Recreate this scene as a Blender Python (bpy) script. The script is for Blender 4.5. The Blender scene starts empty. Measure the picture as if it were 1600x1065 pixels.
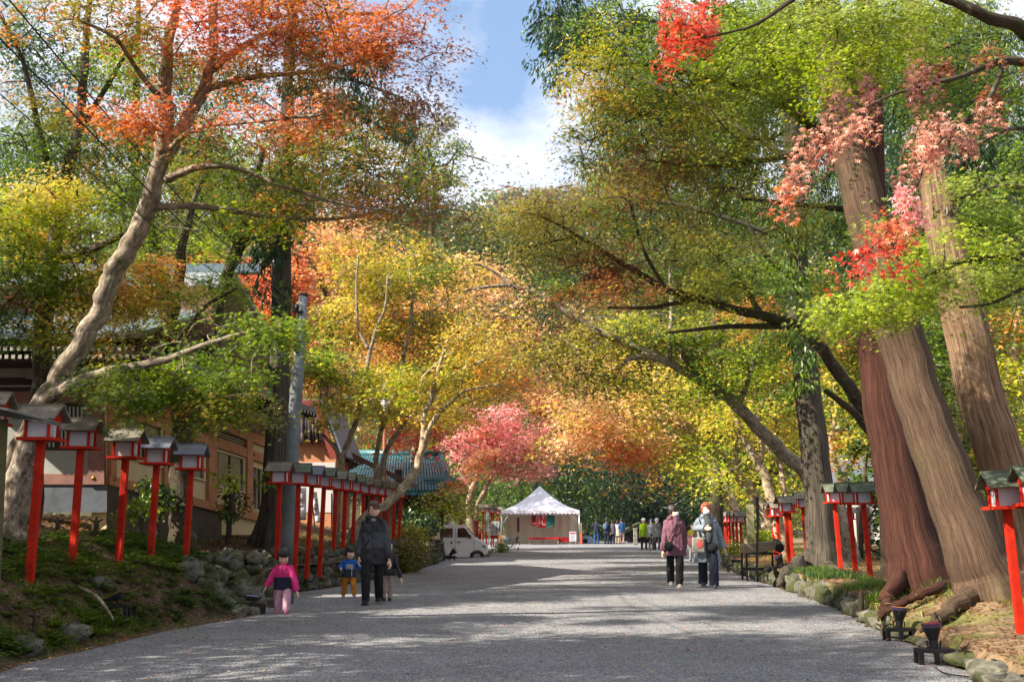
import bpy, bmesh, math, random
import numpy as np
from mathutils import Vector, Matrix, Euler

# ---------------------------------------------------------------- camera, sky, sun, exposure
SC = bpy.context.scene
COL = SC.collection
F = 1700.0; CX, CY = 800.0, 532.5; CAMH = 1.2
TH = math.atan(289.5 / F)
cam = bpy.data.objects.new("camera", bpy.data.cameras.new("camera"))
COL.objects.link(cam)
cam.location = (0, 0, CAMH)
cam.rotation_euler = (math.pi / 2 + TH, 0, 0)
cam.data.sensor_width = 36.0
cam.data.lens = 36.0 * F / 1600.0
cam.data.clip_start = 0.1
cam.data.clip_end = 3000
SC.camera = cam

SUN_AZ = math.radians(-115)      # measured from +Y, negative = to the left
SUN_EL = math.radians(37)
w = bpy.data.worlds.new("World"); SC.world = w; w.use_nodes = True
nt = w.node_tree; nt.nodes.clear()
wo = nt.nodes.new('ShaderNodeOutputWorld'); bg = nt.nodes.new('ShaderNodeBackground')
sky = nt.nodes.new('ShaderNodeTexSky'); sky.sky_type = 'NISHITA'; sky.sun_disc = False
sky.sun_elevation = SUN_EL; sky.sun_rotation = SUN_AZ
sky.air_density = 1.0; sky.dust_density = 1.5; sky.ozone_density = 1.0
tc = nt.nodes.new('ShaderNodeTexCoord')
mp = nt.nodes.new('ShaderNodeMapping'); mp.inputs['Scale'].default_value = (1, 1, 1.7)
mp.inputs['Location'].default_value = (0.15, 0.0, 0.05)
nz = nt.nodes.new('ShaderNodeTexNoise'); nz.inputs['Scale'].default_value = 3.2
nz.inputs['Detail'].default_value = 7; nz.inputs['Roughness'].default_value = 0.55; nz.inputs['Distortion'].default_value = 0.3
cr = nt.nodes.new('ShaderNodeValToRGB')
cr.color_ramp.elements[0].position = 0.37; cr.color_ramp.elements[0].color = (0.0, 0.0, 0.0, 1)
cr.color_ramp.elements[1].position = 0.52; cr.color_ramp.elements[1].color = (1, 1, 1, 1)
mx = nt.nodes.new('ShaderNodeMixRGB'); mx.inputs[2].default_value = (7.6, 8.0, 9.0, 1)
nt.links.new(tc.outputs['Generated'], mp.inputs['Vector']); nt.links.new(mp.outputs[0], nz.inputs['Vector'])
nt.links.new(nz.outputs['Fac'], cr.inputs['Fac']); nt.links.new(cr.outputs[0], mx.inputs[0])
hz = nt.nodes.new('ShaderNodeMixRGB'); hz.inputs[0].default_value = .45; hz.inputs[2].default_value = (3.6, 5.8, 9.6, 1)
nt.links.new(sky.outputs[0], hz.inputs[1]); nt.links.new(hz.outputs[0], mx.inputs[1]); nt.links.new(mx.outputs[0], bg.inputs['Color'])
bg.inputs['Strength'].default_value = 0.05
nt.links.new(bg.outputs[0], wo.inputs[0])

sun = bpy.data.objects.new("sun", bpy.data.lights.new("sun", 'SUN')); COL.objects.link(sun)
sun.data.energy = 5.0; sun.data.angle = math.radians(0.55); sun.data.color = (1.0, 0.91, 0.78)
SUNV = Vector((math.sin(SUN_AZ) * math.cos(SUN_EL), math.cos(SUN_AZ) * math.cos(SUN_EL), math.sin(SUN_EL)))
sun.rotation_euler = SUNV.to_track_quat('Z', 'Y').to_euler()
sun.location = SUNV * 60

SC.view_settings.view_transform = 'Standard'; SC.view_settings.look = 'None'
SC.view_settings.exposure = 1.52; SC.view_settings.gamma = 1.0
SC.render.engine = 'CYCLES'
cy = SC.cycles
cy.max_bounces = 7; cy.diffuse_bounces = 3; cy.glossy_bounces = 2; cy.transmission_bounces = 5; cy.transparent_max_bounces = 6
cy.caustics_reflective = False; cy.caustics_refractive = False
cy.sample_clamp_indirect = 6.0
cy.use_denoising = True
cy.denoiser = 'OPENIMAGEDENOISE'; cy.denoising_prefilter = 'NONE'; cy.denoising_input_passes = 'RGB_ALBEDO_NORMAL'

random.seed(7)
RNG = np.random.default_rng(11)

# ---------------------------------------------------------------- picture geometry helpers
def P(px, py, d):
    """world point seen at photo pixel (px,py) at world depth y=d"""
    x = (px - CX) / F; u = (CY - py) / F
    yy = math.cos(TH) - math.sin(TH) * u; zz = math.sin(TH) + math.cos(TH) * u
    t = d / yy
    return Vector((x * t, d, CAMH + zz * t))
def G(px, py, z=0.0):
    """world point on the level z seen at that pixel"""
    x = (px - CX) / F; u = (CY - py) / F
    yy = math.cos(TH) - math.sin(TH) * u; zz = math.sin(TH) + math.cos(TH) * u
    t = (z - CAMH) / zz
    return Vector((x * t, yy * t, z))
def lin(c):
    return tuple(((v / 255.0) / 12.92 if v / 255.0 <= 0.04045 else ((v / 255.0 + 0.055) / 1.055) ** 2.4) for v in c)

# ---------------------------------------------------------------- object helpers
def thing(name, label, cat, loc=(0, 0, 0), group=None):
    o = bpy.data.objects.new(name, None); COL.objects.link(o)
    o.location = loc; o.empty_display_size = 0.2
    o['label'] = label; o['category'] = cat
    if group: o['group'] = group
    return o
def tag(o, label=None, cat=None, group=None, kind=None):
    if label: o['label'] = label
    if cat: o['category'] = cat
    if group: o['group'] = group
    if kind: o['kind'] = kind
    return o
def link(name, me, m, parent=None, smooth=False):
    me.materials.clear()
    for k in (m if isinstance(m, (list, tuple)) else [m]): me.materials.append(k)
    if smooth: me.polygons.foreach_set('use_smooth', [True] * len(me.polygons))
    o = bpy.data.objects.new(name, me); COL.objects.link(o)
    if parent is not None: o.parent = parent
    return o
def world_loc(o):
    v = Vector((0, 0, 0))
    while o is not None: v = v + o.location; o = o.parent
    return v

class MB:
    """collects world-space shapes, then links them as one mesh"""
    def __init__(s): s.v = []; s.f = []; s.mi = []; s.uv = []
    def add(s, vs, fs, mi=0, uvs=None):
        b = len(s.v); s.v += [tuple(v) for v in vs]
        for k, f in enumerate(fs):
            s.f.append([b + i for i in f]); s.mi.append(mi)
            s.uv.append(uvs[k] if uvs else [(0, 0)] * len(f))
        return s
    def box(s, c, size, rot=None, mi=0, taper=1.0):
        hx, hy, hz = [k / 2 for k in size]
        vs = []
        for z in (-1, 1):
            t = taper if z > 0 else 1.0
            for x, y in ((-1, -1), (1, -1), (1, 1), (-1, 1)): vs.append(Vector((x * hx * t, y * hy * t, z * hz)))
        if rot is not None:
            R = rot if isinstance(rot, Matrix) else Euler(rot).to_matrix()
            vs = [R @ v for v in vs]
        vs = [v + Vector(c) for v in vs]
        return s.add(vs, [(0, 3, 2, 1), (4, 5, 6, 7), (0, 1, 5, 4), (1, 2, 6, 5), (2, 3, 7, 6), (3, 0, 4, 7)], mi)
    def prism(s, poly, off, mi=0):
        """poly: 3-D points, off: extrusion vector"""
        n = len(poly); a = [Vector(p) for p in poly]; b = [p + Vector(off) for p in a]
        fs = [list(range(n))[::-1], list(range(n, 2 * n))] + [(i, (i + 1) % n, n + (i + 1) % n, n + i) for i in range(n)]
        return s.add(a + b, fs, mi)
    def tube(s, pts, rad, seg=8, mi=0, cap=True, bark=0.0, flat=None):
        v, f, uv = tube_geo(pts, rad, seg, cap, bark, flat)
        return s.add(v, f, mi, uv)
    def ell(s, c, r, seg=10, rings=6, mi=0, rot=None):
        vs = []; fs = []
        R = (rot if isinstance(rot, Matrix) else Euler(rot).to_matrix()) if rot is not None else Matrix.Identity(3)
        for i in range(rings + 1):
            ph = math.pi * i / rings
            for j in range(seg):
                a = 2 * math.pi * j / seg
                vs.append(R @ Vector((math.sin(ph) * math.cos(a) * r[0], math.sin(ph) * math.sin(a) * r[1], math.cos(ph) * r[2])) + Vector(c))
        for i in range(rings):
            for j in range(seg):
                fs.append((i * seg + j, (i + 1) * seg + j, (i + 1) * seg + (j + 1) % seg, i * seg + (j + 1) % seg))
        return s.add(vs, fs, mi)
    def build(s, name, m, parent=None, smooth=False, bevel=0.0, keep=False):
        off = Vector((0, 0, 0)) if keep else (world_loc(parent) if parent is not None else Vector((0, 0, 0)))
        me = bpy.data.meshes.new(name)
        me.from_pydata([(v[0] - off.x, v[1] - off.y, v[2] - off.z) for v in s.v], [], s.f)
        me.polygons.foreach_set('material_index', s.mi)
        ul = me.uv_layers.new(name='UVMap')
        flat = [c for face in s.uv for uvc in face for c in uvc]
        ul.data.foreach_set('uv', flat)
        me.validate(clean_customdata=False)
        o = link(name, me, m, parent, smooth)
        if bevel:
            b = o.modifiers.new('bevel', 'BEVEL'); b.width = bevel; b.segments = 2; b.limit_method = 'ANGLE'
        return o

def frames(pts):
    T = []
    n = len(pts)
    for i in range(n):
        a = pts[max(i - 1, 0)]; b = pts[min(i + 1, n - 1)]
        t = (b - a); T.append(t.normalized() if t.length > 1e-9 else Vector((0, 0, 1)))
    ref = Vector((0, -1, 0)) if abs(T[0].y) < 0.9 else Vector((1, 0, 0))
    out = []
    x = (ref - T[0] * ref.dot(T[0])).normalized()
    for t in T:
        x = (x - t * x.dot(t))
        x = x.normalized() if x.length > 1e-6 else Vector((1, 0, 0))
        out.append((x, t.cross(x), t))
    return out
def tube_geo(pts, rad, seg, cap=True, bark=0.0, flat=None):
    pts = [Vector(p) for p in pts]; fr = frames(pts)
    if not isinstance(rad, (list, tuple, np.ndarray)): rad = [rad] * len(pts)
    vs = []; L = 0.0; vl = []
    ph = random.uniform(0, 50)
    for i, (p, (x, y, t)) in enumerate(zip(pts, fr)):
        if i: L += (p - pts[i - 1]).length
        vl.append(L)
        for j in range(seg):
            a = 2 * math.pi * j / seg; r = rad[i]
            if bark:
                r *= 1 + bark * (0.5 * math.sin(3 * a + ph + L * 0.35) + 0.35 * math.sin(7 * a + ph * 2 + L * 0.7) + 0.3 * math.sin(13 * a - L * 0.9 + ph) + 0.25 * math.sin(L * 2.1 + 2 * a + ph))
            if flat: vs.append(p + x * math.cos(a) * r * flat[0] + y * math.sin(a) * r * flat[1])
            else: vs.append(p + x * math.cos(a) * r + y * math.sin(a) * r)
    fs = []; uv = []
    for i in range(len(pts) - 1):
        c = 2 * math.pi * max(rad[0] * .6, rad[-1])
        for j in range(seg):
            k = (j + 1) % seg
            fs.append((i * seg + j, i * seg + k, (i + 1) * seg + k, (i + 1) * seg + j))
            u0, u1 = c * j / seg, c * (j + 1) / seg
            uv.append([(u0, vl[i]), (u1, vl[i]), (u1, vl[i + 1]), (u0, vl[i + 1])])
    if cap:
        fs.append(list(range(seg))[::-1]); uv.append([(0, 0)] * seg)
        m = (len(pts) - 1) * seg
        fs.append(list(range(m, m + seg))); uv.append([(0, 0)] * seg)
    return vs, fs, uv
def smooth_path(pts, rad, per=6):
    """Catmull-Rom through the points"""
    pts = [Vector(p) for p in pts]; n = len(pts); op = []; orr = []
    for i in range(n - 1):
        p0, p1, p2, p3 = pts[max(i - 1, 0)], pts[i], pts[i + 1], pts[min(i + 2, n - 1)]
        for k in range(per):
            t = k / per
            op.append(0.5 * ((2 * p1) + (p2 - p0) * t + (2 * p0 - 5 * p1 + 4 * p2 - p3) * t * t + (3 * p1 - p0 - 3 * p2 + p3) * t ** 3))
            orr.append(rad[i] * (1 - t) + rad[i + 1] * t)
    op.append(pts[-1]); orr.append(rad[-1])
    return op, orr

# ---------------------------------------------------------------- materials
MATS = {}
def mat(name, col, rough=0.7, col2=None, scale=8.0, bump=0.0, bscale=None, metal=0.0, detail=4, coord='Object', stretch=(1, 1, 1), spots=None, emit=None, spec=0.4, lo=0.35, hi=0.65):
    m = bpy.data.materials.new(name); m.use_nodes = True; n = m.node_tree.nodes; l = m.node_tree.links
    b = n['Principled BSDF']; b.inputs['Roughness'].default_value = rough; b.inputs['Metallic'].default_value = metal
    b.inputs['Specular IOR Level'].default_value = spec
    c1 = (*lin(col), 1); b.inputs['Base Color'].default_value = c1
    tcn = n.new('ShaderNodeTexCoord'); mpn = n.new('ShaderNodeMapping'); mpn.inputs['Scale'].default_value = stretch
    l.new(tcn.outputs[coord], mpn.inputs[0])
    last = None
    if col2 is not None:
        t = n.new('ShaderNodeTexNoise'); t.inputs['Scale'].default_value = scale; t.inputs['Detail'].default_value = detail
        t.inputs['Roughness'].default_value = 0.65
        l.new(mpn.outputs[0], t.inputs['Vector'])
        r = n.new('ShaderNodeValToRGB'); r.color_ramp.elements[0].position = lo; r.color_ramp.elements[1].position = hi
        r.color_ramp.elements[0].color = c1; r.color_ramp.elements[1].color = (*lin(col2), 1)
        l.new(t.outputs['Fac'], r.inputs[0]); last = r.outputs[0]
        if spots:
            for sc_, cc, a0, a1 in spots:
                t2 = n.new('ShaderNodeTexNoise'); t2.inputs['Scale'].default_value = sc_; t2.inputs['Detail'].default_value = 5
                l.new(tcn.outputs['Object'], t2.inputs['Vector'])
                r2 = n.new('ShaderNodeValToRGB'); r2.color_ramp.elements[0].position = a0; r2.color_ramp.elements[1].position = a1
                r2.color_ramp.elements[0].color = (0, 0, 0, 1); r2.color_ramp.elements[1].color = (1, 1, 1, 1)
                l.new(t2.outputs['Fac'], r2.inputs[0])
                mm = n.new('ShaderNodeMixRGB'); l.new(r2.outputs[0], mm.inputs[0]); l.new(last, mm.inputs[1])
                mm.inputs[2].default_value = (*lin(cc), 1); last = mm.outputs[0]
        l.new(last, b.inputs['Base Color'])
    if bump:
        t = n.new('ShaderNodeTexNoise'); t.inputs['Scale'].default_value = bscale or scale * 2; t.inputs['Detail'].default_value = 5
        l.new(mpn.outputs[0], t.inputs['Vector'])
        bp = n.new('ShaderNodeBump'); bp.inputs['Strength'].default_value = 1.0; bp.inputs['Distance'].default_value = bump
        l.new(t.outputs['Fac'], bp.inputs['Height']); l.new(bp.outputs[0], b.inputs['Normal'])
    if emit:
        b.inputs['Emission Color'].default_value = (*lin(emit[0]), 1); b.inputs['Emission Strength'].default_value = emit[1]
    MATS[name] = m
    return m
def leaf_mat(name='leaf', trans=0.46, rough=0.38):
    m = bpy.data.materials.new(name); m.use_nodes = True; n = m.node_tree.nodes; l = m.node_tree.links
    b = n['Principled BSDF']; b.inputs['Roughness'].default_value = rough; b.inputs['Specular IOR Level'].default_value = 0.6
    at = n.new('ShaderNodeAttribute'); at.attribute_name = 'Col'
    tr = n.new('ShaderNodeBsdfTranslucent'); mxs = n.new('ShaderNodeMixShader'); mxs.inputs[0].default_value = trans
    hs = n.new('ShaderNodeHueSaturation'); hs.inputs['Saturation'].default_value = 1.05; hs.inputs['Value'].default_value = 1.25
    l.new(at.outputs['Color'], b.inputs['Base Color']); l.new(at.outputs['Color'], hs.inputs['Color']); l.new(hs.outputs[0], tr.inputs['Color'])
    l.new(b.outputs[0], mxs.inputs[1]); l.new(tr.outputs[0], mxs.inputs[2])
    l.new(mxs.outputs[0], n['Material Output'].inputs['Surface'])
    return m
LEAF = leaf_mat()

def bark_mat(name, c1, c2, us=28, vs=2.2, bump=0.02, patch=None, moss=None, vor=False):
    """bark driven by the tube's own UVs, so fibres run along the trunk"""
    m = bpy.data.materials.new(name); m.use_nodes = True; n = m.node_tree.nodes; l = m.node_tree.links
    b = n['Principled BSDF']; b.inputs['Roughness'].default_value = 0.88; b.inputs['Specular IOR Level'].default_value = 0.2
    tcn = n.new('ShaderNodeTexCoord'); mpn = n.new('ShaderNodeMapping'); mpn.inputs['Scale'].default_value = (us, vs, 1)
    l.new(tcn.outputs['UV'], mpn.inputs[0])
    t = n.new('ShaderNodeTexNoise'); t.inputs['Scale'].default_value = 1.0; t.inputs['Detail'].default_value = 8; t.inputs['Roughness'].default_value = 0.7
    t.inputs['Distortion'].default_value = 0.4
    l.new(mpn.outputs[0], t.inputs['Vector'])
    r = n.new('ShaderNodeValToRGB'); r.color_ramp.elements[0].position = 0.33; r.color_ramp.elements[1].position = 0.68
    r.color_ramp.elements[0].color = (*lin(c1), 1); r.color_ramp.elements[1].color = (*lin(c2), 1)
    l.new(t.outputs['Fac'], r.inputs[0]); last = r.outputs[0]
    for spec_ in (patch, moss):
        if not spec_: continue
        sc_, cc, a0, a1 = spec_
        t2 = n.new('ShaderNodeTexNoise'); t2.inputs['Scale'].default_value = sc_; t2.inputs['Detail'].default_value = 6; t2.inputs['Roughness'].default_value = 0.6
        l.new(tcn.outputs['Object'], t2.inputs['Vector'])
        r2 = n.new('ShaderNodeValToRGB'); r2.color_ramp.elements[0].position = a0; r2.color_ramp.elements[1].position = a1
        r2.color_ramp.elements[0].color = (0, 0, 0, 1); r2.color_ramp.elements[1].color = (1, 1, 1, 1)
        l.new(t2.outputs['Fac'], r2.inputs[0])
        mm = n.new('ShaderNodeMixRGB'); l.new(r2.outputs[0], mm.inputs[0]); l.new(last, mm.inputs[1]); mm.inputs[2].default_value = (*lin(cc), 1); last = mm.outputs[0]
    l.new(last, b.inputs['Base Color'])
    m2_ = n.new('ShaderNodeMapping'); m2_.inputs['Scale'].default_value = (us * 2.7, vs * 2.2, 1); l.new(tcn.outputs['UV'], m2_.inputs[0])
    tf = n.new('ShaderNodeTexNoise'); tf.inputs['Detail'].default_value = 6; tf.inputs['Scale'].default_value = 1.0; tf.inputs['Roughness'].default_value = .75; l.new(m2_.outputs[0], tf.inputs['Vector'])
    rf = n.new('ShaderNodeValToRGB'); rf.color_ramp.elements[0].position = .36; rf.color_ramp.elements[0].color = (.42, .40, .38, 1); rf.color_ramp.elements[1].position = .56; rf.color_ramp.elements[1].color = (1.08, 1.06, 1.04, 1)
    l.new(tf.outputs['Fac'], rf.inputs[0]); mf = n.new('ShaderNodeMixRGB'); mf.blend_type = 'MULTIPLY'; mf.inputs[0].default_value = .85
    l.new(last, mf.inputs[1]); l.new(rf.outputs[0], mf.inputs[2]); l.new(mf.outputs[0], b.inputs['Base Color'])
    ad = n.new('ShaderNodeMath'); ad.operation = 'MULTIPLY_ADD'; ad.inputs[1].default_value = .5; l.new(tf.outputs['Fac'], ad.inputs[0]); l.new(t.outputs['Fac'], ad.inputs[2])
    bp = n.new('ShaderNodeBump'); bp.inputs['Strength'].default_value = 1.0; bp.inputs['Distance'].default_value = bump
    l.new(ad.outputs[0], bp.inputs['Height']); l.new(bp.outputs[0], b.inputs['Normal'])
    return m
BK_MAPLE = bark_mat('maple_bark', (70, 60, 50), (176, 162, 142), 14, 5, 0.012, patch=(9, (176, 168, 152), 0.56, 0.66), moss=(3.1, (74, 78, 40), 0.56, 0.68))
BK_PALE = bark_mat('pale_bark', (120, 104, 84), (186, 168, 140), 12, 4, 0.012, patch=(7, (200, 188, 164), 0.55, 0.65), moss=(3.1, (96, 94, 50), 0.58, 0.70))
BK_DARK = bark_mat('dark_bark', (44, 36, 30), (88, 76, 62), 14, 5, 0.015, patch=(6, (120, 116, 104), 0.60, 0.68), moss=(2.5, (56, 66, 30), 0.5, 0.66))
BK_CEDAR = bark_mat('cedar_bark', (62, 49, 40), (116, 93, 75), 30, 1.6, 0.035, patch=(1.3, (96, 84, 62), 0.5, 0.7), moss=(2.2, (88, 84, 54), 0.62, 0.74))
BK_RED = bark_mat('red_cedar_bark', (46, 27, 22), (90, 56, 44), 22, 1.1, 0.035, patch=(1.1, (70, 42, 33), 0.5, 0.7))
BK_SHAG = bark_mat('shaggy_cedar_bark', (84, 62, 46), (190, 158, 126), 20, 1.0, 0.08, patch=(1.1, (132, 98, 72), 0.5, 0.7))
BK_GREY = bark_mat('grey_cedar_bark', (40, 36, 31), (102, 94, 82), 30, 1.3, 0.025, moss=(2.0, (66, 70, 40), 0.56, 0.72))
BK_TWIG = mat('twig_bark', (62, 50, 40), 0.9, (96, 82, 66), 20)
BK_TWIGP = mat('pale_twig_bark', (112, 94, 74), 0.9, (150, 132, 108), 20)

# ---------------------------------------------------------------- foliage
def T_star():
    """seven-pointed maple leaf"""
    tips = [(-78, .50), (-40, .86), (0, 1.0), (40, .86), (78, .50)]
    tri = []; v = [(0, -0.02)]
    ang = [-120, -60, -21, 21, 60, 120]
    for i, a in enumerate(ang):
        r = .20 if i in (0, 5) else .26
        v.append((r * math.sin(math.radians(a)), r * math.cos(math.radians(a))))
    for (a, r) in tips: v.append((r * math.sin(math.radians(a)), r * math.cos(math.radians(a))))
    f = []
    for i in range(5):
        f.append((1 + i, 2 + i, 7 + i)); f.append((0, 2 + i, 1 + i))
    v = np.array([(x, y - .35, 0.0) for x, y in v]) * 0.62
    v[7, 2] = v[11, 2] = -0.10; v[8, 2] = v[10, 2] = -0.05; v[9, 2] = -0.12
    return v, np.array(f)
def T_tri():
    v = np.array([(0, -.30, 0), (-.5, -.05, -.06), (-.14, .08, 0), (0, .58, -.08), (.14, .08, 0), (.5, -.05, -.06)])
    return v, np.array([(0, 2, 1), (0, 5, 4), (0, 4, 2), (2, 4, 3)])
def T_rhomb():
    v = np.array([(0, -.5, 0), (.36, .0, .04), (0, .5, -.04), (-.36, .0, .0)])
    return v, np.array([(0, 1, 2), (0, 2, 3)])
def T_needle():
    v = np.array([(0, -.5, 0), (.12, -.1, .02), (0, .6, -.10), (-.12, -.1, .0), (-.3, .2, -.1), (.3, .2, -.1)])
    return v, np.array([(0, 1, 2), (0, 2, 3), (0, 3, 4), (0, 5, 1)])
TEMPL = {'star': T_star(), 'tri': T_tri(), 'rhomb': T_rhomb(), 'needle': T_needle()}

def leaf_object(name, C, N, D, S, colr, templ, parent, m=None):
    """C centres, N normals, D in-plane direction, S sizes, colr linear rgb"""
    tv, tf = TEMPL[templ]
    n = len(C); k = len(tv)
    N = N / np.linalg.norm(N, axis=1, keepdims=True)
    D = D - N * np.sum(D * N, axis=1, keepdims=True); D /= np.maximum(np.linalg.norm(D, axis=1, keepdims=True), 1e-6)
    X = np.cross(D, N)
    off = world_loc(parent) if parent is not None else Vector((0, 0, 0))
    V = (C[:, None, :] - np.array(off)[None, None, :] + S[:, None, None] * (tv[None, :, 0:1] * X[:, None, :] + tv[None, :, 1:2] * D[:, None, :] + tv[None, :, 2:3] * N[:, None, :])).reshape(-1, 3)
    Fc = (tf[None] + (np.arange(n) * k)[:, None, None]).reshape(-1)
    me = bpy.data.meshes.new(name)
    nf = n * len(tf)
    me.vertices.add(n * k); me.vertices.foreach_set('co', V.astype(np.float32).ravel())
    me.loops.add(nf * 3); me.loops.foreach_set('vertex_index', Fc.astype(np.int32))
    me.polygons.add(nf); me.polygons.foreach_set('loop_start', np.arange(0, nf * 3, 3, dtype=np.int32))
    ca = me.color_attributes.new('Col', 'FLOAT_COLOR', 'POINT')
    cc = np.ones((n, k, 4), np.float32); cc[:, :, :3] = colr[:, None, :]
    ca.data.foreach_set('color', cc.ravel())
    me.update(calc_edges=True)
    return link(name, me, m or LEAF, parent)

class Noise3:
    def __init__(s, scale, seed):
        r = np.random.default_rng(seed); s.k = r.normal(size=(14, 3)) * scale; s.p = r.uniform(0, 6.28, 14); s.a = r.uniform(.5, 1, 14); s.a /= np.sqrt((s.a ** 2).sum() / 2)
    def __call__(s, X): return (np.sin(X @ s.k.T + s.p) * s.a).sum(1)     # ~N(0,1)

PAL = {k: [lin(c) for c in v] for k, v in {
    'green':  [(66, 92, 22), (96, 122, 28), (126, 146, 34)],
    'lime':   [(112, 140, 30), (152, 170, 38), (184, 190, 48)],
    'ltgreen':[(96, 118, 38), (132, 148, 52), (174, 178, 76)],
    'yellow': [(160, 156, 48), (208, 180, 66), (224, 194, 90)],
    'olive':  [(98, 96, 30), (134, 124, 38), (166, 152, 52)],
    'ygreen': [(120, 130, 30), (168, 166, 40), (206, 182, 52)],
    'orange': [(184, 98, 44), (214, 136, 68), (212, 162, 80)],
    'orred':  [(160, 70, 42), (200, 104, 60), (220, 146, 104)],
    'red':    [(180, 34, 26), (208, 54, 36), (216, 84, 48)],
    'rust':   [(110, 58, 36), (140, 82, 46), (156, 110, 56)],
    'dkred':  [(96, 48, 42), (126, 72, 60), (150, 98, 80)],
    'pinkred':[(156, 92, 76), (198, 136, 112), (220, 176, 150)],
    'pink':   [(222, 124, 128), (238, 162, 160), (246, 200, 194)],
    'peach':  [(224, 156, 112), (236, 184, 136), (232, 198, 132)],
    'dark':   [(24, 44, 24), (36, 60, 30), (52, 78, 38)],
    'cedar':  [(30, 56, 34), (46, 76, 42), (66, 98, 50)],
    'ever':   [(40, 66, 26), (70, 98, 38), (110, 134, 60)],
    'hill':   [(50, 66, 36), (86, 94, 48), (128, 110, 56)],
    'moss':   [(70, 74, 24), (104, 100, 34), (130, 122, 44)],
}.items()}
def pal_col(spec, C, nz_, r):
    """spec 'a+b+c': colours drift from one palette to the next through space"""
    ps = spec.split('+'); n = len(C)
    t = np.clip(0.5 + 0.28 * nz_(C) + r.normal(0, .22, n), 0, .999) * len(ps)
    idx = t.astype(int)
    s = np.clip(r.normal(.5, .30, n), 0, 1)
    allp = np.array([PAL[p] for p in ps])                # (P,3,3)
    a = allp[idx]                                        # (n,3,3)
    s2 = s * 2; lo = np.clip(s2.astype(int), 0, 1); fr = (s2 - lo)[:, None]
    ii = np.arange(n)
    c = a[ii, lo] * (1 - fr) + a[ii, lo + 1] * fr
    return np.clip(c * r.uniform(.66, 1.32, (n, 1)), 0, 1)

def spray_points(blob, leafpx_area, size, r, R0, kind):
    """leaf centres + normals for one blob of foliage (photo ellipse + depth)"""
    cx, cy, rx, ry, d, dr, cov, pal = blob[:8]
    nleaf = int(cov * DENS[kind] * math.pi * rx * ry / leafpx_area(size, d))
    c0 = P(cx, cy, d); mrx = rx * d / F; mrz = ry * d / F
    vol = mrx * mrz * dr
    R = R0
    per = 100 if kind in ('star',) else (45 if kind == 'tri' else 80)
    ns = max(4, int(nleaf / per))
    q = r.normal(size=(ns, 3)); q /= np.linalg.norm(q, axis=1, keepdims=True); q *= (r.uniform(0, 1, (ns, 1)) ** (1 / 3.0))
    SCn = np.array(c0)[None] + q * np.array([mrx, dr, mrz])[None]
    return nleaf, SCn

DENS = {'blade': .8, 'star': 3.3, 'tri': 1.9, 'needle': 2.6, 'rhomb': 2.0}
def leafpx_area(size, d):
    return 0.30 * .62 * (size * F / d) ** 2

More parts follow.
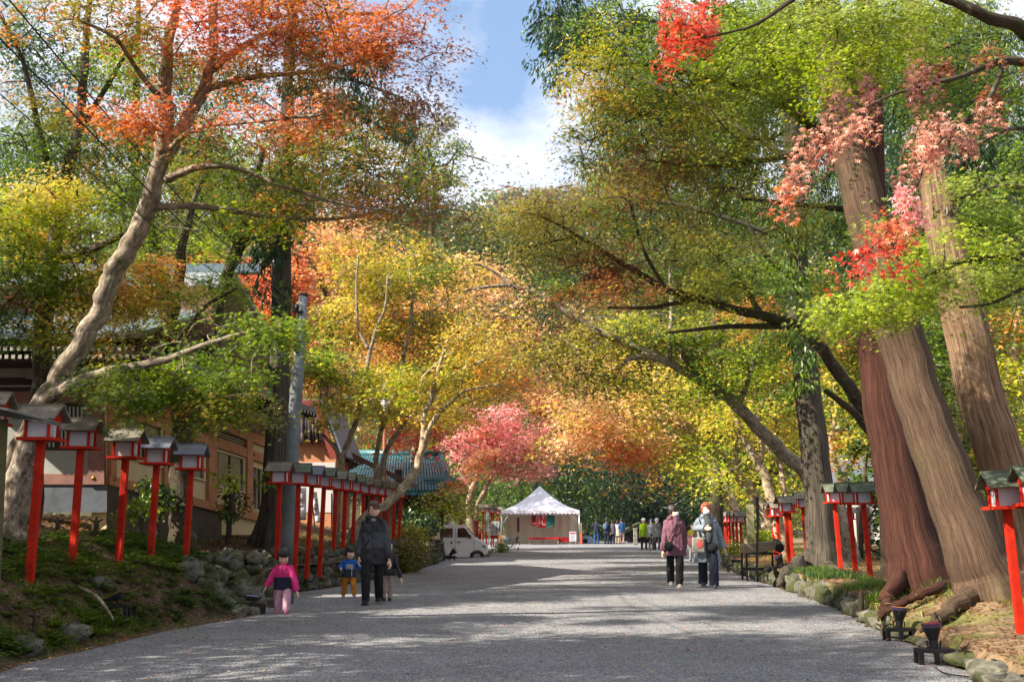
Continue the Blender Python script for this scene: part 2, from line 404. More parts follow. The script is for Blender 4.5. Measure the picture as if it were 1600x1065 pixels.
def tree(name, label, cat, base, limbs, blobs, leaf='star', size=.07, bark=None, twig=None, R0=.5, group=None, seed=1, flare=None, barkamp=.05, seg=14, mode='maple', twigmax=3.5, extra=None, sub=6, twr=.011):
    """limbs: list of lists (px,py,depth,width_px); the first is the trunk. blobs: foliage ellipses."""
    r = np.random.default_rng(seed * 977 + 5)
    random.seed(seed)
    b0 = P(*base[:3]) if len(base) == 3 else Vector(base[:3])
    root = thing(name, label, cat, b0, group)
    mb = MB(); skel = []; skr = []
    for li, L in enumerate(limbs):
        pts = [P(a, b, c) for a, b, c, _ in L]; rad = [w_ * c / F / 2 for a, b, c, w_ in L]
        if li == 0:
            pts = [pts[0] - Vector((0, 0, .5))] + pts; rad = [rad[0] * 1.12] + rad
        p2, r2 = smooth_path(pts, rad, sub)
        if len(p2) > 3:
            ph = r.uniform(0, 6, 4)
            for i in range(1, len(p2) - 1):
                amp = min(r2[i], .12) * (.06 if mode == 'cedar' else .13)
                p2[i] = p2[i] + Vector((math.sin(i * .9 + ph[0]) + .5 * math.sin(i * 1.9 + ph[1]), math.sin(i * .8 + ph[2]), .4 * math.sin(i * 1.3 + ph[3]))) * amp
                if mode != 'cedar': r2[i] *= 1 + .04 * math.sin(i * 1.7 + ph[1])
        sg = seg if r2[0] > .06 else 7
        if li > 0: sg = max(6, sg - 4)
        if flare and li == 0:
            add_flared(mb, p2, r2, flare, seg)
        else:
            mb.tube(p2, r2, sg, bark=barkamp)
        for p_, rr in zip(p2, r2):
            skel.append(tuple(p_)); skr.append(rr)
    if extra: extra(mb)
    if not blobs:
        mb.build('trunk', bark or BK_MAPLE, root, smooth=True); return root
    lower = 0.0
    nzc = Noise3(1.1, seed * 13 + 3); nzd = Noise3(2.2, seed * 17 + 1)
    AC = []; AN = []; AD = []; AS = []; ACo = []
    tw = MB()
    sk = np.array(skel); 
    tips = []
    for bi, bl in enumerate(blobs):
        sz = bl[8] if len(bl) > 8 else size
        nleaf, S = spray_points(bl, leafpx_area, sz, r, R0, leaf)
        # drop some sprays for gaps
        gp = Noise3(1.6 if bl[4] < 30 else .7, seed * 5 + bi); keep = gp(S) > -1.0
        S = S[keep] if keep.sum() > 2 else S
        per = max(8, int(nleaf / len(S)))
        # twigs: attach to the growing skeleton
        dist = np.array([np.min(np.linalg.norm(sk - s, axis=1)) for s in S])
        for k in np.argsort(dist):
            s = S[k]; dd = np.linalg.norm(sk - s, axis=1); j = int(np.argmin(dd))
            if dd[j] < twigmax and len(sk) < 6000:
                a = Vector(sk[j]); bb = Vector(s); ln = (bb - a).length
                if ln > .12:
                    sag = Vector((r.normal(0, .08), r.normal(0, .08), abs(r.normal(0, .10)))) * ln
                    pth, rr = smooth_path([a, (a + bb) / 2 + sag, bb], [max(twr * .7, twr * (.8 + ln)), twr, twr * .35], 4)
                    tw.tube(pth, rr, 4, cap=False)
                    if leaf in ('star', 'tri') or len(sk) < 1500: sk = np.vstack([sk, np.array([tuple(q) for q in pth[2:]])])
        n = per * len(S)
        idx = np.repeat(np.arange(len(S)), per)
        rho = np.sqrt(r.uniform(0, 1, n)); an = r.uniform(0, 2 * np.pi, n)
        Rr = R0 * r.uniform(.6, 1.35, len(S))[idx]
        if bl[4] > 30: Rr = Rr * (bl[4] / 30.0) ** .6
        # leaves gather along five or so twigs of the spray
        arm = r.integers(0, 6, n); base_an = r.uniform(0, 6.28, len(S))[idx]
        an2 = base_an + arm * (2 * np.pi / 6) + r.normal(0, .28, n)
        mixm = r.uniform(0, 1, n) < .7; an = np.where(mixm, an2, an)
        tiltx = r.normal(0, .22, len(S))[idx]; tilty = r.normal(0, .22, len(S))[idx]
        lx = rho * np.cos(an) * Rr; ly = rho * np.sin(an) * Rr
        if mode == 'maple':
            lz = -0.32 * rho ** 2 * Rr + r.normal(0, .055 + .012 * (bl[4] > 25) * bl[4] / 10, n) + tiltx * lx + tilty * ly
            C = S[idx] + np.stack([lx, ly, lz], 1)
            nn = np.stack([r.normal(0, .42, n) + lx * .5 / R0, r.normal(0, .42, n) + ly * .5 / R0 - .25, np.ones(n)], 1)
            dirn = np.stack([np.cos(an) + r.normal(0, .5, n), np.sin(an) + r.normal(0, .5, n), -.5 * np.ones(n)], 1)
        elif mode == 'hang':
            lz = -0.8 * rho ** 2 * Rr + r.normal(0, .06, n)
            C = S[idx] + np.stack([lx * .8, ly * .8, lz], 1)
            nn = np.stack([r.normal(0, .6, n), r.normal(0, .5, n) - .6, .7 * np.ones(n)], 1)
            dirn = np.stack([np.cos(an) * .5 + r.normal(0, .4, n), np.sin(an) * .5 + r.normal(0, .4, n), -1.1 * np.ones(n)], 1)
        elif mode == 'cedar':
            hx = r.uniform(0, 1, n)
            C = S[idx] + np.stack([lx * .8, ly * .8, -hx * Rr * .9 * (1 - rho * .3) + r.normal(0, .05, n)], 1)
            nn = np.stack([r.normal(0, 1, n), r.normal(0, 1, n), r.normal(0, .5, n)], 1)
            dirn = np.stack([np.cos(an) * .6, np.sin(an) * .6, -1.0 * np.ones(n)], 1)
        else:   # round tufts
            q = r.normal(size=(n, 3)); q /= np.linalg.norm(q, axis=1, keepdims=True)
            C = S[idx] + q * (rho ** .5 * Rr)[:, None] * np.array([1, 1, .7])[None]
            nn = q + r.normal(0, .5, (n, 3)) + np.array([0, 0, .5])[None]
            dirn = r.normal(size=(n, 3))
        kk = nzd(C * 1.0) > -1.5
        C = C[kk]; nn = nn[kk]; dirn = dirn[kk]
        AC.append(C); AN.append(nn); AD.append(dirn); AS.append(sz * r.uniform(.7, 1.25, len(C))); ACo.append(pal_col(bl[7], C, nzc, r))
    if tw.v: mb.add(tw.v, tw.f, 1, tw.uv)
    mb.build('trunk', [bark or BK_MAPLE, twig or BK_TWIG], root, smooth=True)
    C = np.concatenate(AC)
    leaf_object('crown', C, np.concatenate(AN), np.concatenate(AD), np.concatenate(AS), np.concatenate(ACo), leaf, root)
    global NLEAF
    NLEAF += len(C)
    return root
NLEAF = 0
def add_flared(mb, pts, rad, fl, seg):
    """a big trunk whose foot spreads into buttress roots. fl = (height, lobes, strength, phase)"""
    H, nl, st, ph = fl
    seg = 48
    # refine the foot
    P0 = []; R0_ = []
    for i in range(len(pts) - 1):
        k = 3 if pts[i].z - pts[0].z < H * 1.6 else 1
        for j in range(k):
            t = j / k; P0.append(pts[i].lerp(pts[i + 1], t)); R0_.append(rad[i] * (1 - t) + rad[i + 1] * t)
    P0.append(pts[-1]); R0_.append(rad[-1])
    fr = frames(P0); z0 = pts[0].z + .5
    vs = []; L = 0; vl = []
    for i, (p, (x, y, t)) in enumerate(zip(P0, fr)):
        if i: L += (p - P0[i - 1]).length
        vl.append(L)
        h = max(0.0, p.z - z0); g = math.exp(-h / H * 4.2)
        for j in range(seg):
            a = 2 * math.pi * j / seg
            lobe = max(0, math.cos(nl * a + ph + .5 * math.sin(2 * a))) ** 1.5
            r = R0_[i] * (1 + g * (.16 + st * lobe) + .035 * math.sin(nl * a + ph) + .018 * math.sin(11 * a + ph + L * .3) + .012 * math.sin(19 * a - L * .5) + .012 * math.sin(31 * a + L * .8))
            q = p + x * math.cos(a) * r + y * math.sin(a) * r
            if g > .5: q.z = q.z * 1.0
            vs.append(q)
    fs = []; uv = []
    for i in range(len(P0) - 1):
        c = 2 * math.pi * R0_[len(R0_) // 2]
        for j in range(seg):
            k = (j + 1) % seg
            fs.append((i * seg + j, i * seg + k, (i + 1) * seg + k, (i + 1) * seg + j))
            u0, u1 = c * j / seg, c * (j + 1) / seg
            uv.append([(u0, vl[i]), (u1, vl[i]), (u1, vl[i + 1]), (u0, vl[i + 1])])
    mb.add(vs, fs, 0, uv)
# ---------------------------------------------------------------- ground
LE = [(0, -4.6), (9, -4.27), (10.3, -4.4), (11.1, -4.25), (13.2, -4.1), (15.2, -3.62), (17, -3.9), (19, -4.15), (21, -4.04), (22.2, -3.7), (27, -3.0), (31, -2.72), (37, -2.45), (42.5, -2.5), (44, -.9), (55, -.95), (57, -1.25), (60, -1.3), (70, -2.2), (85, -3), (400, -30)]
RE = [(0, 3.0), (8.4, 3.68), (11.1, 4.14), (12.4, 4.25), (15.3, 4.73), (21, 5.3), (28.7, 5.9), (35, 6.7), (39, 7.4), (60, 10.5), (85, 15), (400, 60)]
def interp(T, y):
    return float(np.interp(y, [a for a, b in T], [b for a, b in T]))
def sm(t): t = min(max(t, 0.0), 1.0); return t * t * (3 - 2 * t)
def hn(x, y):
    return (.5 * math.sin(x * 1.7 + y * .9 + 1) * math.sin(y * 1.3 - x * .6) + .3 * math.sin(x * 3.9 - y * 2.7) + .2 * math.sin(x * 8.1 + y * 6.3 + 2) * math.sin(y * 7.7))
def z_left(u, y, x):
    far = min(1.0, u / 4.0)
    if y < 18.2:
        w_ = 1.15
        z = .72 * sm(u / w_) + .30 * sm((u - .9) / 1.3) + .13 * max(0, min(u, 6) - 2.0)
        z *= 1.0
        z += hn(x, y) * .05 * min(1, u * 3)
    else:
        z = .60 + .10 * min(u, 4) + .10 * max(0, min(u, 5) - 1.2) + hn(x, y) * .05
        z = z if u > .28 else 0.5
    if y > 16.5 and y < 18.2:
        t = (y - 16.5) / 1.7
        z2 = .60 + .10 * u + hn(x, y) * .05
        z = z * (1 - t) + max(z, z2 * sm(u / .5)) * t
    # side road where the van stands
    if y > 38:
        k = sm((y - 38) / 4.2)
        side = -.55 * sm((u - .1) / .9) if y > 42.5 else .12
        z = z * (1 - k) + side * k
    if y > 54.5:
        k = sm((y - 54.5) / 2.0)
        bank = .5 * sm(u / .8) + hn(x, y) * .05
        z = -.55 * sm((u - .1) / .9) * (1 - k) + bank * k
    if y > 75:
        k = sm((y - 75) / 10); z = z * (1 - k) + (.1 + hn(x, y) * .05) * k
    return z
def z_right(u, y, x):
    base = .16 + .14 * sm((y - 12) / 8)
    z = base * sm((u - .02) / .12) + .05 * min(u, 12) * sm(u) + hn(x, y) * .045 * min(1, u * 2)
    # root mound around the leaning cedars
    z += .28 * math.exp(-(((x - 5.6) / 1.5) ** 2 + ((y - 13.2) / 2.2) ** 2)) * min(1, u * 1.3)
    if y > 42: 
        k = sm((y - 42) / 15); z = z * (1 - k) + (.02 + .2 * sm((u - 1) / 4)) * k
    return z
def ground_z(x, y):
    l = interp(LE, y); r_ = interp(RE, y)
    if x < l: return z_left(l - x, y, x)
    if x > r_: return z_right(x - r_, y, x)
    return 0.0

def gravel_mat():
    m = bpy.data.materials.new('gravel_road'); m.use_nodes = True; n = m.node_tree.nodes; l = m.node_tree.links
    b = n['Principled BSDF']; b.inputs['Roughness'].default_value = .9; b.inputs['Specular IOR Level'].default_value = .25
    tcn = n.new('ShaderNodeTexCoord')
    v = n.new('ShaderNodeTexVoronoi'); v.inputs['Scale'].default_value = 85; l.new(tcn.outputs['Object'], v.inputs['Vector'])
    sepc = n.new('ShaderNodeSeparateColor'); l.new(v.outputs['Color'], sepc.inputs[0])
    r = n.new('ShaderNodeValToRGB'); e = r.color_ramp.elements
    e[0].position = 0; e[0].color = (*lin((82, 85, 91)), 1); e[1].position = 1; e[1].color = (*lin((196, 196, 196)), 1)
    k = e.new(.5); k.color = (*lin((132, 133, 137)), 1); k = e.new(.9); k.color = (*lin((168, 167, 165)), 1)
    l.new(sepc.outputs[0], r.inputs[0])
    t = n.new('ShaderNodeTexNoise'); t.inputs['Scale'].default_value = .9; t.inputs['Detail'].default_value = 8; t.inputs['Roughness'].default_value = .7
    l.new(tcn.outputs['Object'], t.inputs['Vector'])
    r2 = n.new('ShaderNodeValToRGB'); r2.color_ramp.elements[0].position = .3; r2.color_ramp.elements[1].position = .7
    r2.color_ramp.elements[0].color = (.70, .69, .68, 1); r2.color_ramp.elements[1].color = (1.08, 1.07, 1.05, 1)
    l.new(t.outputs['Fac'], r2.inputs[0])
    mm = n.new('ShaderNodeMixRGB'); mm.blend_type = 'MULTIPLY'; mm.inputs[0].default_value = 1
    l.new(r.outputs[0], mm.inputs[1]); l.new(r2.outputs[0], mm.inputs[2]); l.new(mm.outputs[0], b.inputs['Base Color'])
    t3 = n.new('ShaderNodeTexNoise'); t3.inputs['Scale'].default_value = 4; t3.inputs['Detail'].default_value = 6; l.new(tcn.outputs['Object'], t3.inputs['Vector'])
    ad = n.new('ShaderNodeMath'); ad.operation = 'MULTIPLY_ADD'; l.new(t3.outputs['Fac'], ad.inputs[0]); ad.inputs[1].default_value = 3.0; 
    iv = n.new('ShaderNodeMath'); iv.operation = 'MULTIPLY'; iv.inputs[1].default_value = -.8; l.new(v.outputs['Distance'], iv.inputs[0]); l.new(iv.outputs[0], ad.inputs[2])
    bp = n.new('ShaderNodeBump'); bp.inputs['Distance'].default_value = .014; l.new(ad.outputs[0], bp.inputs['Height']); l.new(bp.outputs[0], b.inputs['Normal'])
    return m
GRAVEL = gravel_mat()
SOIL = mat('leaf_litter_soil', (50, 40, 28), .95, (112, 88, 62), 16, bump=.06, bscale=22, detail=8, spots=[(1.4, (60, 64, 28), .52, .66), (5.0, (132, 102, 76), .62, .72)])
SOILR = mat('dry_soil', (88, 70, 50), .95, (142, 118, 86), 6, bump=.03, bscale=26, detail=8, spots=[(1.2, (96, 98, 44), .52, .64)])

def sheet(name, ys, us, fn, m):
    vs = []; fs = []
    for y in ys:
        for u in us: vs.append(fn(u, y))
    nu = len(us)
    for i in range(len(ys) - 1):
        for j in range(nu - 1): fs.append((i * nu + j, i * nu + j + 1, (i + 1) * nu + j + 1, (i + 1) * nu + j))
    mb = MB(); mb.add(vs, fs)
    o = mb.build(name, m, smooth=True)
    tag(o, kind='structure')
    return o
ysn = list(np.arange(-6, 6, 1.0)) + list(np.arange(6, 30, .16)) + list(np.arange(30, 60, .5)) + list(np.arange(60, 120, 3))
usn = [0, .03, .08, .14, .2, .27, .29] + list(np.arange(.35, 2.6, .09)) + list(np.arange(2.6, 6, .25)) + [6.5, 8, 10, 14, 20, 30, 50, 80]
fl = lambda u, y: (interp(LE, y) - u, y, z_left(u, y, interp(LE, y) - u) - (.03 if u == 0 else 0))
sheet('bank_ground', ys := ysn, usn[::-1], fl, SOIL)
fr_ = lambda u, y: (interp(RE, y) + u, y, z_right(u, y, interp(RE, y) + u) - (.03 if u == 0 else 0))
sheet('verge_ground', ysn, usn, fr_, SOILR)
def road_z(x, y):
    l = interp(LE, y); z = 0.0
    return z + .006 * hn(x * .7, y * .7)
ysr = list(np.arange(-6, 6, 1.0)) + list(np.arange(6, 40, .35)) + list(np.arange(40, 125, 2.0))
fr2 = lambda u, y: ((lambda a, b: (a + (b - a) * u, y, road_z(a + (b - a) * u, y) - (.0 if 0 < u < 1 else .02)))(interp(LE, y) - .04, interp(RE, y) + .04))
sheet('road', ysr, list(np.linspace(0, 1, 41)), fr2, GRAVEL)
# wide ground beyond, one sheet under everything and up the hill
HILL = mat('forest_floor', (44, 48, 26), .95, (74, 66, 38), .4, bump=.3, bscale=2)
RIDGE = P(820, 288, 430).z - 6
def hill_z(x, y):
    if y < 112: return -0.62 if y < 100 else -.62 + (y - 100) * .06
    t = (y - 112)
    z = .1 + t * .37 + 6 * math.sin(x * .021 + 1.0) * min(1, t / 60) + 4 * math.sin(x * .05 + y * .03) * min(1, t / 80)
    cap = RIDGE + 14 * math.sin(x * .006) + 3 * math.sin(x * .03 )
    return min(z, cap) if t < 600 else cap
vs = []; fs = []
hx = list(np.linspace(-420, 420, 61)); hy = [-60, 0, 60, 100, 112] + list(np.linspace(125, 480, 30)) + [520, 560]
for y in hy:
    for x in hx: vs.append((x, y, hill_z(x, y)))
for i in range(len(hy) - 1):
    for j in range(len(hx) - 1): fs.append((i * 61 + j, i * 61 + j + 1, (i + 1) * 61 + j + 1, (i + 1) * 61 + j))
mb = MB(); mb.add(vs, fs); tag(mb.build('hillside', HILL, smooth=True), kind='structure')

# ---------------------------------------------------------------- far wooded hillside (one mass) and ridge trees
def scatter_clumps(name, centres, rad, per, size, pal, templ='rhomb', seed=3, kind='stuff', parent=None, squash=.8):
    r = np.random.default_rng(seed); n = len(centres) * per
    idx = np.repeat(np.arange(len(centres)), per)
    q = r.normal(size=(n, 3)); q /= np.linalg.norm(q, axis=1, keepdims=True)
    rr = rad[idx] * r.uniform(.55, 1.0, n)
    C = centres[idx] + q * rr[:, None] * np.array([1, 1, squash])[None]
    nn = q + r.normal(0, .45, (n, 3)) + np.array([0, 0, .4])[None]
    nzc = Noise3(.35, seed)
    col = pal_col(pal, centres[idx] + r.normal(0, .2, (n, 3)), Noise3(.08 if size > .4 else .8, seed), r)
    o = leaf_object(name, C, nn, r.normal(size=(n, 3)), size * r.uniform(.7, 1.4, n) * (np.clip(C[:, 1] / 300, .45, 1.4) if size > 1 else 1), col, templ, parent)
    if kind: tag(o, kind=kind)
    return o
r = np.random.default_rng(5)
cs = []; rd = []
for _ in range(2600):
    y = 118 + 330 * r.uniform(0, 1) ** 1.1; x = r.uniform(-.62, .62) * y * 1.0
    R_ = r.uniform(2.6, 4.6) * (1 + y / 500)
    cs.append((x, y, hill_z(x, y) + R_ * r.uniform(.5, 1.5))); rd.append(R_)
cs = np.array(cs); rd = np.array(rd)
o = scatter_clumps('hillside_forest', cs, rd, 90, 1.35, 'hill+ever+olive+rust+hill+dark', seed=9)
tag(o, 'mixed autumn forest covering the distant hillside', 'forest')
SHADE_SPECS = [(-8.6, 5.6, 8.8, 3.6, 1.7), (-9.5, 1.8, 9.0, 3.6, 1.6), (-11.2, 9.2, 6.6, 2.8, 1.3), (-12.5, 13.0, 7.0, 2.8, 1.3), (-15, 20, 9.5, 3.5, .8), (-16, 27, 10, 3.5, .7), (-17, 36, 10, 3.5, .7), (-5.5, -1.5, 8.5, 3.5, 1.2), (-8, 74.5, 16, 5.5, 1.8), (-14, 72, 14, 4.5, 1.0)]
# ---------------------------------------------------------------- left side trees
MAP = 'maple tree'
tree('maple_tree', 'leaning maple with lichened trunk at the left edge and fiery orange canopy overhead', MAP, (15, 838, 13.5),
     [[(14, 838, 13.5, 50), (30, 760, 13.5, 42), (62, 650, 13.5, 40), (92, 590, 13.5, 34), (128, 534, 13.4, 32), (158, 480, 13.4, 31), (174, 432, 13.3, 33), (197, 393, 13.2, 30), (220, 350, 13.2, 30), (238, 300, 13.1, 28), (252, 240, 13, 26)],
      [(-14, 838, 13.6, 34), (8, 740, 13.7, 28), (46, 665, 13.6, 24), (72, 620, 13.5, 18)],
      [(256, 240, 13, 30), (258, 170, 12.9, 26), (260, 90, 12.8, 20), (274, 20, 12.6, 14), (300, -60, 12.5, 9)],
      [(256, 250, 13, 26), (290, 190, 13, 22), (318, 140, 13, 19), (332, 75, 13, 16), (335, -10, 13, 12), (350, -90, 13, 8)],
      [(330, 110, 13, 13), (400, 60, 13.2, 10), (480, 30, 13.4, 8), (600, 20, 13.5, 6)],
      [(320, 140, 13, 12), (400, 120, 13.2, 9), (500, 110, 13.4, 7), (620, 80, 13.5, 5)],
      [(262, 280, 13, 15), (300, 264, 12.8, 12), (355, 260, 12.6, 9), (440, 290, 12.5, 7), (540, 320, 12.6, 5), (620, 330, 12.8, 4)],
      [(240, 325, 13.1, 12), (310, 322, 13.4, 10), (400, 335, 13.8, 8), (520, 342, 14, 6), (640, 320, 14, 4)],
      [(60, 632, 13.5, 26), (110, 603, 13.2, 20), (165, 582, 13.0, 18), (215, 572, 12.8, 15), (265, 560, 12.7, 12), (330, 535, 12.6, 8), (400, 515, 12.6, 5)],
      [(256, 160, 13, 12), (215, 110, 12.4, 9), (180, 60, 12, 7), (120, 30, 11.8, 5)],
      [(268, 230, 12.9, 10), (310, 200, 12.2, 8), (400, 190, 11.6, 6), (500, 180, 11.4, 4)]],
     [(150, 22, 120, 40, 11.8, .9, 1.4, 'orange+orred+olive'), (330, 40, 150, 50, 12.3, 1.0, 1.5, 'orange+rust+orred'), (470, 50, 110, 52, 12.6, 1.0, 1.6, 'orange+rust+orred+olive'),
      (590, 50, 110, 50, 13.0, 1.0, 1.8, 'orange+orred+rust'), (655, 90, 60, 34, 13.3, .7, 1.2, 'rust+dkred+orred'), (700, 80, 30, 22, 13.4, .4, .8, 'rust+dkred'), (205, 172, 86, 24, 11.5, .6, 2.0, 'orange+orange+orred'), (290, 195, 50, 20, 11.6, .5, 1.2, 'orange+rust'),
      (420, 180, 100, 18, 11.7, .6, 1.8, 'orange+pinkred+orred'), (500, 168, 30, 14, 11.7, .4, 1.2, 'orred+rust'), (480, 125, 110, 28, 13.0, .9, 1.1, 'rust+orange+olive'), (570, 170, 90, 34, 13.4, .9, 1.1, 'rust+olive+orange'),
      (350, 228, 90, 22, 12.8, .8, 1.1, 'orange+olive+green'), (640, 150, 60, 30, 13.4, .7, .7, 'rust+dkred'), (650, 190, 50, 40, 13.8, .8, .35, 'rust+dkred'), (300, 130, 110, 30, 13.2, .9, .6, 'green+orange'), (240, 90, 80, 26, 12.6, .7, .6, 'orange+green'),
      (420, 285, 130, 30, 13.2, 1.0, 1.3, 'green+olive+orange+green'), (560, 270, 120, 30, 13.0, 1.0, 1.4, 'olive+green+orange+green'), (350, 350, 120, 26, 13.6, .9, .8, 'green+lime'), (490, 230, 110, 26, 13.2, .9, .9, 'olive+green+orange'),
      (660, 285, 90, 20, 13.0, .8, 1.3, 'ygreen+green+lime'), (600, 335, 110, 26, 13.6, .9, 1.2, 'olive+green+orange'), (740, 252, 50, 9, 12.8, .35, 1.1, 'green+ygreen'), (700, 345, 60, 24, 13.6, .6, .8, 'olive+rust+green'),
      (200, -60, 260, 50, 12.6, 1.2, .8, 'orange+orred'), (560, -60, 160, 40, 13, 1.2, .8, 'orange+orred'), (-60, 60, 60, 90, 12.5, 1, .8, 'green+orange'),
      (300, 585, 110, 40, 12.9, .8, 3.0, 'lime+green'), (390, 520, 90, 34, 12.6, .7, 3.0, 'lime+green'), (225, 612, 80, 34, 12.8, .7, 2.6, 'lime+green'), (360, 625, 80, 34, 13.2, .6, 2.4, 'lime+green+olive'), (300, 550, 70, 20, 12.6, .5, 1.4, 'green'), (440, 520, 26, 30, 12.5, .4, 1.2, 'green')],
     'star', .088, BK_MAPLE, R0=.42, seed=1, twigmax=3, sub=7, twr=.010)
tree('maple_tree', 'dark-trunked maple standing upright behind the leaning one, yellow-green leaves', MAP, (45, 800, 17),
     [[(45, 800, 17, 36), (62, 620, 17, 30), (70, 500, 17, 28), (80, 420, 17, 26), (92, 340, 17, 24), (108, 260, 17, 20), (126, 180, 17, 15), (132, 90, 17, 13), (140, 0, 17, 8)],
      [(86, 400, 17, 16), (140, 390, 16.8, 13), (182, 372, 16.5, 10), (230, 340, 16.4, 7)], [(84, 450, 17, 14), (140, 432, 17, 11), (190, 425, 17, 7)],
      [(92, 330, 17, 12), (55, 175, 16.5, 10), (40, 110, 16.3, 8), (20, 60, 16.2, 7), (-10, 10, 16, 5)], [(90, 350, 17, 12), (50, 330, 16, 8), (-10, 310, 15.5, 5)],
      [(120, 210, 17, 12), (170, 130, 16.8, 8), (210, 60, 16.6, 5)], [(78, 430, 17, 10), (40, 450, 16.4, 7), (-10, 490, 16, 4)]],
     [(60, 300, 90, 26, 15.2, .9, 2.2, 'yellow+lime+ygreen'), (60, 350, 90, 30, 15.6, .9, 2.0, 'lime+ygreen+green'), (50, 420, 90, 50, 16, 1, 1.8, 'green+lime+olive'), (160, 400, 80, 40, 16.5, 1, 1.6, 'lime+green+ygreen'),
      (150, 470, 90, 40, 17.2, .9, 2.0, 'ygreen+orange+green'), (240, 470, 60, 60, 17.6, .9, 1.1, 'ygreen+green+orange'), (200, 440, 80, 44, 16.4, .8, 1.6, 'green+ygreen+orange'), (70, 440, 90, 40, 16, .8, 1.8, 'green+lime'), (30, 495, 60, 44, 16, .7, 2.6, 'green+olive'), (110, 515, 60, 26, 16, .7, 1.8, 'ygreen+orange+green'), (20, 460, 40, 20, 15.5, .5, 1.0, 'rust+orange'), (60, 80, 90, 60, 17, 1.2, .7, 'green+dark'), (100, 160, 110, 50, 17, 1.2, .95, 'green+olive'),
      (60, 235, 100, 36, 16.6, 1.2, 1.8, 'green+dark+green'), (190, 240, 70, 60, 17, 1, 1.2, 'green+olive+orange'), (180, 90, 60, 60, 16.8, 1, .7, 'green+lime'), (200, 320, 60, 40, 16.6, .8, 1.0, 'green+lime'), (20, 20, 60, 50, 16, 1, .6, 'green+dark'), (110, 540, 60, 22, 15.2, .6, 1.0, 'green+olive')],
     'star', .09, BK_DARK, R0=.45, seed=2, twigmax=3)
tree('maple_tree', 'mossy forked maple standing against the temple wall behind the five lanterns', MAP, (285, 838, 19),
     [[(285, 838, 19, 42), (284, 790, 19, 34), (282, 720, 19, 34), (286, 640, 19, 32), (274, 560, 19, 27), (264, 500, 19, 26), (252, 445, 19, 20), (244, 400, 19, 20), (232, 340, 19, 14), (222, 280, 19, 9)],
      [(266, 495, 19, 24), (278, 440, 19, 18), (286, 380, 19, 14), (305, 310, 19, 9), (330, 250, 19, 6)], [(282, 640, 19, 16), (240, 600, 18.5, 10), (200, 590, 18, 6)],
      [(262, 520, 19, 10), (230, 535, 18.6, 7), (190, 545, 18.4, 5)], [(270, 540, 19, 10), (320, 480, 18.6, 7), (370, 450, 18.4, 5)]],
     [(230, 380, 70, 50, 19, 1, 1.0, 'green+lime'), (310, 330, 80, 50, 19, 1.1, 1.4, 'green+olive'), (300, 440, 70, 40, 19, .9, 1.3, 'green+lime'), (180, 545, 50, 18, 18.3, .6, .9, 'orange+yellow'), (290, 640, 36, 26, 18.4, .5, .7, 'rust+orange'), (340, 590, 60, 40, 18.5, .7, .9, 'green+lime'), (320, 270, 80, 40, 19.5, 1, 1.2, 'green+olive')],
     'star', .082, BK_DARK, R0=.5, seed=3)
tree('maple_tree', 'slender dark maple tilting right above the temple roof', MAP, (300, 790, 22.5),
     [[(270, 790, 22.5, 34), (300, 640, 22.5, 30), (335, 500, 22, 20), (352, 440, 22, 18), (368, 390, 22, 16), (384, 340, 21.8, 14), (398, 290, 21.6, 12), (412, 230, 21.5, 8)],
      [(360, 425, 22, 14), (385, 370, 22, 11), (410, 320, 22, 8), (450, 270, 22, 5)], [(372, 385, 22, 9), (330, 330, 21.5, 6)]],
     [(380, 320, 90, 50, 21.5, 1.1, 1.6, 'green+olive'), (460, 290, 80, 40, 21.5, 1, 1.4, 'olive+green+rust'), (330, 370, 60, 40, 21.8, .9, .8, 'lime+green'), (300, 230, 90, 40, 21, 1, 1.0, 'olive+green'), (500, 230, 80, 40, 21, 1, 1.0, 'olive+green')],
     'tri', .10, BK_DARK, R0=.6, seed=4)
tree('cedar_tree', 'tall dark cedar rising beside the grey utility pole', 'cedar tree', (425, 838, 22.5),
     [[(424, 838, 22.5, 48), (428, 790, 22.5, 41), (432, 700, 22.5, 37), (437, 550, 22.5, 33), (441, 400, 22.5, 30), (444, 280, 22.5, 27), (450, 150, 22.5, 22), (458, 0, 22.5, 16), (466, -140, 22.5, 8)],
      [(446, 250, 22.5, 9), (500, 230, 22, 7), (560, 240, 21.6, 4)], [(450, 150, 22.5, 9), (520, 120, 22, 7), (620, 150, 21.6, 4)], [(455, 60, 22.5, 8), (560, 40, 22, 5)],
      [(441, 400, 22.5, 8), (410, 420, 21.8, 5), (395, 460, 21.6, 3)]],
     [(405, 420, 24, 46, 21.8, .6, 1.2, 'cedar+dark'), (452, 470, 16, 40, 22.2, .3, .5, 'cedar+green'), (430, 330, 50, 50, 22, 1, 1.0, 'cedar+dark'), (560, 120, 80, 40, 21.8, 1.5, 1.3, 'dark+cedar'), (590, 180, 70, 44, 21.6, 1.2, 1.3, 'dark+cedar'), (520, 60, 80, 50, 22, 1.5, 1.1, 'dark+cedar'), (470, 180, 60, 60, 22.3, 1.4, .8, 'dark'), (640, 200, 26, 30, 21.4, .8, .7, 'cedar'), (470, -20, 120, 40, 22.5, 2, 1.0, 'dark+cedar')],
     'needle', .16, BK_GREY, R0=.5, seed=5, mode='cedar', flare=(.8, 6, .35, .4))
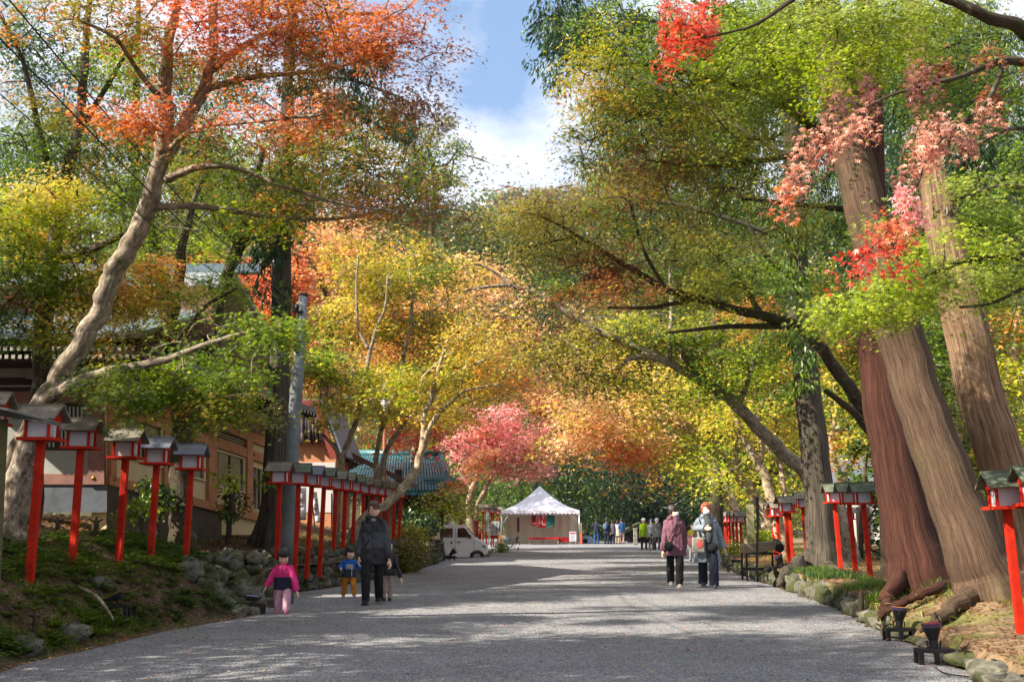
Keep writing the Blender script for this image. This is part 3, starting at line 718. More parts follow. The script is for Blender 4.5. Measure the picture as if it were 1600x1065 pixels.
# mid-distance left maples
GM = 'slender maples behind the left lantern row'
tree('maple_tree', 'slim two-stemmed maple with yellow leaves behind the lantern row', MAP, (525, 836, 27),
     [[(525, 836, 27, 12), (530, 740, 27, 10), (540, 700, 27, 9), (556, 660, 27, 8.5), (566, 615, 27, 8), (576, 560, 27, 7), (586, 520, 27, 6), (602, 478, 27, 4), (606, 430, 27, 4)],
      [(576, 545, 27, 6), (560, 510, 27, 5), (557, 450, 27, 4), (560, 400, 27, 3)], [(534, 715, 27, 7), (515, 690, 27, 6), (480, 650, 27, 4)]],
     [(560, 500, 80, 36, 28.2, 1.3, 1.6, 'ygreen+green+yellow'), (520, 560, 60, 40, 26.5, 1, 1.6, 'lime+green+ygreen'), (600, 440, 80, 36, 28.3, 1.4, 1.5, 'yellow+ygreen+olive'), (510, 640, 50, 26, 26.5, .8, 1.5, 'yellow+lime'), (570, 590, 60, 28, 26.8, 1, 1.2, 'ygreen+yellow')],
     'tri', .11, BK_MAPLE, BK_TWIG, R0=.6, seed=6, group=GM)
tree('maple_tree', 'many-stemmed maple with thin bare lower branches and golden leaves, centre left', MAP, (590, 838, 28),
     [[(586, 838, 28, 11), (587, 760, 28, 9), (590, 700, 28, 8), (600, 660, 28, 7.5), (612, 625, 28, 7), (625, 596, 28, 6), (630, 560, 28, 7), (641, 512, 28, 6), (644, 470, 28, 5), (640, 420, 28, 3)],
      [(590, 800, 28, 10), (600, 716, 27.6, 9), (624, 671, 27.4, 8), (650, 629, 27.2, 7), (664, 587, 27, 6), (698, 556, 27, 4), (730, 530, 27, 3)],
      [(625, 598, 28, 6), (652, 580, 28, 5), (690, 536, 28, 3)], [(641, 516, 28, 5), (670, 490, 28, 3), (700, 470, 28, 2)], [(598, 670, 28, 7), (596, 640, 28, 6), (580, 600, 28, 4)]],
     [(640, 520, 100, 40, 29.4, 1.5, 1.5, 'yellow+ygreen+orange'), (720, 510, 80, 40, 28.9, 1.3, 1.5, 'ygreen+yellow+green'), (690, 580, 80, 36, 28.6, 1.2, 1.6, 'ygreen+lime+yellow'), (640, 640, 80, 22, 27, 1, 1.4, 'yellow+ygreen'), (680, 440, 90, 36, 29.3, 1.4, 1.3, 'olive+yellow+green'), (760, 560, 60, 36, 28, 1, 1.3, 'orange+yellow+olive'), (600, 390, 100, 34, 29.3, 1.4, 1.2, 'olive+green+yellow')],
     'tri', .11, BK_MAPLE, BK_TWIG, R0=.6, seed=7, group=GM)
tree('maple_tree', 'crooked maple leaning right over the lantern row with a thick sunlit trunk', MAP, (556, 832, 25),
     [[(552, 838, 25, 18), (572, 806, 25, 15), (600, 790, 25, 14), (622, 770, 25, 14), (648, 738, 25, 13), (656, 712, 25, 12), (662, 685, 25, 10), (662, 655, 25, 8), (674, 620, 25, 9), (684, 580, 25, 6), (700, 530, 25, 4)],
      [(662, 692, 25, 10), (674, 662, 25, 9), (700, 632, 25, 7), (730, 610, 25, 4), (780, 600, 25, 3)], [(674, 625, 25, 7), (700, 590, 25, 5), (760, 560, 25, 3)]],
     [(720, 600, 90, 30, 25, 1.1, 1.3, 'ygreen+yellow+orange'), (700, 645, 60, 22, 25, .8, 1.0, 'yellow+orange'), (790, 590, 60, 28, 25.5, .9, 1.3, 'orange+yellow+olive'), (760, 530, 70, 36, 25.5, 1, 1.1, 'yellow+olive+orange'), (640, 600, 60, 26, 25, .8, .8, 'lime+ygreen')],
     'tri', .10, BK_PALE, BK_TWIGP, R0=.55, seed=8, group=GM)
tree('maple_tree', 'salmon and orange maple glowing behind the utility pole', MAP, (505, 800, 38),
     [[(500, 800, 38, 16), (505, 640, 38, 15), (515, 520, 38, 14), (530, 480, 38, 12), (545, 450, 38, 9), (570, 410, 38, 6), (600, 380, 38, 4)], [(525, 490, 38, 8), (500, 440, 38, 6), (480, 400, 38, 4)], [(520, 510, 38, 7), (580, 470, 38, 4)]],
     [(520, 380, 80, 46, 38, 2, 1.8, 'orred+orange+peach'), (470, 440, 60, 60, 38, 2, 1.7, 'orred+peach+orange'), (570, 420, 70, 50, 38, 2, 1.6, 'orange+peach+yellow'), (440, 540, 60, 60, 39, 2, 1.7, 'orange+orred+peach'), (420, 450, 60, 40, 39, 2, 1.6, 'orred+red+orange'), (480, 560, 50, 60, 38.5, 1.6, 1.5, 'peach+orange+yellow'), (400, 620, 40, 30, 38, 1.4, 1.0, 'orange+peach'), (320, 440, 90, 50, 40, 2, 1.2, 'orange+red+yellow')],
     'tri', .17, BK_DARK, R0=1.0, seed=9, twr=.018)
tree('maple_tree', 'orange-red maple peeking behind the yellow crowns near the green-tiled roof', MAP, (640, 820, 48),
     [[(640, 830, 48, 10), (645, 740, 48, 10), (650, 680, 48, 9), (660, 620, 48, 7), (670, 540, 48, 4)], [(650, 690, 48, 6), (620, 660, 48, 4)], [(655, 650, 48, 6), (700, 620, 48, 4)]],
     [(640, 680, 60, 22, 46, 1.6, 1.7, 'red+orred'), (560, 550, 60, 40, 48, 2, 1.2, 'peach+yellow'), (700, 560, 90, 50, 48, 2, 1.6, 'orange+yellow+peach'), (700, 650, 60, 22, 47, 1.6, 1.3, 'orange+yellow'), (620, 470, 80, 50, 50, 2, 1.3, 'peach+orange+yellow'), (780, 520, 60, 46, 50, 2, 1.6, 'orange+peach+yellow'), (740, 440, 70, 46, 52, 2, 1.4, 'peach+yellow+hill')],
     'tri', .19, BK_PALE, R0=1.2, seed=10, twr=.02)
tree('maple_tree', 'pink-red maple with pale crooked trunks beside the white tent', MAP, (738, 846, 60),
     [[(740, 848, 60, 16), (735, 815, 60, 13), (733, 785, 60, 11), (738, 762, 60, 9), (748, 738, 60, 7), (752, 710, 60, 5)], [(742, 815, 60, 9), (747, 788, 60, 8), (760, 760, 60, 7), (770, 740, 60, 6), (785, 725, 60, 4), (820, 712, 60, 3)], [(772, 738, 60, 5), (776, 705, 60, 4)], [(738, 765, 60, 5), (715, 735, 60, 3)]],
     [(770, 690, 84, 36, 59.5, 2.2, 1.5, 'pink'), (725, 702, 45, 34, 59, 1.8, 1.4, 'pink+peach'), (800, 725, 55, 22, 59.5, 1.6, 1.3, 'pink+pinkred'), (845, 725, 26, 24, 60, 1.4, 1.2, 'pinkred+pink'), (775, 652, 72, 24, 59.5, 1.8, 1.4, 'pink'), (728, 740, 34, 16, 58.5, 1, 1.0, 'pink+peach'), (840, 682, 34, 26, 60, 1.6, 1.3, 'pink+peach')],
     'tri', .22, BK_PALE, BK_TWIGP, R0=.6, seed=11, twr=.02)
tree('small_maple', 'small orange-green maple just left of the white van', MAP, (688, 868, 44),
     [[(688, 880, 44, 6), (690, 830, 44, 5), (692, 790, 44, 4), (696, 755, 44, 3)], [(690, 810, 44, 3), (675, 770, 44, 2)], [(690, 800, 44, 3), (715, 775, 44, 2)]],
     [(695, 765, 36, 26, 43.5, 1, 2.0, 'olive+orange+green'), (705, 790, 34, 20, 43.5, 1, 1.7, 'ygreen+green+lime'), (675, 790, 22, 24, 43.6, .8, 1.5, 'green+olive')],
     'tri', .15, BK_DARK, R0=.5, seed=12)
tree('pine_tree', 'lone pine with tufted rounded crown against the cloud', 'pine tree', (672, 600, 75),
     [[(676, 800, 75, 14), (674, 500, 75, 13), (673, 380, 75, 10), (680, 310, 75, 8), (676, 260, 75, 7), (670, 225, 75, 5), (682, 195, 75, 3)], [(676, 262, 75, 4), (700, 255, 75, 3), (714, 235, 75, 2)], [(676, 285, 75, 4), (650, 270, 75, 3)], [(678, 300, 75, 4), (705, 285, 75, 3)]],
     [(662, 215, 26, 16, 75, 1.2, 2.0, 'ever+olive'), (694, 196, 18, 9, 75, .8, 1.8, 'ever+olive'), (714, 232, 15, 13, 75, .9, 2.0, 'ever+olive'), (648, 248, 28, 16, 75, 1.2, 1.9, 'ever+cedar'), (682, 248, 18, 12, 75, 1, 1.5, 'ever'), (698, 280, 28, 12, 75, 1, 1.8, 'ever+olive'), (655, 285, 36, 16, 75, 1.2, 1.9, 'ever+cedar'), (640, 225, 18, 12, 75, 1, 1.3, 'ever'), (660, 330, 50, 30, 76, 1.6, 1.6, 'ever+cedar')],
     'needle', .28, BK_DARK, R0=.6, seed=13, mode='tuft', twr=.03, twigmax=3)

# ---------------------------------------------------------------- right side cedars
def roots(specs):
    def fn(mb):
        for L in specs:
            pts = [P(a, b, c) for a, b, c, _ in L]; rad = [w_ * c / F / 2 for a, b, c, w_ in L]
            p2, r2 = smooth_path(pts, rad, 6)
            for i in range(1, len(p2)): p2[i] = p2[i] + Vector((random.gauss(0, r2[i] * .3), random.gauss(0, r2[i] * .3), random.gauss(0, r2[i] * .15)))
            mb.tube(p2, r2, 12, bark=.12)
    return fn
tree('cedar_tree', 'huge leaning cedar with smooth brown bark in the right foreground', 'cedar tree', (1525, 950, 12.4),
     [[(1560, 960, 12.4, 118), (1544, 915, 12.4, 100), (1522, 860, 12.4, 88), (1490, 775, 12.5, 78), (1462, 700, 12.6, 74), (1438, 635, 12.7, 71), (1416, 560, 12.8, 70), (1396, 490, 12.8, 69), (1370, 400, 13, 66), (1350, 320, 13.1, 64), (1332, 240, 13.2, 62), (1308, 130, 13.3, 60), (1284, 0, 13.5, 54), (1262, -150, 13.6, 46)]],
     [], 'needle', .14, BK_CEDAR, seed=21, flare=(1.0, 5, .55, 1.1), mode='cedar',
     extra=roots([[(1556, 900, 12.5, 34), (1505, 938, 12.1, 28), (1474, 962, 11.75, 20), (1440, 985, 11.4, 6)], [(1560, 950, 12.0, 24), (1590, 972, 11.4, 16), (1560, 1000, 10.8, 10), (1520, 1010, 10.6, 6)],
                  [(1570, 940, 12.2, 30), (1610, 965, 11.6, 18), (1640, 990, 11, 10)], [(1545, 955, 12, 22), (1545, 985, 11.4, 12), (1500, 1000, 11, 9), (1488, 1012, 10.9, 5)], [(1575, 960, 12, 14), (1598, 985, 11.2, 10), (1570, 1012, 10.6, 6), (1555, 1030, 10.3, 4)]]))
tree('cedar_tree', 'red-brown cedar standing just behind the huge leaning one', 'cedar tree', (1425, 930, 14.2),
     [[(1446, 935, 14.2, 104), (1432, 880, 14.2, 86), (1418, 820, 14.3, 74), (1398, 720, 14.4, 64), (1382, 640, 14.5, 60), (1368, 541, 14.6, 52), (1364, 420, 14.6, 48), (1362, 320, 14.8, 44), (1360, 200, 15, 40), (1356, 60, 15, 38), (1350, -100, 15.2, 30)]],
     [], 'needle', .14, BK_RED, seed=22, flare=(.8, 6, .3, .3), mode='cedar',
     extra=roots([[(1405, 905, 14, 28), (1388, 932, 13.6, 20), (1380, 952, 13.4, 12), (1372, 968, 13.2, 5)], [(1490, 912, 13.4, 17), (1450, 924, 13.0, 15), (1410, 940, 12.9, 12), (1385, 954, 12.9, 8), (1376, 964, 12.9, 4)]]))
tree('cedar_tree', 'sunlit cedar with deeply furrowed shaggy bark at the right edge', 'cedar tree', (1600, 900, 17),
     [[(1606, 905, 17, 84), (1586, 800, 17, 74), (1560, 705, 17, 68), (1537, 635, 17.1, 67), (1506, 500, 17.2, 66), (1486, 410, 17.3, 60), (1466, 300, 17.4, 52), (1450, 180, 17.5, 46), (1430, 40, 17.6, 40), (1416, -100, 17.8, 32)]],
     [(1500, 250, 70, 70, 17, 1.6, 1.2, 'dark+cedar+ever'), (1420, 200, 60, 80, 18, 1.4, 1.2, 'cedar+dark'), (1560, 300, 60, 60, 17.6, 1.4, 1.2, 'dark+ever')],
     'needle', .15, BK_SHAG, seed=23, flare=(1.0, 6, .4, 2.0), mode='cedar', barkamp=.09)
tree('cedar_tree', 'straight grey cedar between the right lantern groups', 'cedar tree', (1272, 885, 23),
     [[(1287, 890, 23, 64), (1285, 846, 23, 50), (1280, 776, 23, 43), (1271, 690, 23, 41), (1262, 610, 23, 38), (1250, 494, 23, 35), (1244, 380, 23, 32), (1240, 270, 23, 28), (1234, 120, 23, 26), (1230, -60, 23, 18)],
      [(1256, 445, 23, 12), (1225, 425, 22.4, 10), (1190, 390, 22, 8), (1165, 340, 21.8, 5)], [(1246, 380, 23, 10), (1100, 330, 23, 7), (960, 300, 23, 4)], [(1240, 250, 23, 10), (1080, 160, 23.5, 8), (960, 110, 24, 6), (870, 100, 24, 3)],
      [(1236, 120, 23, 10), (1050, 40, 24, 7), (900, 20, 24.5, 4), (830, 40, 24.5, 3)]],
     [(868, 55, 34, 40, 24, 1, 1.8, 'cedar+dark'), (900, 20, 60, 50, 24.4, 1.2, 1.5, 'dark+cedar'), (876, 105, 26, 24, 24, .9, 1.4, 'cedar+ever'), (960, 60, 60, 60, 24.5, 1.2, 1.0, 'cedar+dark'), (975, 240, 50, 60, 24, 1.2, 1.3, 'cedar+dark'), (1010, 330, 40, 50, 24, 1, 1.1, 'dark+cedar'), (950, 330, 36, 40, 24, 1, .8, 'cedar'),
      (1060, 250, 60, 60, 24, 1.2, .9, 'cedar+dark'), (1225, 420, 46, 50, 22.4, .8, 1.1, 'green+ever'), (1255, 540, 22, 60, 22.3, .25, .9, 'green+ever'), (1200, 350, 60, 50, 23, 1, .9, 'ever+cedar')],
     'needle', .17, BK_GREY, seed=24, flare=(.9, 6, .55, .9), mode='cedar', R0=.55,
     extra=roots([[(1250, 880, 22.6, 26), (1232, 898, 22, 20), (1218, 912, 21.4, 8)], [(1290, 885, 22.6, 26), (1312, 896, 22.2, 18), (1335, 902, 22, 8)]]))

# ---------------------------------------------------------------- right side maples
tree('maple_tree', 'big maple behind the straight cedar, its trunk leaning left across the view', MAP, (1320, 886, 25),
     [[(1330, 886, 25, 44), (1300, 800, 24.6, 36), (1258, 740, 24.2, 23), (1216, 700, 24, 21), (1182, 666, 23.8, 20), (1154, 636, 23.6, 19), (1128, 614, 23.4, 17), (1100, 598, 23.2, 16), (1070, 580, 23, 14), (1044, 566, 22.8, 12), (1015, 556, 22.6, 12), (985, 560, 22.5, 8), (946, 585, 22.4, 5), (900, 580, 22.4, 3)],
      [(1047, 567, 22.8, 13), (1000, 545, 22.6, 12), (950, 525, 22.4, 12), (900, 499, 22.3, 11), (848, 465, 22.2, 9), (792, 446, 22, 6), (724, 454, 22, 3)], [(800, 448, 22, 6), (766, 421, 22, 4), (740, 412, 22, 3)],
      [(1100, 600, 23.2, 10), (1060, 540, 23, 8), (1050, 480, 23, 7), (1046, 420, 23, 4)], [(1047, 560, 22.8, 8), (1048, 500, 22.9, 7), (1052, 440, 23, 5)], [(1154, 636, 23.6, 9), (1180, 560, 23.4, 6), (1200, 500, 23.2, 4)]],
     [(1080, 545, 110, 36, 22.8, 1.2, 1.39, 'green+olive+lime'), (1140, 600, 60, 30, 23.2, .9, 1.31, 'green+lime'), (980, 520, 110, 36, 22.4, 1.2, 1.31, 'olive+green+ygreen'), (890, 560, 90, 36, 22.3, 1.1, 1.15, 'olive+ygreen+rust'), (860, 510, 80, 36, 22.2, 1.1, 0.98, 'olive+rust'), (940, 600, 80, 20, 22.6, .8, .9, 'olive+ygreen'),
      (1140, 520, 90, 36, 23, 1.1, 1.07, 'green+ygreen'), (1060, 620, 50, 20, 23, .7, .8, 'lime+green'), (800, 480, 80, 30, 22.2, 1, .7, 'olive+rust+peach'), (1190, 560, 50, 50, 23.2, .9, 0.98, 'green+lime'), (1000, 580, 60, 20, 22.8, .7, .9, 'green+olive')],
     'tri', .095, BK_MAPLE, R0=.6, seed=31)
tree('maple_tree', 'maple reaching from behind the red-brown cedar with dark wide-spread boughs', MAP, (1385, 900, 18.5),
     [[(1395, 900, 18.5, 34), (1385, 780, 18.5, 30), (1366, 665, 18.4, 23), (1330, 612, 18.2, 21), (1292, 556, 18, 19), (1250, 512, 17.8, 17), (1205, 496, 17.6, 16), (1150, 484, 17.4, 14), (1090, 466, 17.2, 12), (1040, 452, 17, 11), (1005, 430, 17, 9), (970, 410, 17, 8), (905, 370, 17, 6), (850, 340, 17, 4), (800, 330, 17, 3)],
      [(1090, 466, 17.2, 9), (1020, 480, 17, 7), (950, 480, 16.8, 4)], [(1240, 510, 17.8, 12), (1140, 510, 17.4, 8), (1040, 520, 17, 4)], [(1366, 680, 18.4, 16), (1330, 640, 18, 12), (1290, 610, 17.6, 8)], [(1040, 452, 17, 7), (1010, 400, 16.8, 6), (990, 340, 16.6, 5), (980, 290, 16.5, 3)], [(1190, 494, 17.6, 10), (1150, 430, 17.3, 7), (1100, 380, 17, 5), (1070, 330, 17, 4)], [(905, 370, 17, 5), (850, 380, 17, 4), (790, 400, 17, 3)]],
     [(870, 322, 90, 20, 16.8, 1, 1.9, 'rust+dkred+olive'), (790, 322, 60, 16, 16.8, .8, 1.31, 'rust+dkred+olive'), (950, 306, 70, 26, 16.6, 1, 1.7, 'rust+olive+green'), (840, 352, 90, 20, 17, .9, 1.23, 'rust+olive'), (930, 370, 90, 26, 17, 1, 1.6, 'olive+green+olive'), (1000, 420, 110, 30, 16.9, 1, 1.7, 'olive+green+rust'), (1090, 400, 100, 34, 17, 1.1, 1.31, 'green+olive'),
      (1080, 450, 110, 26, 17.2, 1, 1.5, 'green+ygreen+olive'), (1160, 440, 80, 34, 17.4, 1, 1.4, 'green+lime'), (960, 460, 90, 24, 16.8, .9, 1.07, 'olive+ygreen+rust'), (860, 400, 70, 20, 17, .8, .9, 'rust+olive'), (1000, 265, 60, 24, 16.6, .8, 0.98, 'rust+olive+green'), (1240, 490, 60, 26, 17.8, .8, 0.90, 'green+olive'), (1290, 500, 50, 26, 17, .7, 0.90, 'green'), (900, 440, 70, 20, 16.9, .8, .9, 'olive+green')],
     'star', .075, BK_DARK, R0=.48, seed=32, twr=.009)
tree('maple_tree', 'tall maple spreading a bright yellow-green canopy over the upper right', MAP, (1410, 880, 16.2),
     [[(1415, 885, 16.2, 34), (1392, 700, 16, 30), (1376, 500, 15.8, 28), (1350, 330, 15.4, 24), (1290, 220, 15, 20), (1200, 150, 14.6, 15), (1100, 120, 14.2, 11), (1000, 100, 14, 7), (930, 110, 13.9, 4)],
      [(1300, 230, 15, 12), (1200, 250, 14.6, 9), (1100, 260, 14.4, 6), (1010, 250, 14.2, 4)], [(1250, 180, 14.8, 12), (1180, 60, 14, 8), (1080, 0, 13.6, 5)], [(1350, 330, 15.4, 12), (1250, 320, 15, 8), (1160, 310, 14.8, 5)], [(1330, 290, 15.2, 12), (1330, 120, 14.4, 9), (1350, 0, 14, 6)], [(1100, 120, 14.2, 8), (1000, 180, 14, 5), (920, 220, 13.9, 3)]],
     [(955, 90, 60, 60, 13.8, .9, 1.5, 'green+ygreen+olive'), (920, 140, 30, 40, 13.7, .5, 1.3, 'yellow+orange+ygreen'), (950, 190, 70, 40, 13.9, .9, 1.4, 'olive+green+yellow'), (900, 235, 40, 40, 13.9, .6, 1.0, 'green+dark'), (1010, 60, 60, 50, 13.8, .9, 1.6, 'green+lime'), (1060, 170, 90, 46, 14.1, 1, 1.9, 'green+olive+ygreen'), (1150, 60, 110, 46, 13.8, 1, 2.0, 'green+lime+ltgreen'), (1180, 140, 100, 40, 14, 1, 2.2, 'lime+ltgreen'),
      (1250, 40, 90, 46, 13.8, 1, 2.2, 'lime+ltgreen'), (1100, 250, 110, 40, 14.4, 1.1, 1.8, 'green+olive'), (1190, 260, 70, 50, 14.6, 1, 1.8, 'green+ygreen'), (1010, 250, 80, 36, 14.2, 1, 1.5, 'green+rust+olive'), (1130, 330, 100, 34, 14.8, 1, 1.5, 'green+olive+yellow'), (1220, 330, 50, 50, 15, .8, 1.5, 'ygreen+green'), (1250, 130, 70, 40, 14.2, .8, 1.9, 'lime'), (1330, 50, 90, 50, 12.0, .8, 2.6, 'ltgreen+lime'), (1310, 110, 60, 26, 12.0, .6, 2.2, 'lime'), (1300, 150, 30, 14, 12, .3, 1.4, 'lime+ygreen'), (1450, 40, 100, 50, 12.6, .9, 2.0, 'ltgreen+lime'), (1450, 130, 90, 40, 12.8, .9, 1.4, 'ltgreen+green'),
      (1050, 20, 60, 26, 13.8, .7, 1.4, 'green+lime'), (930, 20, 60, 26, 14, .8, 1.0, 'green+olive')],
     'star', .075, BK_DARK, R0=.45, seed=33, twr=.009)
tree('red_maple_tree', 'wine-red maple reaching in from beyond the right edge, with pink drooping sprays', MAP, (1760, 1000, 9.6),
     [[(1790, 1010, 9.6, 60), (1760, 700, 9.5, 52), (1720, 400, 9.3, 44), (1680, 150, 9.0, 34), (1600, 50, 8.8, 24), (1540, 26, 8.6, 20), (1480, -2, 8.5, 16), (1400, -30, 8.4, 12), (1280, -20, 8.3, 8), (1185, 36, 8.2, 6), (1150, 48, 8.2, 4), (1100, 60, 8.1, 3)],
      [(1650, 110, 8.9, 20), (1570, 95, 8.6, 14), (1500, 120, 8.3, 9), (1420, 140, 8.1, 6), (1360, 165, 8, 4), (1290, 220, 7.9, 3), (1235, 300, 7.8, 2)],
      [(1570, 95, 8.6, 10), (1540, 160, 8.2, 7), (1460, 230, 7.9, 5), (1425, 310, 7.8, 3), (1380, 370, 7.7, 3), (1330, 415, 7.6, 2)], [(1700, 250, 9.2, 12), (1600, 200, 8.8, 7), (1520, 230, 8.6, 4)]],
     [(1400, 125, 90, 24, 8.3, .6, .9, 'dkred'), (1500, 100, 70, 26, 8.5, .6, 1.0, 'dkred+rust'), (1570, 130, 50, 36, 8.6, .6, 1.3, 'dkred+rust'), (1290, 155, 40, 14, 8.1, .4, 1.0, 'dkred'), (1570, 40, 50, 26, 8.7, .5, 1.0, 'rust+dkred'), (1500, 190, 50, 26, 8.2, .5, 1.2, 'dkred+pinkred'),
      (1320, 195, 40, 20, 7.9, .25, 1.6, 'pinkred'), (1275, 230, 34, 20, 7.9, .2, 1.8, 'pinkred'), (1245, 275, 24, 20, 7.8, .18, 1.6, 'orange+pinkred'), (1225, 312, 14, 18, 7.8, .12, 1.3, 'orred'),
      (1470, 200, 40, 20, 8.0, .3, 1.5, 'pinkred'), (1440, 250, 32, 28, 7.9, .25, 1.7, 'pinkred'), (1425, 310, 24, 30, 7.8, .2, 1.7, 'pinkred+pink'), (1400, 355, 34, 22, 7.75, .2, 1.7, 'pinkred+orred'), (1355, 395, 36, 14, 7.7, .2, 1.6, 'pinkred+red'), (1412, 400, 9, 20, 7.7, .1, 1.5, 'red'),
      (1062, 40, 56, 40, 8.1, .35, 1.5, 'orred+red'), (1105, 15, 50, 26, 8.2, .3, 1.2, 'orred+red'), (1055, 88, 24, 20, 8.1, .2, 1.0, 'orred+red')],
     'star', .076, BK_DARK, R0=.14, seed=34, twr=.005, mode='hang', twigmax=1.6)
tree('maple_tree', 'fresh light-green maple whose low boughs cross the leaning cedar from the right', MAP, (1740, 980, 10.6),
     [[(1760, 990, 10.8, 44), (1730, 700, 10.6, 38), (1690, 500, 10.4, 30), (1640, 420, 10.2, 22), (1580, 400, 10, 15), (1500, 410, 9.8, 10), (1420, 440, 9.6, 7), (1340, 470, 9.5, 4), (1290, 490, 9.4, 3)],
      [(1690, 500, 10.4, 16), (1640, 330, 10.2, 12), (1580, 290, 10, 8), (1500, 310, 9.8, 5)], [(1640, 425, 10.2, 10), (1560, 470, 10, 6), (1500, 480, 9.9, 4)]],
     [(1320, 488, 60, 22, 9.5, .5, 2.2, 'ltgreen+lime'), (1380, 470, 66, 30, 9.6, .5, 3.2, 'ltgreen+lime'), (1440, 430, 70, 34, 9.8, .6, 2.6, 'ltgreen'), (1500, 390, 60, 30, 9.9, .6, 1.6, 'ltgreen+lime'), (1570, 330, 50, 40, 10.1, .6, 1.7, 'ltgreen+green'), (1520, 300, 50, 26, 10, .6, 1.3, 'ltgreen'), (1570, 420, 50, 46, 10.2, .6, 1.6, 'green+ltgreen'), (1590, 250, 30, 40, 10.2, .5, 1.4, 'green'), (1480, 460, 50, 20, 9.9, .5, 1.0, 'ltgreen'), (1590, 490, 26, 30, 10.3, .5, 1.2, 'ltgreen+green'), (1380, 340, 40, 22, 10, .5, 1.0, 'ltgreen')],
     'star', .072, BK_DARK, R0=.32, seed=35, twr=.006, twigmax=1.8)
GR = 'maples along the right side of the road'
tree('maple_tree', 'pale-barked maple arching left over the far red lanterns', MAP, (1204, 862, 34),
     [[(1206, 868, 34, 24), (1200, 820, 34, 21), (1185, 785, 34, 19), (1165, 756, 34, 17), (1144, 730, 34, 16), (1120, 708, 34, 14), (1090, 682, 34, 14), (1064, 661, 34, 11), (1033, 655, 34, 8), (1000, 652, 34, 6), (950, 654, 34, 3)],
      [(1120, 708, 34, 9), (1100, 660, 34, 7), (1070, 630, 34, 4)], [(1150, 738, 34, 9), (1150, 690, 34, 6), (1170, 640, 34, 4)]],
     [(960, 640, 80, 30, 33.5, 1.8, 1.9, 'peach+yellow+ygreen'), (1040, 640, 70, 30, 34, 1.6, 1.8, 'yellow+ygreen+peach'), (970, 706, 40, 20, 33.5, 1, 1.9, 'orred+orange'), (1010, 690, 50, 22, 34, 1, 1.4, 'ygreen+peach'), (1090, 700, 50, 30, 33.8, 1.2, 1.4, 'ygreen+lime'), (1130, 660, 50, 30, 34, 1.2, 1.4, 'lime+ygreen'), (950, 600, 90, 24, 34, 1.6, 1.4, 'ygreen+peach+olive'), (1120, 610, 60, 28, 34, 1.3, 1.2, 'yellow+ygreen'), (905, 690, 40, 26, 34, 1.3, 1.5, 'peach+orange')],
     'tri', .14, BK_PALE, BK_TWIGP, R0=.8, seed=36, group=GR, twr=.014)
tree('maple_tree', 'pale maple with sunlit forking stem behind the wooden notice post', MAP, (1222, 860, 30),
     [[(1226, 866, 30, 21), (1216, 820, 30, 19), (1205, 776, 30, 17), (1194, 742, 30, 16), (1180, 714, 30, 13), (1163, 686, 30, 13), (1151, 655, 30, 9), (1142, 620, 30, 6)], [(1188, 722, 30, 10), (1191, 690, 30, 9), (1186, 650, 30, 6), (1195, 610, 30, 4)]],
     [(1160, 650, 50, 34, 30, 1.2, 1.3, 'lime+ygreen+yellow'), (1210, 620, 50, 36, 30, 1.3, 1.5, 'yellow+ygreen+green'), (1110, 740, 40, 26, 30, 1, .8, 'lime+ygreen'), (1150, 580, 70, 30, 30.5, 1.3, 1.3, 'yellow+lime')],
     'tri', .12, BK_PALE, BK_TWIGP, R0=.7, seed=37, group=GR, twr=.012)
tree('maple_tree', 'leaning maple farthest along the right side with peach-pink crown', MAP, (1152, 862, 46),
     [[(1156, 864, 46, 20), (1150, 810, 46, 17), (1143, 782, 46, 15), (1129, 754, 46, 13), (1115, 725, 46, 12), (1098, 698, 46, 10), (1070, 670, 46, 7), (1030, 650, 46, 4)], [(1115, 725, 46, 6), (1080, 710, 46, 4), (1040, 715, 46, 3)]],
     [(890, 640, 60, 36, 46, 2, 2.0, 'peach+yellow+peach'), (880, 690, 40, 28, 46, 1.8, 1.7, 'peach+ygreen'), (950, 670, 60, 30, 46, 1.8, 1.8, 'peach+yellow'), (1030, 700, 60, 26, 46, 1.8, 1.4, 'ygreen+peach'), (1080, 730, 40, 24, 46, 1.5, 1.2, 'lime+ygreen'), (910, 590, 80, 30, 47, 2, 1.6, 'yellow+peach'), (1010, 600, 90, 36, 47, 2, 1.6, 'yellow+ygreen'), (850, 620, 40, 30, 47, 2, 1.5, 'peach+orange'), (1000, 750, 44, 16, 45, 1, .9, 'olive+rust+ygreen')],
     'tri', .18, BK_PALE, BK_TWIGP, R0=1.0, seed=38, group=GR, twr=.02)
tree('young_maple', 'thin pale sapling maple just left of the straight cedar', MAP, (1230, 872, 31),
     [[(1232, 876, 31, 12), (1229, 810, 31, 10), (1227, 773, 31, 9), (1219, 725, 31, 8), (1213, 669, 31, 7), (1203, 618, 31, 6), (1213, 582, 31, 4), (1216, 530, 31, 3)], [(1222, 740, 31, 4), (1200, 700, 31, 3), (1180, 670, 31, 2)]],
     [(1215, 560, 50, 40, 31, 1.3, 1.5, 'lime+yellow+green'), (1230, 660, 40, 36, 31.5, 1.2, 1.5, 'yellow+lime'), (1190, 500, 60, 40, 31, 1.3, 1.3, 'yellow+green+orange')],
     'tri', .12, BK_PALE, BK_TWIGP, R0=.7, seed=39, group=GR)
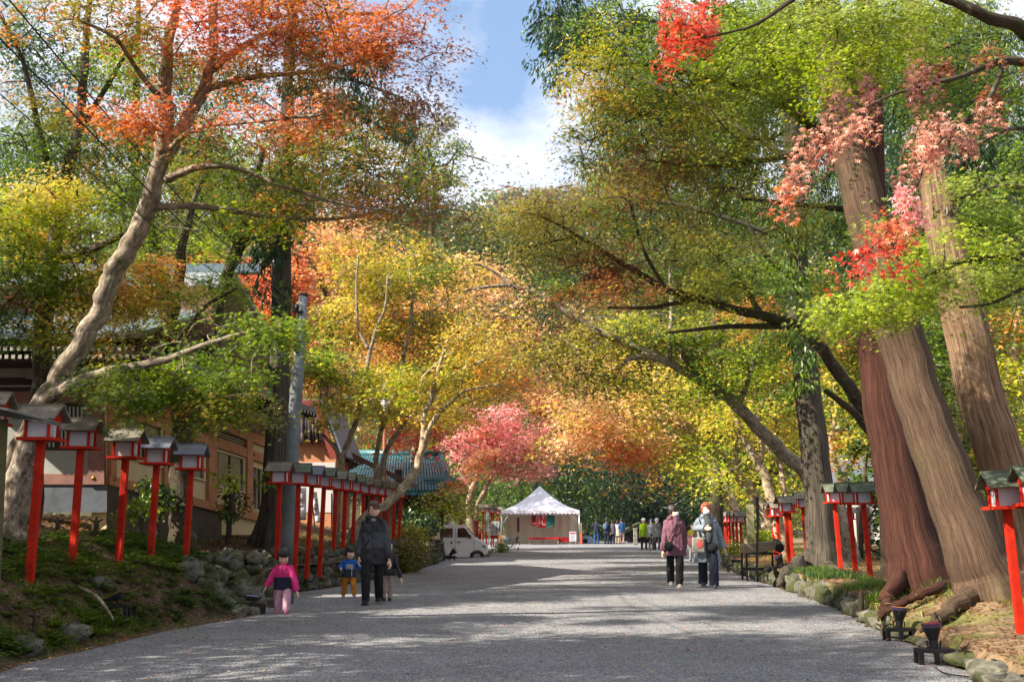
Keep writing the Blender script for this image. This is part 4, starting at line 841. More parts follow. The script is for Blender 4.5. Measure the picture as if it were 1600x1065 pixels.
tree('young_maple', 'twin-forked small maple behind the three lanterns', MAP, (1316, 866, 29),
     [[(1318, 872, 29, 16), (1315, 800, 29, 14), (1314, 760, 29, 13), (1304, 720, 29, 10), (1298, 690, 29, 8), (1306, 640, 29, 5), (1300, 580, 29, 3)], [(1315, 755, 29, 9), (1330, 725, 29, 7), (1352, 700, 29, 4), (1380, 680, 29, 3)]],
     [(1330, 700, 50, 40, 29, 1.3, 1.6, 'yellow+ygreen+orange'), (1310, 620, 60, 44, 29, 1.4, 1.6, 'ygreen+green+yellow'), (1350, 560, 60, 50, 29.5, 1.4, 1.5, 'green+yellow+olive'), (1290, 540, 50, 40, 29, 1.3, 1.4, 'ygreen+orange+green'), (1290, 440, 60, 50, 29, 1.4, 1.3, 'green+yellow')],
     'tri', .12, BK_PALE, BK_TWIGP, R0=.7, seed=40, group=GR)
tree('maple_tree', 'yellow-green maple filling the gap behind the shaggy cedar', MAP, (1560, 880, 30),
     [[(1570, 885, 30, 22), (1560, 760, 30, 20), (1565, 650, 30, 16), (1580, 560, 30, 12), (1590, 480, 30, 8)], [(1562, 680, 30, 8), (1530, 620, 30, 6), (1500, 580, 30, 4)], [(1580, 560, 30, 8), (1540, 500, 30, 5)]],
     [(1580, 600, 50, 50, 30, 1.5, 2.0, 'yellow+lime+ygreen'), (1570, 690, 60, 50, 30, 1.5, 1.8, 'lime+yellow'), (1480, 620, 60, 60, 30.5, 1.5, 1.6, 'green+ltgreen'), (1570, 520, 60, 40, 30.5, 1.5, 1.6, 'yellow+orange+green'), (1480, 540, 60, 50, 31, 1.5, 1.6, 'green+ever'), (1460, 440, 90, 60, 31, 1.7, 1.7, 'green+ever+lime'), (1570, 430, 60, 60, 31, 1.6, 1.6, 'green+lime'), (1420, 340, 100, 60, 31, 1.7, 1.6, 'ever+green'), (1560, 320, 80, 70, 31, 1.7, 1.6, 'ever+green'), (1480, 220, 120, 60, 31, 1.8, 1.5, 'green+cedar'), (1600, 200, 70, 90, 31, 1.8, 1.5, 'green+cedar'), (1420, 110, 160, 70, 32, 2, 1.5, 'green+cedar+ever'), (1500, 720, 40, 50, 31, 1.4, 1.4, 'lime+ever')],
     'tri', .15, BK_PALE, R0=.9, seed=41, group=GR, twr=.015)
tree('evergreen_shrub', 'glossy-leaved evergreen bush between the straight cedar and the red-brown cedar', 'shrub', (1350, 878, 26),
     [[(1345, 884, 26, 9), (1346, 820, 26, 7), (1350, 760, 26, 5), (1356, 700, 26, 3)], [(1346, 830, 26, 4), (1370, 790, 26, 3)]],
     [(1366, 700, 30, 36, 26, .9, 1.6, 'ever+ltgreen'), (1350, 750, 34, 30, 26, .9, 1.4, 'ever+ltgreen'), (1375, 790, 20, 36, 25.8, .7, 1.4, 'ever+ltgreen'), (1378, 850, 16, 26, 25.6, .6, 1.0, 'ever+dark')],
     'rhomb', .13, BK_DARK, R0=.35, seed=42)
# background fillers, each a tree of its own; shade painted into the darkened cedars
bgs = [('cedar_tree', 'shade-darkened cedar immediately right of the tent roof', (905, 848, 92), [(905, 848, 92, 12), (905, 780, 92, 9), (905, 700, 92, 6), (905, 600, 92, 3)], [(890, 780, 30, 34, 90, 2.5, 1.8, 'ever+dark+green'), (900, 740, 44, 26, 90, 2.5, 1.6, 'dark+ever'), (930, 800, 26, 22, 92, 2, 1.3, 'dark+green'), (870, 745, 30, 18, 92, 2, 1.3, 'ever+dark')]),
       ('cedar_tree', 'cedar in shade-darkened greens behind the group of standing visitors', (955, 848, 104), [(955, 848, 104, 12), (955, 780, 104, 10), (956, 700, 104, 8), (958, 600, 104, 4)], [(955, 780, 44, 44, 100, 3, 4.0, 'dark+cedar'), (950, 830, 40, 20, 100, 3, 4.0, 'dark'), (960, 720, 40, 34, 104, 3, 2.0, 'dark+cedar'), (950, 640, 40, 50, 106, 3, 1.8, 'cedar+hill')]),
       ('cedar_tree', 'cedar in shade-darkened greens behind the thatched kiosk', (1010, 846, 108), [(1010, 846, 108, 12), (1011, 780, 108, 10), (1012, 700, 108, 8), (1012, 600, 108, 4)], [(1010, 785, 40, 44, 100, 3, 4.0, 'dark+cedar'), (1010, 832, 44, 20, 99, 3, 4.0, 'dark'), (1015, 720, 40, 34, 108, 3, 2.0, 'dark'), (1010, 640, 50, 50, 110, 3, 1.6, 'cedar+hill')]),
       ('cedar_tree', 'cedar in shade-darkened greens behind the two masked women', (1065, 846, 100), [(1065, 846, 100, 12), (1066, 780, 100, 10), (1067, 700, 100, 8), (1067, 620, 100, 4)], [(1065, 790, 40, 40, 98, 3, 4.0, 'dark+cedar'), (1080, 835, 44, 18, 101, 3, 1.6, 'dark+rust'), (1075, 740, 44, 34, 100, 3, 1.8, 'dark+olive'), (1120, 790, 36, 46, 99, 3, 1.8, 'dark+green'), (1170, 770, 40, 60, 98, 3, 1.6, 'ever+green+ygreen')]),
       ('cedar_tree', 'dark cedar rising behind the tent peak', (835, 848, 105), [(835, 848, 105, 12), (836, 780, 105, 10), (836, 680, 105, 7), (837, 580, 105, 4)], [(840, 770, 40, 40, 105, 3, 1.8, 'green+dark'), (830, 700, 50, 40, 106, 3, 1.6, 'dark+ever'), (850, 600, 60, 60, 108, 3, 1.4, 'cedar+hill+olive'), (780, 790, 36, 40, 104, 3, 1.6, 'green+ever')]),
       ('evergreen_tree', 'broad evergreen behind the pink maple', (720, 850, 85), [(720, 852, 85, 12), (722, 760, 85, 10), (724, 680, 85, 7), (726, 600, 85, 4)], [(720, 770, 46, 44, 85, 2.6, 1.8, 'ever+green'), (700, 690, 60, 40, 86, 2.6, 1.6, 'green+ever+olive'), (750, 600, 70, 50, 88, 3, 1.4, 'ever+hill+olive'), (680, 820, 36, 30, 84, 2, 1.6, 'dark+green'), (740, 400, 80, 50, 92, 3, 1.4, 'ever+hill'), (830, 500, 80, 60, 92, 3, 1.4, 'ever+hill+peach'), (850, 410, 80, 50, 92, 3, 1.3, 'ever+hill'), (780, 360, 90, 30, 92, 3, 1.2, 'hill+ever')]),
       ('evergreen_tree', 'dark evergreen behind the temple roofs on the far left', (120, 700, 48), [(120, 760, 48, 16), (120, 600, 48, 14), (122, 450, 48, 10), (124, 300, 48, 5)], [(100, 420, 130, 70, 48, 3, 1.2, 'ever+hill'), (60, 330, 100, 60, 50, 3, 1.1, 'hill+ever'), (240, 380, 110, 60, 50, 3, 1.2, 'ever+hill+olive'), (330, 300, 90, 60, 50, 3, 1.1, 'ever+hill')]),
       ('maple_tree', 'orange maple behind the temple roofs, left of the cedar', (300, 720, 42), [(300, 760, 42, 14), (305, 600, 42, 12), (310, 500, 42, 9), (320, 420, 42, 5)], [(360, 440, 70, 40, 42, 2, 1.4, 'orred+orange+red'), (250, 470, 60, 30, 42, 2, .9, 'orange+red'), (400, 500, 50, 40, 42, 2, 1.5, 'orange+peach'), (400, 580, 40, 40, 42, 2, 1.4, 'orange+peach+yellow')]),
       ('maple_tree', 'yellow maple behind the right-hand maples', (1190, 862, 56), [(1190, 864, 56, 14), (1190, 780, 56, 12), (1186, 700, 56, 9), (1180, 620, 56, 5)], [(1180, 720, 70, 50, 56, 2.4, 1.7, 'ygreen+green+yellow'), (1120, 640, 90, 50, 57, 2.6, 1.6, 'yellow+green'), (1240, 680, 60, 60, 56, 2.4, 1.6, 'green+yellow'), (1100, 540, 110, 60, 58, 3, 1.5, 'ygreen+green'), (1210, 560, 80, 60, 57, 3, 1.5, 'green+yellow+orange'), (1000, 540, 100, 50, 59, 3, 1.4, 'yellow+olive'), (1100, 440, 120, 60, 60, 3, 1.3, 'ever+green'), (1220, 450, 80, 60, 60, 3, 1.3, 'green+ever'), (1120, 340, 120, 60, 60, 3, 1.3, 'ever+cedar'), (1000, 440, 90, 50, 60, 3, 1.2, 'ever+olive'), (1200, 780, 70, 30, 55, 2, 1.4, 'ygreen+green'), (1150, 200, 150, 80, 62, 3, 1.2, 'ever+cedar'), (1030, 180, 80, 80, 62, 3, 1.0, 'cedar')]),
       ('evergreen_tree', 'evergreen behind the lanterns on the right bank', (1320, 870, 52), [(1320, 872, 52, 16), (1320, 780, 52, 14), (1322, 600, 52, 10), (1324, 450, 52, 5)], [(1320, 720, 60, 60, 52, 2.6, 1.8, 'ever+green+yellow'), (1340, 620, 70, 60, 53, 3, 1.6, 'green+ever'), (1360, 500, 90, 70, 54, 3, 1.5, 'ever+green'), (1450, 640, 70, 90, 54, 3, 1.6, 'ever+green'), (1580, 700, 70, 90, 54, 3, 1.6, 'ever+lime'), (1320, 380, 100, 70, 55, 3, 1.3, 'ever+cedar'), (1550, 560, 90, 80, 55, 3, 1.5, 'ever+green'), (1280, 790, 40, 30, 52, 2, 1.3, 'ever+green'), (1570, 800, 80, 40, 52, 2, 1.5, 'ever+lime')])]
for k, (nm, lb, bs, tr_, bl_) in enumerate(bgs):
    tree(nm, lb, 'cedar tree' if nm[0] == 'c' else ('maple tree' if nm[0] == 'm' else 'evergreen tree'), bs, [tr_], bl_, 'tri' if nm[0] != 'c' else 'needle', .004 * bs[2], BK_DARK, R0=1.1 + .008 * bs[2], seed=60 + k, mode='maple' if nm[0] == 'm' else 'tuft', twr=.04, twigmax=4, seg=8)
# tall cedars and maples that close the upper right and upper left, and trees added on the left to cast shade
hi = [('cedar_tree', 'tall dark cedar high behind the yellow-green maple canopy', (1120, 866, 40), [(1120, 870, 40, 22), (1120, 700, 40, 20), (1118, 400, 40, 16), (1116, 100, 40, 11), (1115, -100, 40, 6)],
       [(1010, 200, 70, 110, 40, 2, 1.7, 'cedar+dark+ever'), (1120, 200, 90, 110, 40, 2, 1.8, 'ever+cedar+green'), (1060, 80, 90, 70, 40, 2, 1.7, 'cedar+ever'), (1180, 60, 100, 80, 40, 2, 1.8, 'ever+green'), (1100, 330, 110, 70, 40, 2, 1.5, 'ever+green+olive'), (960, 140, 40, 80, 40, 2, 1.3, 'cedar+dark'), (950, 40, 60, 50, 40, 2, 1.3, 'cedar+ever'), (960, 260, 60, 40, 40, 2, 1.2, 'ever+olive')]),
      ('cedar_tree', 'tall dark cedar behind the shaggy cedar at the upper right', (1500, 880, 38), [(1500, 884, 38, 26), (1498, 700, 38, 22), (1496, 400, 38, 17), (1494, 100, 38, 12), (1494, -100, 38, 6)],
       [(1300, 130, 90, 110, 38, 2, 1.8, 'ever+green+cedar'), (1420, 100, 100, 100, 38, 2, 1.8, 'cedar+ever'), (1540, 100, 90, 110, 38, 2, 1.8, 'cedar+ever+green'), (1300, 300, 90, 80, 38, 2, 1.6, 'ever+green'), (1430, 280, 90, 80, 38, 2, 1.6, 'cedar+ever'), (1560, 300, 80, 90, 38, 2, 1.6, 'ever+green'), (1480, 420, 100, 60, 38, 2, 1.5, 'ever+lime+green')]),
      ('evergreen_tree', 'tall evergreen behind the orange canopy at the upper left', (200, 800, 40), [(200, 800, 40, 24), (205, 600, 40, 20), (210, 300, 40, 15), (215, 60, 40, 9), (216, -100, 40, 5)],
       [(210, 120, 100, 60, 40, 2, .8, 'ever+green+olive'), (130, 220, 110, 50, 40, 2, 1.1, 'ever+green'), (290, 230, 100, 50, 40, 2, 1.2, 'ever+olive+green'), (200, 300, 130, 50, 40, 2, 1.3, 'ever+olive+green'), (350, 130, 90, 60, 40, 2, .8, 'ever+olive'), (80, 100, 80, 70, 40, 2, .5, 'ever'), (30, 260, 60, 60, 40, 2, 1.1, 'ever+green')]),
      ('maple_tree', 'olive and rust maple canopy filling the gap left of the lone pine', (446, 800, 32), [(446, 820, 32, 18), (444, 600, 32, 15), (447, 400, 32, 11), (470, 270, 32, 6)],
       [(500, 280, 100, 40, 32, 1.6, 1.5, 'olive+green+rust'), (590, 260, 70, 46, 32, 1.6, 1.4, 'green+olive'), (450, 220, 90, 50, 32, 1.6, 1.2, 'olive+rust+green'), (560, 200, 60, 50, 32, 1.6, .9, 'rust+olive'), (620, 310, 90, 30, 32, 1.6, 1.4, 'olive+rust'), (400, 340, 90, 40, 32, 1.6, 1.2, 'green+olive')])]
for k, (nm, lb, bs, tr_, bl_) in enumerate(hi):
    tree(nm, lb, {'c': 'cedar tree', 'm': 'maple tree', 'e': 'evergreen tree'}[nm[0]], bs, [tr_], bl_, 'needle' if nm[0] == 'c' else 'tri', .20 if nm[0] == 'c' else .15, BK_DARK, R0=.8, seed=90 + k, mode={'c': 'cedar', 'm': 'maple', 'e': 'tuft'}[nm[0]], twr=.02, twigmax=3.5, seg=10)
def shade_tree(lb, x, y, h, spread, pal, seed, cov=1.0, kind='maple'):
    """a whole tree given in metres, added for the shade it casts"""
    r = np.random.default_rng(seed); z0 = ground_z(x, y); b = Vector((x, y, z0)); root = thing('maple_tree' if kind == 'maple' else 'cedar_tree', lb, kind + ' tree', b)
    mb = MB(); pts, rad = smooth_path([b - Vector((0, 0, .4)), b + Vector((.2, .1, h * .35)), b + Vector((-.1, 0, h * .7)), b + Vector((0, 0, h))], [.34, .26, .16, .05], 5); mb.tube(pts, rad, 12, bark=.05)
    n = int(70 * cov); S = []
    for k in range(n):
        t = r.uniform(.30, 1.0); a = r.uniform(0, 6.28); R_ = spread * (1.15 - t * .75) * r.uniform(.25, 1) ** .6; S.append((x + R_ * math.cos(a), y + R_ * math.sin(a), z0 + h * t))
        if k % 2 == 0: p2, r2 = smooth_path([Vector((x, y, z0 + h * t * .8)), Vector((x + R_ * .5 * math.cos(a), y + R_ * .5 * math.sin(a), z0 + h * t * .95)), Vector(S[-1])], [.05, .03, .01], 3); mb.tube(p2, r2, 5, cap=False)
    mb.build('trunk', BK_DARK, root, smooth=True)
    S = np.array(S); per = 150; idx = np.repeat(np.arange(len(S)), per); q = r.normal(size=(len(idx), 3)); q /= np.linalg.norm(q, axis=1, keepdims=True)
    C = S[idx] + q * (r.uniform(0, 1, len(idx)) ** .4)[:, None] * np.array([1.0, 1.0, .35]) * 1.0
    leaf_object('crown', C, q * .4 + np.array([0, 0, 1]) + r.normal(0, .4, C.shape), r.normal(size=C.shape), .17 * r.uniform(.7, 1.3, len(C)), pal_col(pal, C, Noise3(.5, seed), r), 'tri', root)
SH = SHADE_SPECS
for k, (x, y, h, sp_, cv) in enumerate(SH):
    shade_tree(('maple added for its shade on the left, ' if k < 9 else 'maple tree added for its shade ') + ['nearest the camera', 'nearest but one', 'beside the near lanterns', 'beyond the notice board', 'tall one behind the temple corner', 'behind the temple roof', 'taller one behind the shrine office', 'behind the camera on the left', 'close to the left of the tent', 'behind the far lanterns'][k], x, y, h, sp_, 'green+ygreen+orange', 700 + k, cv)
# ridge conifers on the skyline
RW = ['leftmost', 'second from the left', 'third from the left', 'fourth from the left', 'middle one', 'fourth from the right', 'third from the right', 'second from the right', 'rightmost']
for k, (px, h) in enumerate([(766, 20), (780, 26), (792, 34), (806, 24), (818, 30), (832, 36), (845, 24), (857, 32), (870, 22)]):
    d = 415 + 3 * k; hgt = h * d / F; bx = (px - 800) / F * d * .96
    b = Vector((bx, d, hill_z(bx, d) + 1)); root = thing('conifer_tree', 'hazy conifer on the far ridge, ' + RW[k] + ' of the nine', 'conifer tree', b, 'conifers on the far ridge')
    hgt *= 1.15
    tr_ = MB(); tr_.tube([b + Vector((0, 0, -3)), b + Vector((0, 0, hgt * .9))], [.3, .05], 6); tr_.build('trunk', BK_DARK, root)
    r = np.random.default_rng(k); n = 700; t = r.uniform(0, 1, n); an = r.uniform(0, 6.28, n); rr = (1 - t) ** .7 * hgt * .28 * r.uniform(.3, 1.1, n) * (.7 + .3 * np.sin(t * 40))
    C = np.stack([b.x + rr * np.cos(an), b.y + rr * np.sin(an), b.z + t * hgt], 1)
    leaf_object('crown', C, r.normal(size=(n, 3)) + np.array([0, 0, .6]), np.stack([np.cos(an), np.sin(an), -.3 * np.ones(n)], 1), .8 * r.uniform(.6, 1.3, n), pal_col('ever+hill', C, Noise3(.1, k), r), 'rhomb', root)
print('LEAVES', NLEAF)
# ---------------------------------------------------------------- materials for built things
VERM = mat('vermilion_paint', (184, 42, 18), .75, (156, 28, 12), 6, bump=.002, bscale=60, spots=[(3.0, (134, 54, 30), .60, .70), (9.0, (110, 40, 26), .62, .70)], spec=.15)
PAPER = mat('lantern_paper', (196, 196, 202), .8, (178, 178, 186), 3)
ROOFW = mat('weathered_roof_board', (92, 88, 78), .9, (128, 122, 106), 5, bump=.004, bscale=40, spots=[(4, (96, 100, 66), .6, .7)])
ROOFG = mat('mossy_roof_board', (70, 80, 66), .9, (104, 110, 90), 5, bump=.004, bscale=40)
ROOFB = mat('grey_metal_roof_board', (86, 92, 104), .5, (108, 112, 122), 5)
BLACKP = mat('black_plastic', (20, 20, 22), .5)
INK = mat('black_ink', (18, 18, 20), .7)
WHITEINK = mat('white_ink', (214, 208, 204), .8)
BROWNW = mat('red_brown_painted_timber', (190, 132, 92), .65, (168, 112, 76), 5, bump=.002, bscale=40)
BROWND = mat('purple_brown_timber', (134, 96, 82), .7, (116, 80, 68), 5)
CREAM = mat('cream_plaster', (212, 190, 146), .85, (200, 178, 134), 2)
GREYPL = mat('grey_white_plaster', (150, 154, 144), .85, (134, 138, 130), 2)
DARKW = mat('dark_timber', (34, 26, 22), .8, (50, 38, 32), 6)
STONEF = mat('grey_foundation_stone', (92, 98, 104), .9, (74, 78, 82), 3, bump=.004)
GLASS = mat('window_glass', (50, 46, 38), .08, (70, 64, 50), 1.2, spec=.9)
GLASSW = mat('blind_behind_glass', (134, 124, 100), .3, (112, 102, 82), 2, spec=.7)
TIPW = mat('white_rafter_tip', (150, 146, 138), .8)
METALR = mat('blue_grey_metal_roof', (84, 102, 114), .45, (104, 120, 130), 1.5, spots=[(3, (90, 98, 92), .6, .7)])
SILVR = mat('pale_silver_roof', (112, 116, 120), .5, (150, 152, 156), 1.5)
TEAL = mat('green_glazed_tile', (28, 84, 92), .35, (52, 110, 114), 5, spec=.7)
CONCR = mat('pole_concrete', (112, 118, 120), .85, (92, 98, 98), 3, bump=.002)
BRASS = mat('brass_fitting', (150, 116, 52), .4, metal=.8)
WHITEC = mat('white_canvas', (226, 222, 230), .75, (214, 210, 220), 2)
TANC = mat('beige_canvas_wall', (216, 200, 178), .9, (206, 188, 166), 1)
REDC = mat('red_cloth', (176, 18, 30), .85, (150, 14, 26), 3)
GREENC = mat('green_cloth', (18, 92, 84), .85, (14, 74, 70), 3)
WOODL = mat('pale_wood', (170, 140, 104), .8, (146, 118, 86), 8, stretch=(1, 1, 4))
WHITEP = mat('white_paint', (214, 218, 226), .35, spec=.5)
ROCK = mat('mossy_rock', (58, 56, 48), .92, (116, 112, 98), 5, bump=.04, bscale=12, detail=8, spots=[(2.6, (62, 66, 30), .46, .58)])
ROCKG = mat('pale_kerb_rock', (78, 76, 68), .92, (150, 146, 134), 5, bump=.04, bscale=10, detail=8, spots=[(2.8, (92, 96, 46), .56, .66)])

def text_mesh(s, size, m, name, parent, loc, rot, vertical=True, extr=.001):
    """small CJK lettering turned to mesh; rot = Matrix whose columns are right, up, normal"""
    dg = None
    mbx = MB(); rows = list(s) if vertical else [s]
    for i, ch in enumerate(rows):
        if ch == ' ': continue
        cu = bpy.data.curves.new('txt', 'FONT'); cu.body = ch; cu.size = size; cu.extrude = 0; cu.resolution_u = 2
        cu.align_x = 'CENTER'; cu.align_y = 'CENTER'
        ob = bpy.data.objects.new('txt', cu); COL.objects.link(ob)
        dgx = bpy.context.evaluated_depsgraph_get(); ev = ob.evaluated_get(dgx)
        me = ev.to_mesh()
        off = ((len(rows) - 1) / 2 - i) * size * 1.02
        vs = [Vector(loc) + rot @ Vector((v.co.x, v.co.y + off, 0)) for v in me.vertices]
        mbx.add(vs, [tuple(p.vertices) for p in me.polygons])
        ev.to_mesh_clear()
        bpy.data.objects.remove(ob); bpy.data.curves.remove(cu)
    o = mbx.build(name, m, parent)
    return o
def RM(right, up):
    right = Vector(right).normalized(); up = Vector(up).normalized(); nrm = right.cross(up)
    return Matrix((right, up, nrm)).transposed()

# ---------------------------------------------------------------- red lantern posts
def lantern_proto(roofm, flip=1):
    root = thing('lantern_post', 'x', 'lantern post')
    MB().box((0, 0, .50), (.080, .080, 1.75)).build('post', VERM, root, bevel=.004)
    f = MB()
    f.box((0, 0, 1.375), (.40, .34, .035))
    for sx in (-1, 1):
        for sy in (-1, 1): f.box((sx * .128, sy * .108, 1.485), (.030, .030, .19))
    f.box((0, 0, 1.585), (.30, .26, .025))
    for sx in (-1, 1):
        f.prism([(sx * .150, -.16, 1.597), (sx * .150, .16, 1.597), (sx * .150, 0, 1.725)], (-sx * .02, 0, 0))
    fr = f.build('frame', VERM, root, bevel=.003)
    MB().box((0, 0, 1.483), (.232, .195, .18)).build('paper_box', PAPER, root)
    rf = MB(); 
    for sy in (-1, 1):
        c = Vector((0, sy * .115, 1.665)); rf.box(c, (.46, .275, .022), rot=(-sy * math.radians(38), 0, 0))
    rf.box((0, 0, 1.752), (.47, .075, .022))
    rf.build('roof', roofm, root, bevel=.002)
    for k, sx in enumerate((-1, 1)):
        text_mesh('日吉大社', .042, INK, 'lettering', root, (sx * .1185, 0, 1.483), RM((0, sx, 0), (0, 0, 1)))
    return root
PROT = [lantern_proto(ROOFW), lantern_proto(ROOFG), lantern_proto(ROOFB)]
used = [False] * 3
def put(proto, loc, rz, s, label, group, tilt=(0, 0)):
    k = proto
    if not used[k]: o = PROT[k]; used[k] = True
    else:
        o = PROT[k].copy(); COL.objects.link(o)
        for ch in list(PROT[k].children):
            c = ch.copy(); COL.objects.link(c); c.parent = o
    o.location = loc; o.rotation_euler = (tilt[0], tilt[1], rz); o.scale = (s, s, s)
    o['label'] = label; o['group'] = group
    return o
ORD = ['first', 'second', 'third', 'fourth', 'fifth', 'sixth', 'seventh', 'eighth', 'ninth', 'tenth', 'eleventh', 'twelfth', 'thirteenth']
rr_ = random.Random(3)
for i, (px, py, d, tp, pr) in enumerate([(48, 885, 11.8, 632, 0), (113, 875, 13.3, 652, 0), (185, 880, 14.2, 670, 0), (235, 878, 15.2, 682, 2), (290, 878, 16.1, 693, 2)]):
    b = P(px, py, d); t = P(px, tp, d)
    put(pr, b, math.radians(rr_.uniform(-6, 6)), (t.z - b.z) / 1.76, ['tallest red lantern post nearest the leaning maple, its box half hidden by a roof edge', 'red lantern post with a brown gabled roof, second of the five on the mossy bank', 'red lantern post with a striped weathered roof, middle one of the five on the bank', 'red lantern post with a dark slate roof, fourth of the five on the bank', 'red lantern post with a blue-grey roof, last of the five before the gap'][i], 'five near lantern posts on the left bank', tilt=(0, math.radians(.6)))
row = [(432, 868, 434, 721), (461, 862, 465, 723), (480, 858, 484, 727), (500, 854, 504, 730), (520, 850, 523.6, 735), (535, 847, 538, 738), (550, 845, 552, 741), (564, 842, 567, 745), (578, 840, 580, 747.6), (591, 838, 593, 750), (602, 836, 604, 752), (613, 835, 615, 754), (622, 834, 624, 755)]
for i, (bx, by, tx, ty) in enumerate(row):
    d = 1.18 * F / (822 - ty); b = P(bx + 1, by, d); t = P(tx, ty, d)
    put([0, 1, 2, 1, 0, 0, 1, 0, 0, 0, 0, 0, 0][i], Vector((b.x, d, t.z - 1.76)), math.radians(rr_.uniform(-5, 5)), 1.0, f'{ORD[i]} lantern post, counted from the utility pole, in the long receding left row', 'long row of lantern posts above the left stone wall', tilt=(0, math.radians(rr_.uniform(.2, 1.6))))
o = put(0, P(2, 860, 12.9), .1, 1.0, 'red lantern post cut off by the left edge of the view', 'left edge lantern'); t = P(2, 612, 12.9); o.location = (t.x - .1, 12.9, t.z - 1.76)
for i, (bx, by, d, tx, ty, pr) in enumerate([(1314, 889, 22.2, 1305, 755, 1), (1338, 904, 19.7, 1329, 753, 1), (1361, 909.5, 18.95, 1352, 752.5, 1)]):
    t = P(tx, ty, d); b = P(bx, by, d)
    put(pr, b, math.radians(rr_.uniform(-8, 0)), (t.z - b.z) / 1.76, 'red lantern post with green roof, ' + ['leftmost', 'middle one', 'rightmost'][i] + ' of the three between the two cedars', 'three lantern posts between the right cedars', tilt=(0, math.radians(-2.6)))
for i, (bx, by, tx, ty) in enumerate([(1258, 877, 1252, 768), (1229, 885, 1225, 774.5), (1218, 882, 1212, 783), (1211, 880, 1205, 785), (1233, 878, 1231, 777)]):
    d = [27.5, 27, 29, 30, 28.5][i]; t = P(tx, ty, d)
    put(0, Vector((t.x + .06, d, t.z - 1.74)), math.radians(rr_.uniform(-8, 8)), .99, 'red lantern post ' + ['half hidden by the straight grey cedar', 'in front of the cluster beside the black stand', 'second from the left beside the black stand', 'leftmost of the cluster behind the black stand', 'tucked behind another post beside the black stand'][i], 'cluster of lantern posts behind the black stand', tilt=(0, math.radians(-1.5)))
for i, (tx, ty, d) in enumerate([(1120, 798.5, 41), (1127, 799, 43), (1133, 799, 42), (1139, 799, 41.5), (1145, 799, 40.5), (1150.5, 798.5, 39.5), (1157, 798, 38.5)]):
    t = P(tx, ty, d)
    put(0, Vector((t.x, d, t.z - 1.76)), math.radians(rr_.uniform(-8, 8)), 1.0, f'{ORD[i]} from the left of the sunlit lantern posts beside the women', 'far right row of sunlit lantern posts', tilt=(0, math.radians(-.5)))
for i, (tx, ty, d) in enumerate([(718.6, 786, 56), (755, 787, 55), (760, 788, 57), (768, 789, 58), (771, 790, 60), (778, 791, 62)]):
    t = P(tx, ty, d)
    put([0, 0, 0, 1, 0, 0][i], Vector((t.x, d, t.z - 1.76)), math.radians(rr_.uniform(-8, 8)), 1.0, 'red lantern post ' + ['above the roof of the white van', 'tallest-looking, just right of the pink maple trunks', 'behind the white vertical banner', 'above the white sign board', 'right of the white sign board', 'touching the tent\'s left corner'][i], 'far lantern posts beside the tent')
for i, (tx, ty, bx, by, d) in enumerate([(1580, 735, 1597, 1003, 10.3), (1630, 726, 1652, 1010, 10.0)]):
    b = P(bx, by, d); t = P(tx, ty, d)
    put(1, b, math.radians(-4), (t.z - b.z) / 1.76, ['bright red lantern post in the right foreground', 'lantern post cut off by the right edge of the view'][i], 'near right lantern posts', tilt=(0, math.radians(-2.2)))
t = P(1325, 792, 36); put(0, Vector((t.x, 36, t.z - 1.76)), .3, 1.0, 'small distant lantern post seen between the three posts near the white wall', 'distant right lantern')

# ---------------------------------------------------------------- stone walls and edging
def rock(mb, c, s, r, mi=0):
    seg, ring = 9, 6
    vs = []; fs = []
    ph = r.uniform(0, 6, 6)
    for i in range(ring + 1):
        a = math.pi * i / ring
        for j in range(seg):
            b = 2 * math.pi * j / seg
            v = Vector((math.sin(a) * math.cos(b), math.sin(a) * math.sin(b), math.cos(a)))
            k = max(abs(v.x), abs(v.y), abs(v.z)) ** -.7
            q = k * (1 + .15 * math.sin(3 * b + ph[0] + a) + .12 * math.sin(5 * a + ph[1] + 2 * b) + .10 * math.sin(7 * b + 4 * a + ph[2])) * .95
            vs.append(Vector(c) + Vector((v.x * s[0] * q, v.y * s[1] * q, v.z * s[2] * q)))
    for i in range(ring):
        for j in range(seg): fs.append((i * seg + j, (i + 1) * seg + j, (i + 1) * seg + (j + 1) % seg, i * seg + (j + 1) % seg))
    mb.add(vs, fs, mi)
r = np.random.default_rng(44)
w_ = MB(); y = 18.3
while y < 42:
    h = .66 if y < 31 else .5
    zb = -.05
    while zb < h:
        hh = r.uniform(.09, .17); ll = r.uniform(.14, .30)
        x = interp(LE, y) - .16 - zb * .12
        rock(w_, (x + r.normal(0, .02), y + r.normal(0, .06), zb + hh * .8), (.14, ll * .62, hh * .72), r)
        zb += hh * 1.25
    y += .30
tag(w_.build('stone_retaining_wall', ROCK, smooth=True), 'mossy dry-stone retaining wall below the long lantern row', 'stone wall')
w_ = MB()
for k in range(46):
    y = r.uniform(15.2, 18.8); x = interp(LE, y) - r.uniform(.0, .9); z = ground_z(x, y)
    rock(w_, (x, y, z + .02), (r.uniform(.10, .2), r.uniform(.12, .26), r.uniform(.08, .16)), r)
tag(w_.build('rubble_stone_bank', ROCK, smooth=True), 'tumbled mossy stones at the end of the wall beside the near lanterns', 'stone bank')
for k, (px, py, d) in enumerate([(110, 1010, 11), (148, 985, 11.6), (40, 1025, 10.2), (84, 905, 12.4)]):
    m_ = MB(); g = G(px, py, 0); rock(m_, (g.x, g.y, ground_z(g.x, g.y) + .03), (r.uniform(.12, .18), .14, r.uniform(.07, .12)), r)
    tag(m_.build('rock', ROCK, smooth=True), ['low grey rock half sunk at the foot of the left bank', 'pointed grey rock just left of the purple-rimmed spotlight', 'dark flat rock at the bottom left corner of the bank', 'mossy rock below the second lantern post'][k], 'rock')
w_ = MB(); y = 7.6
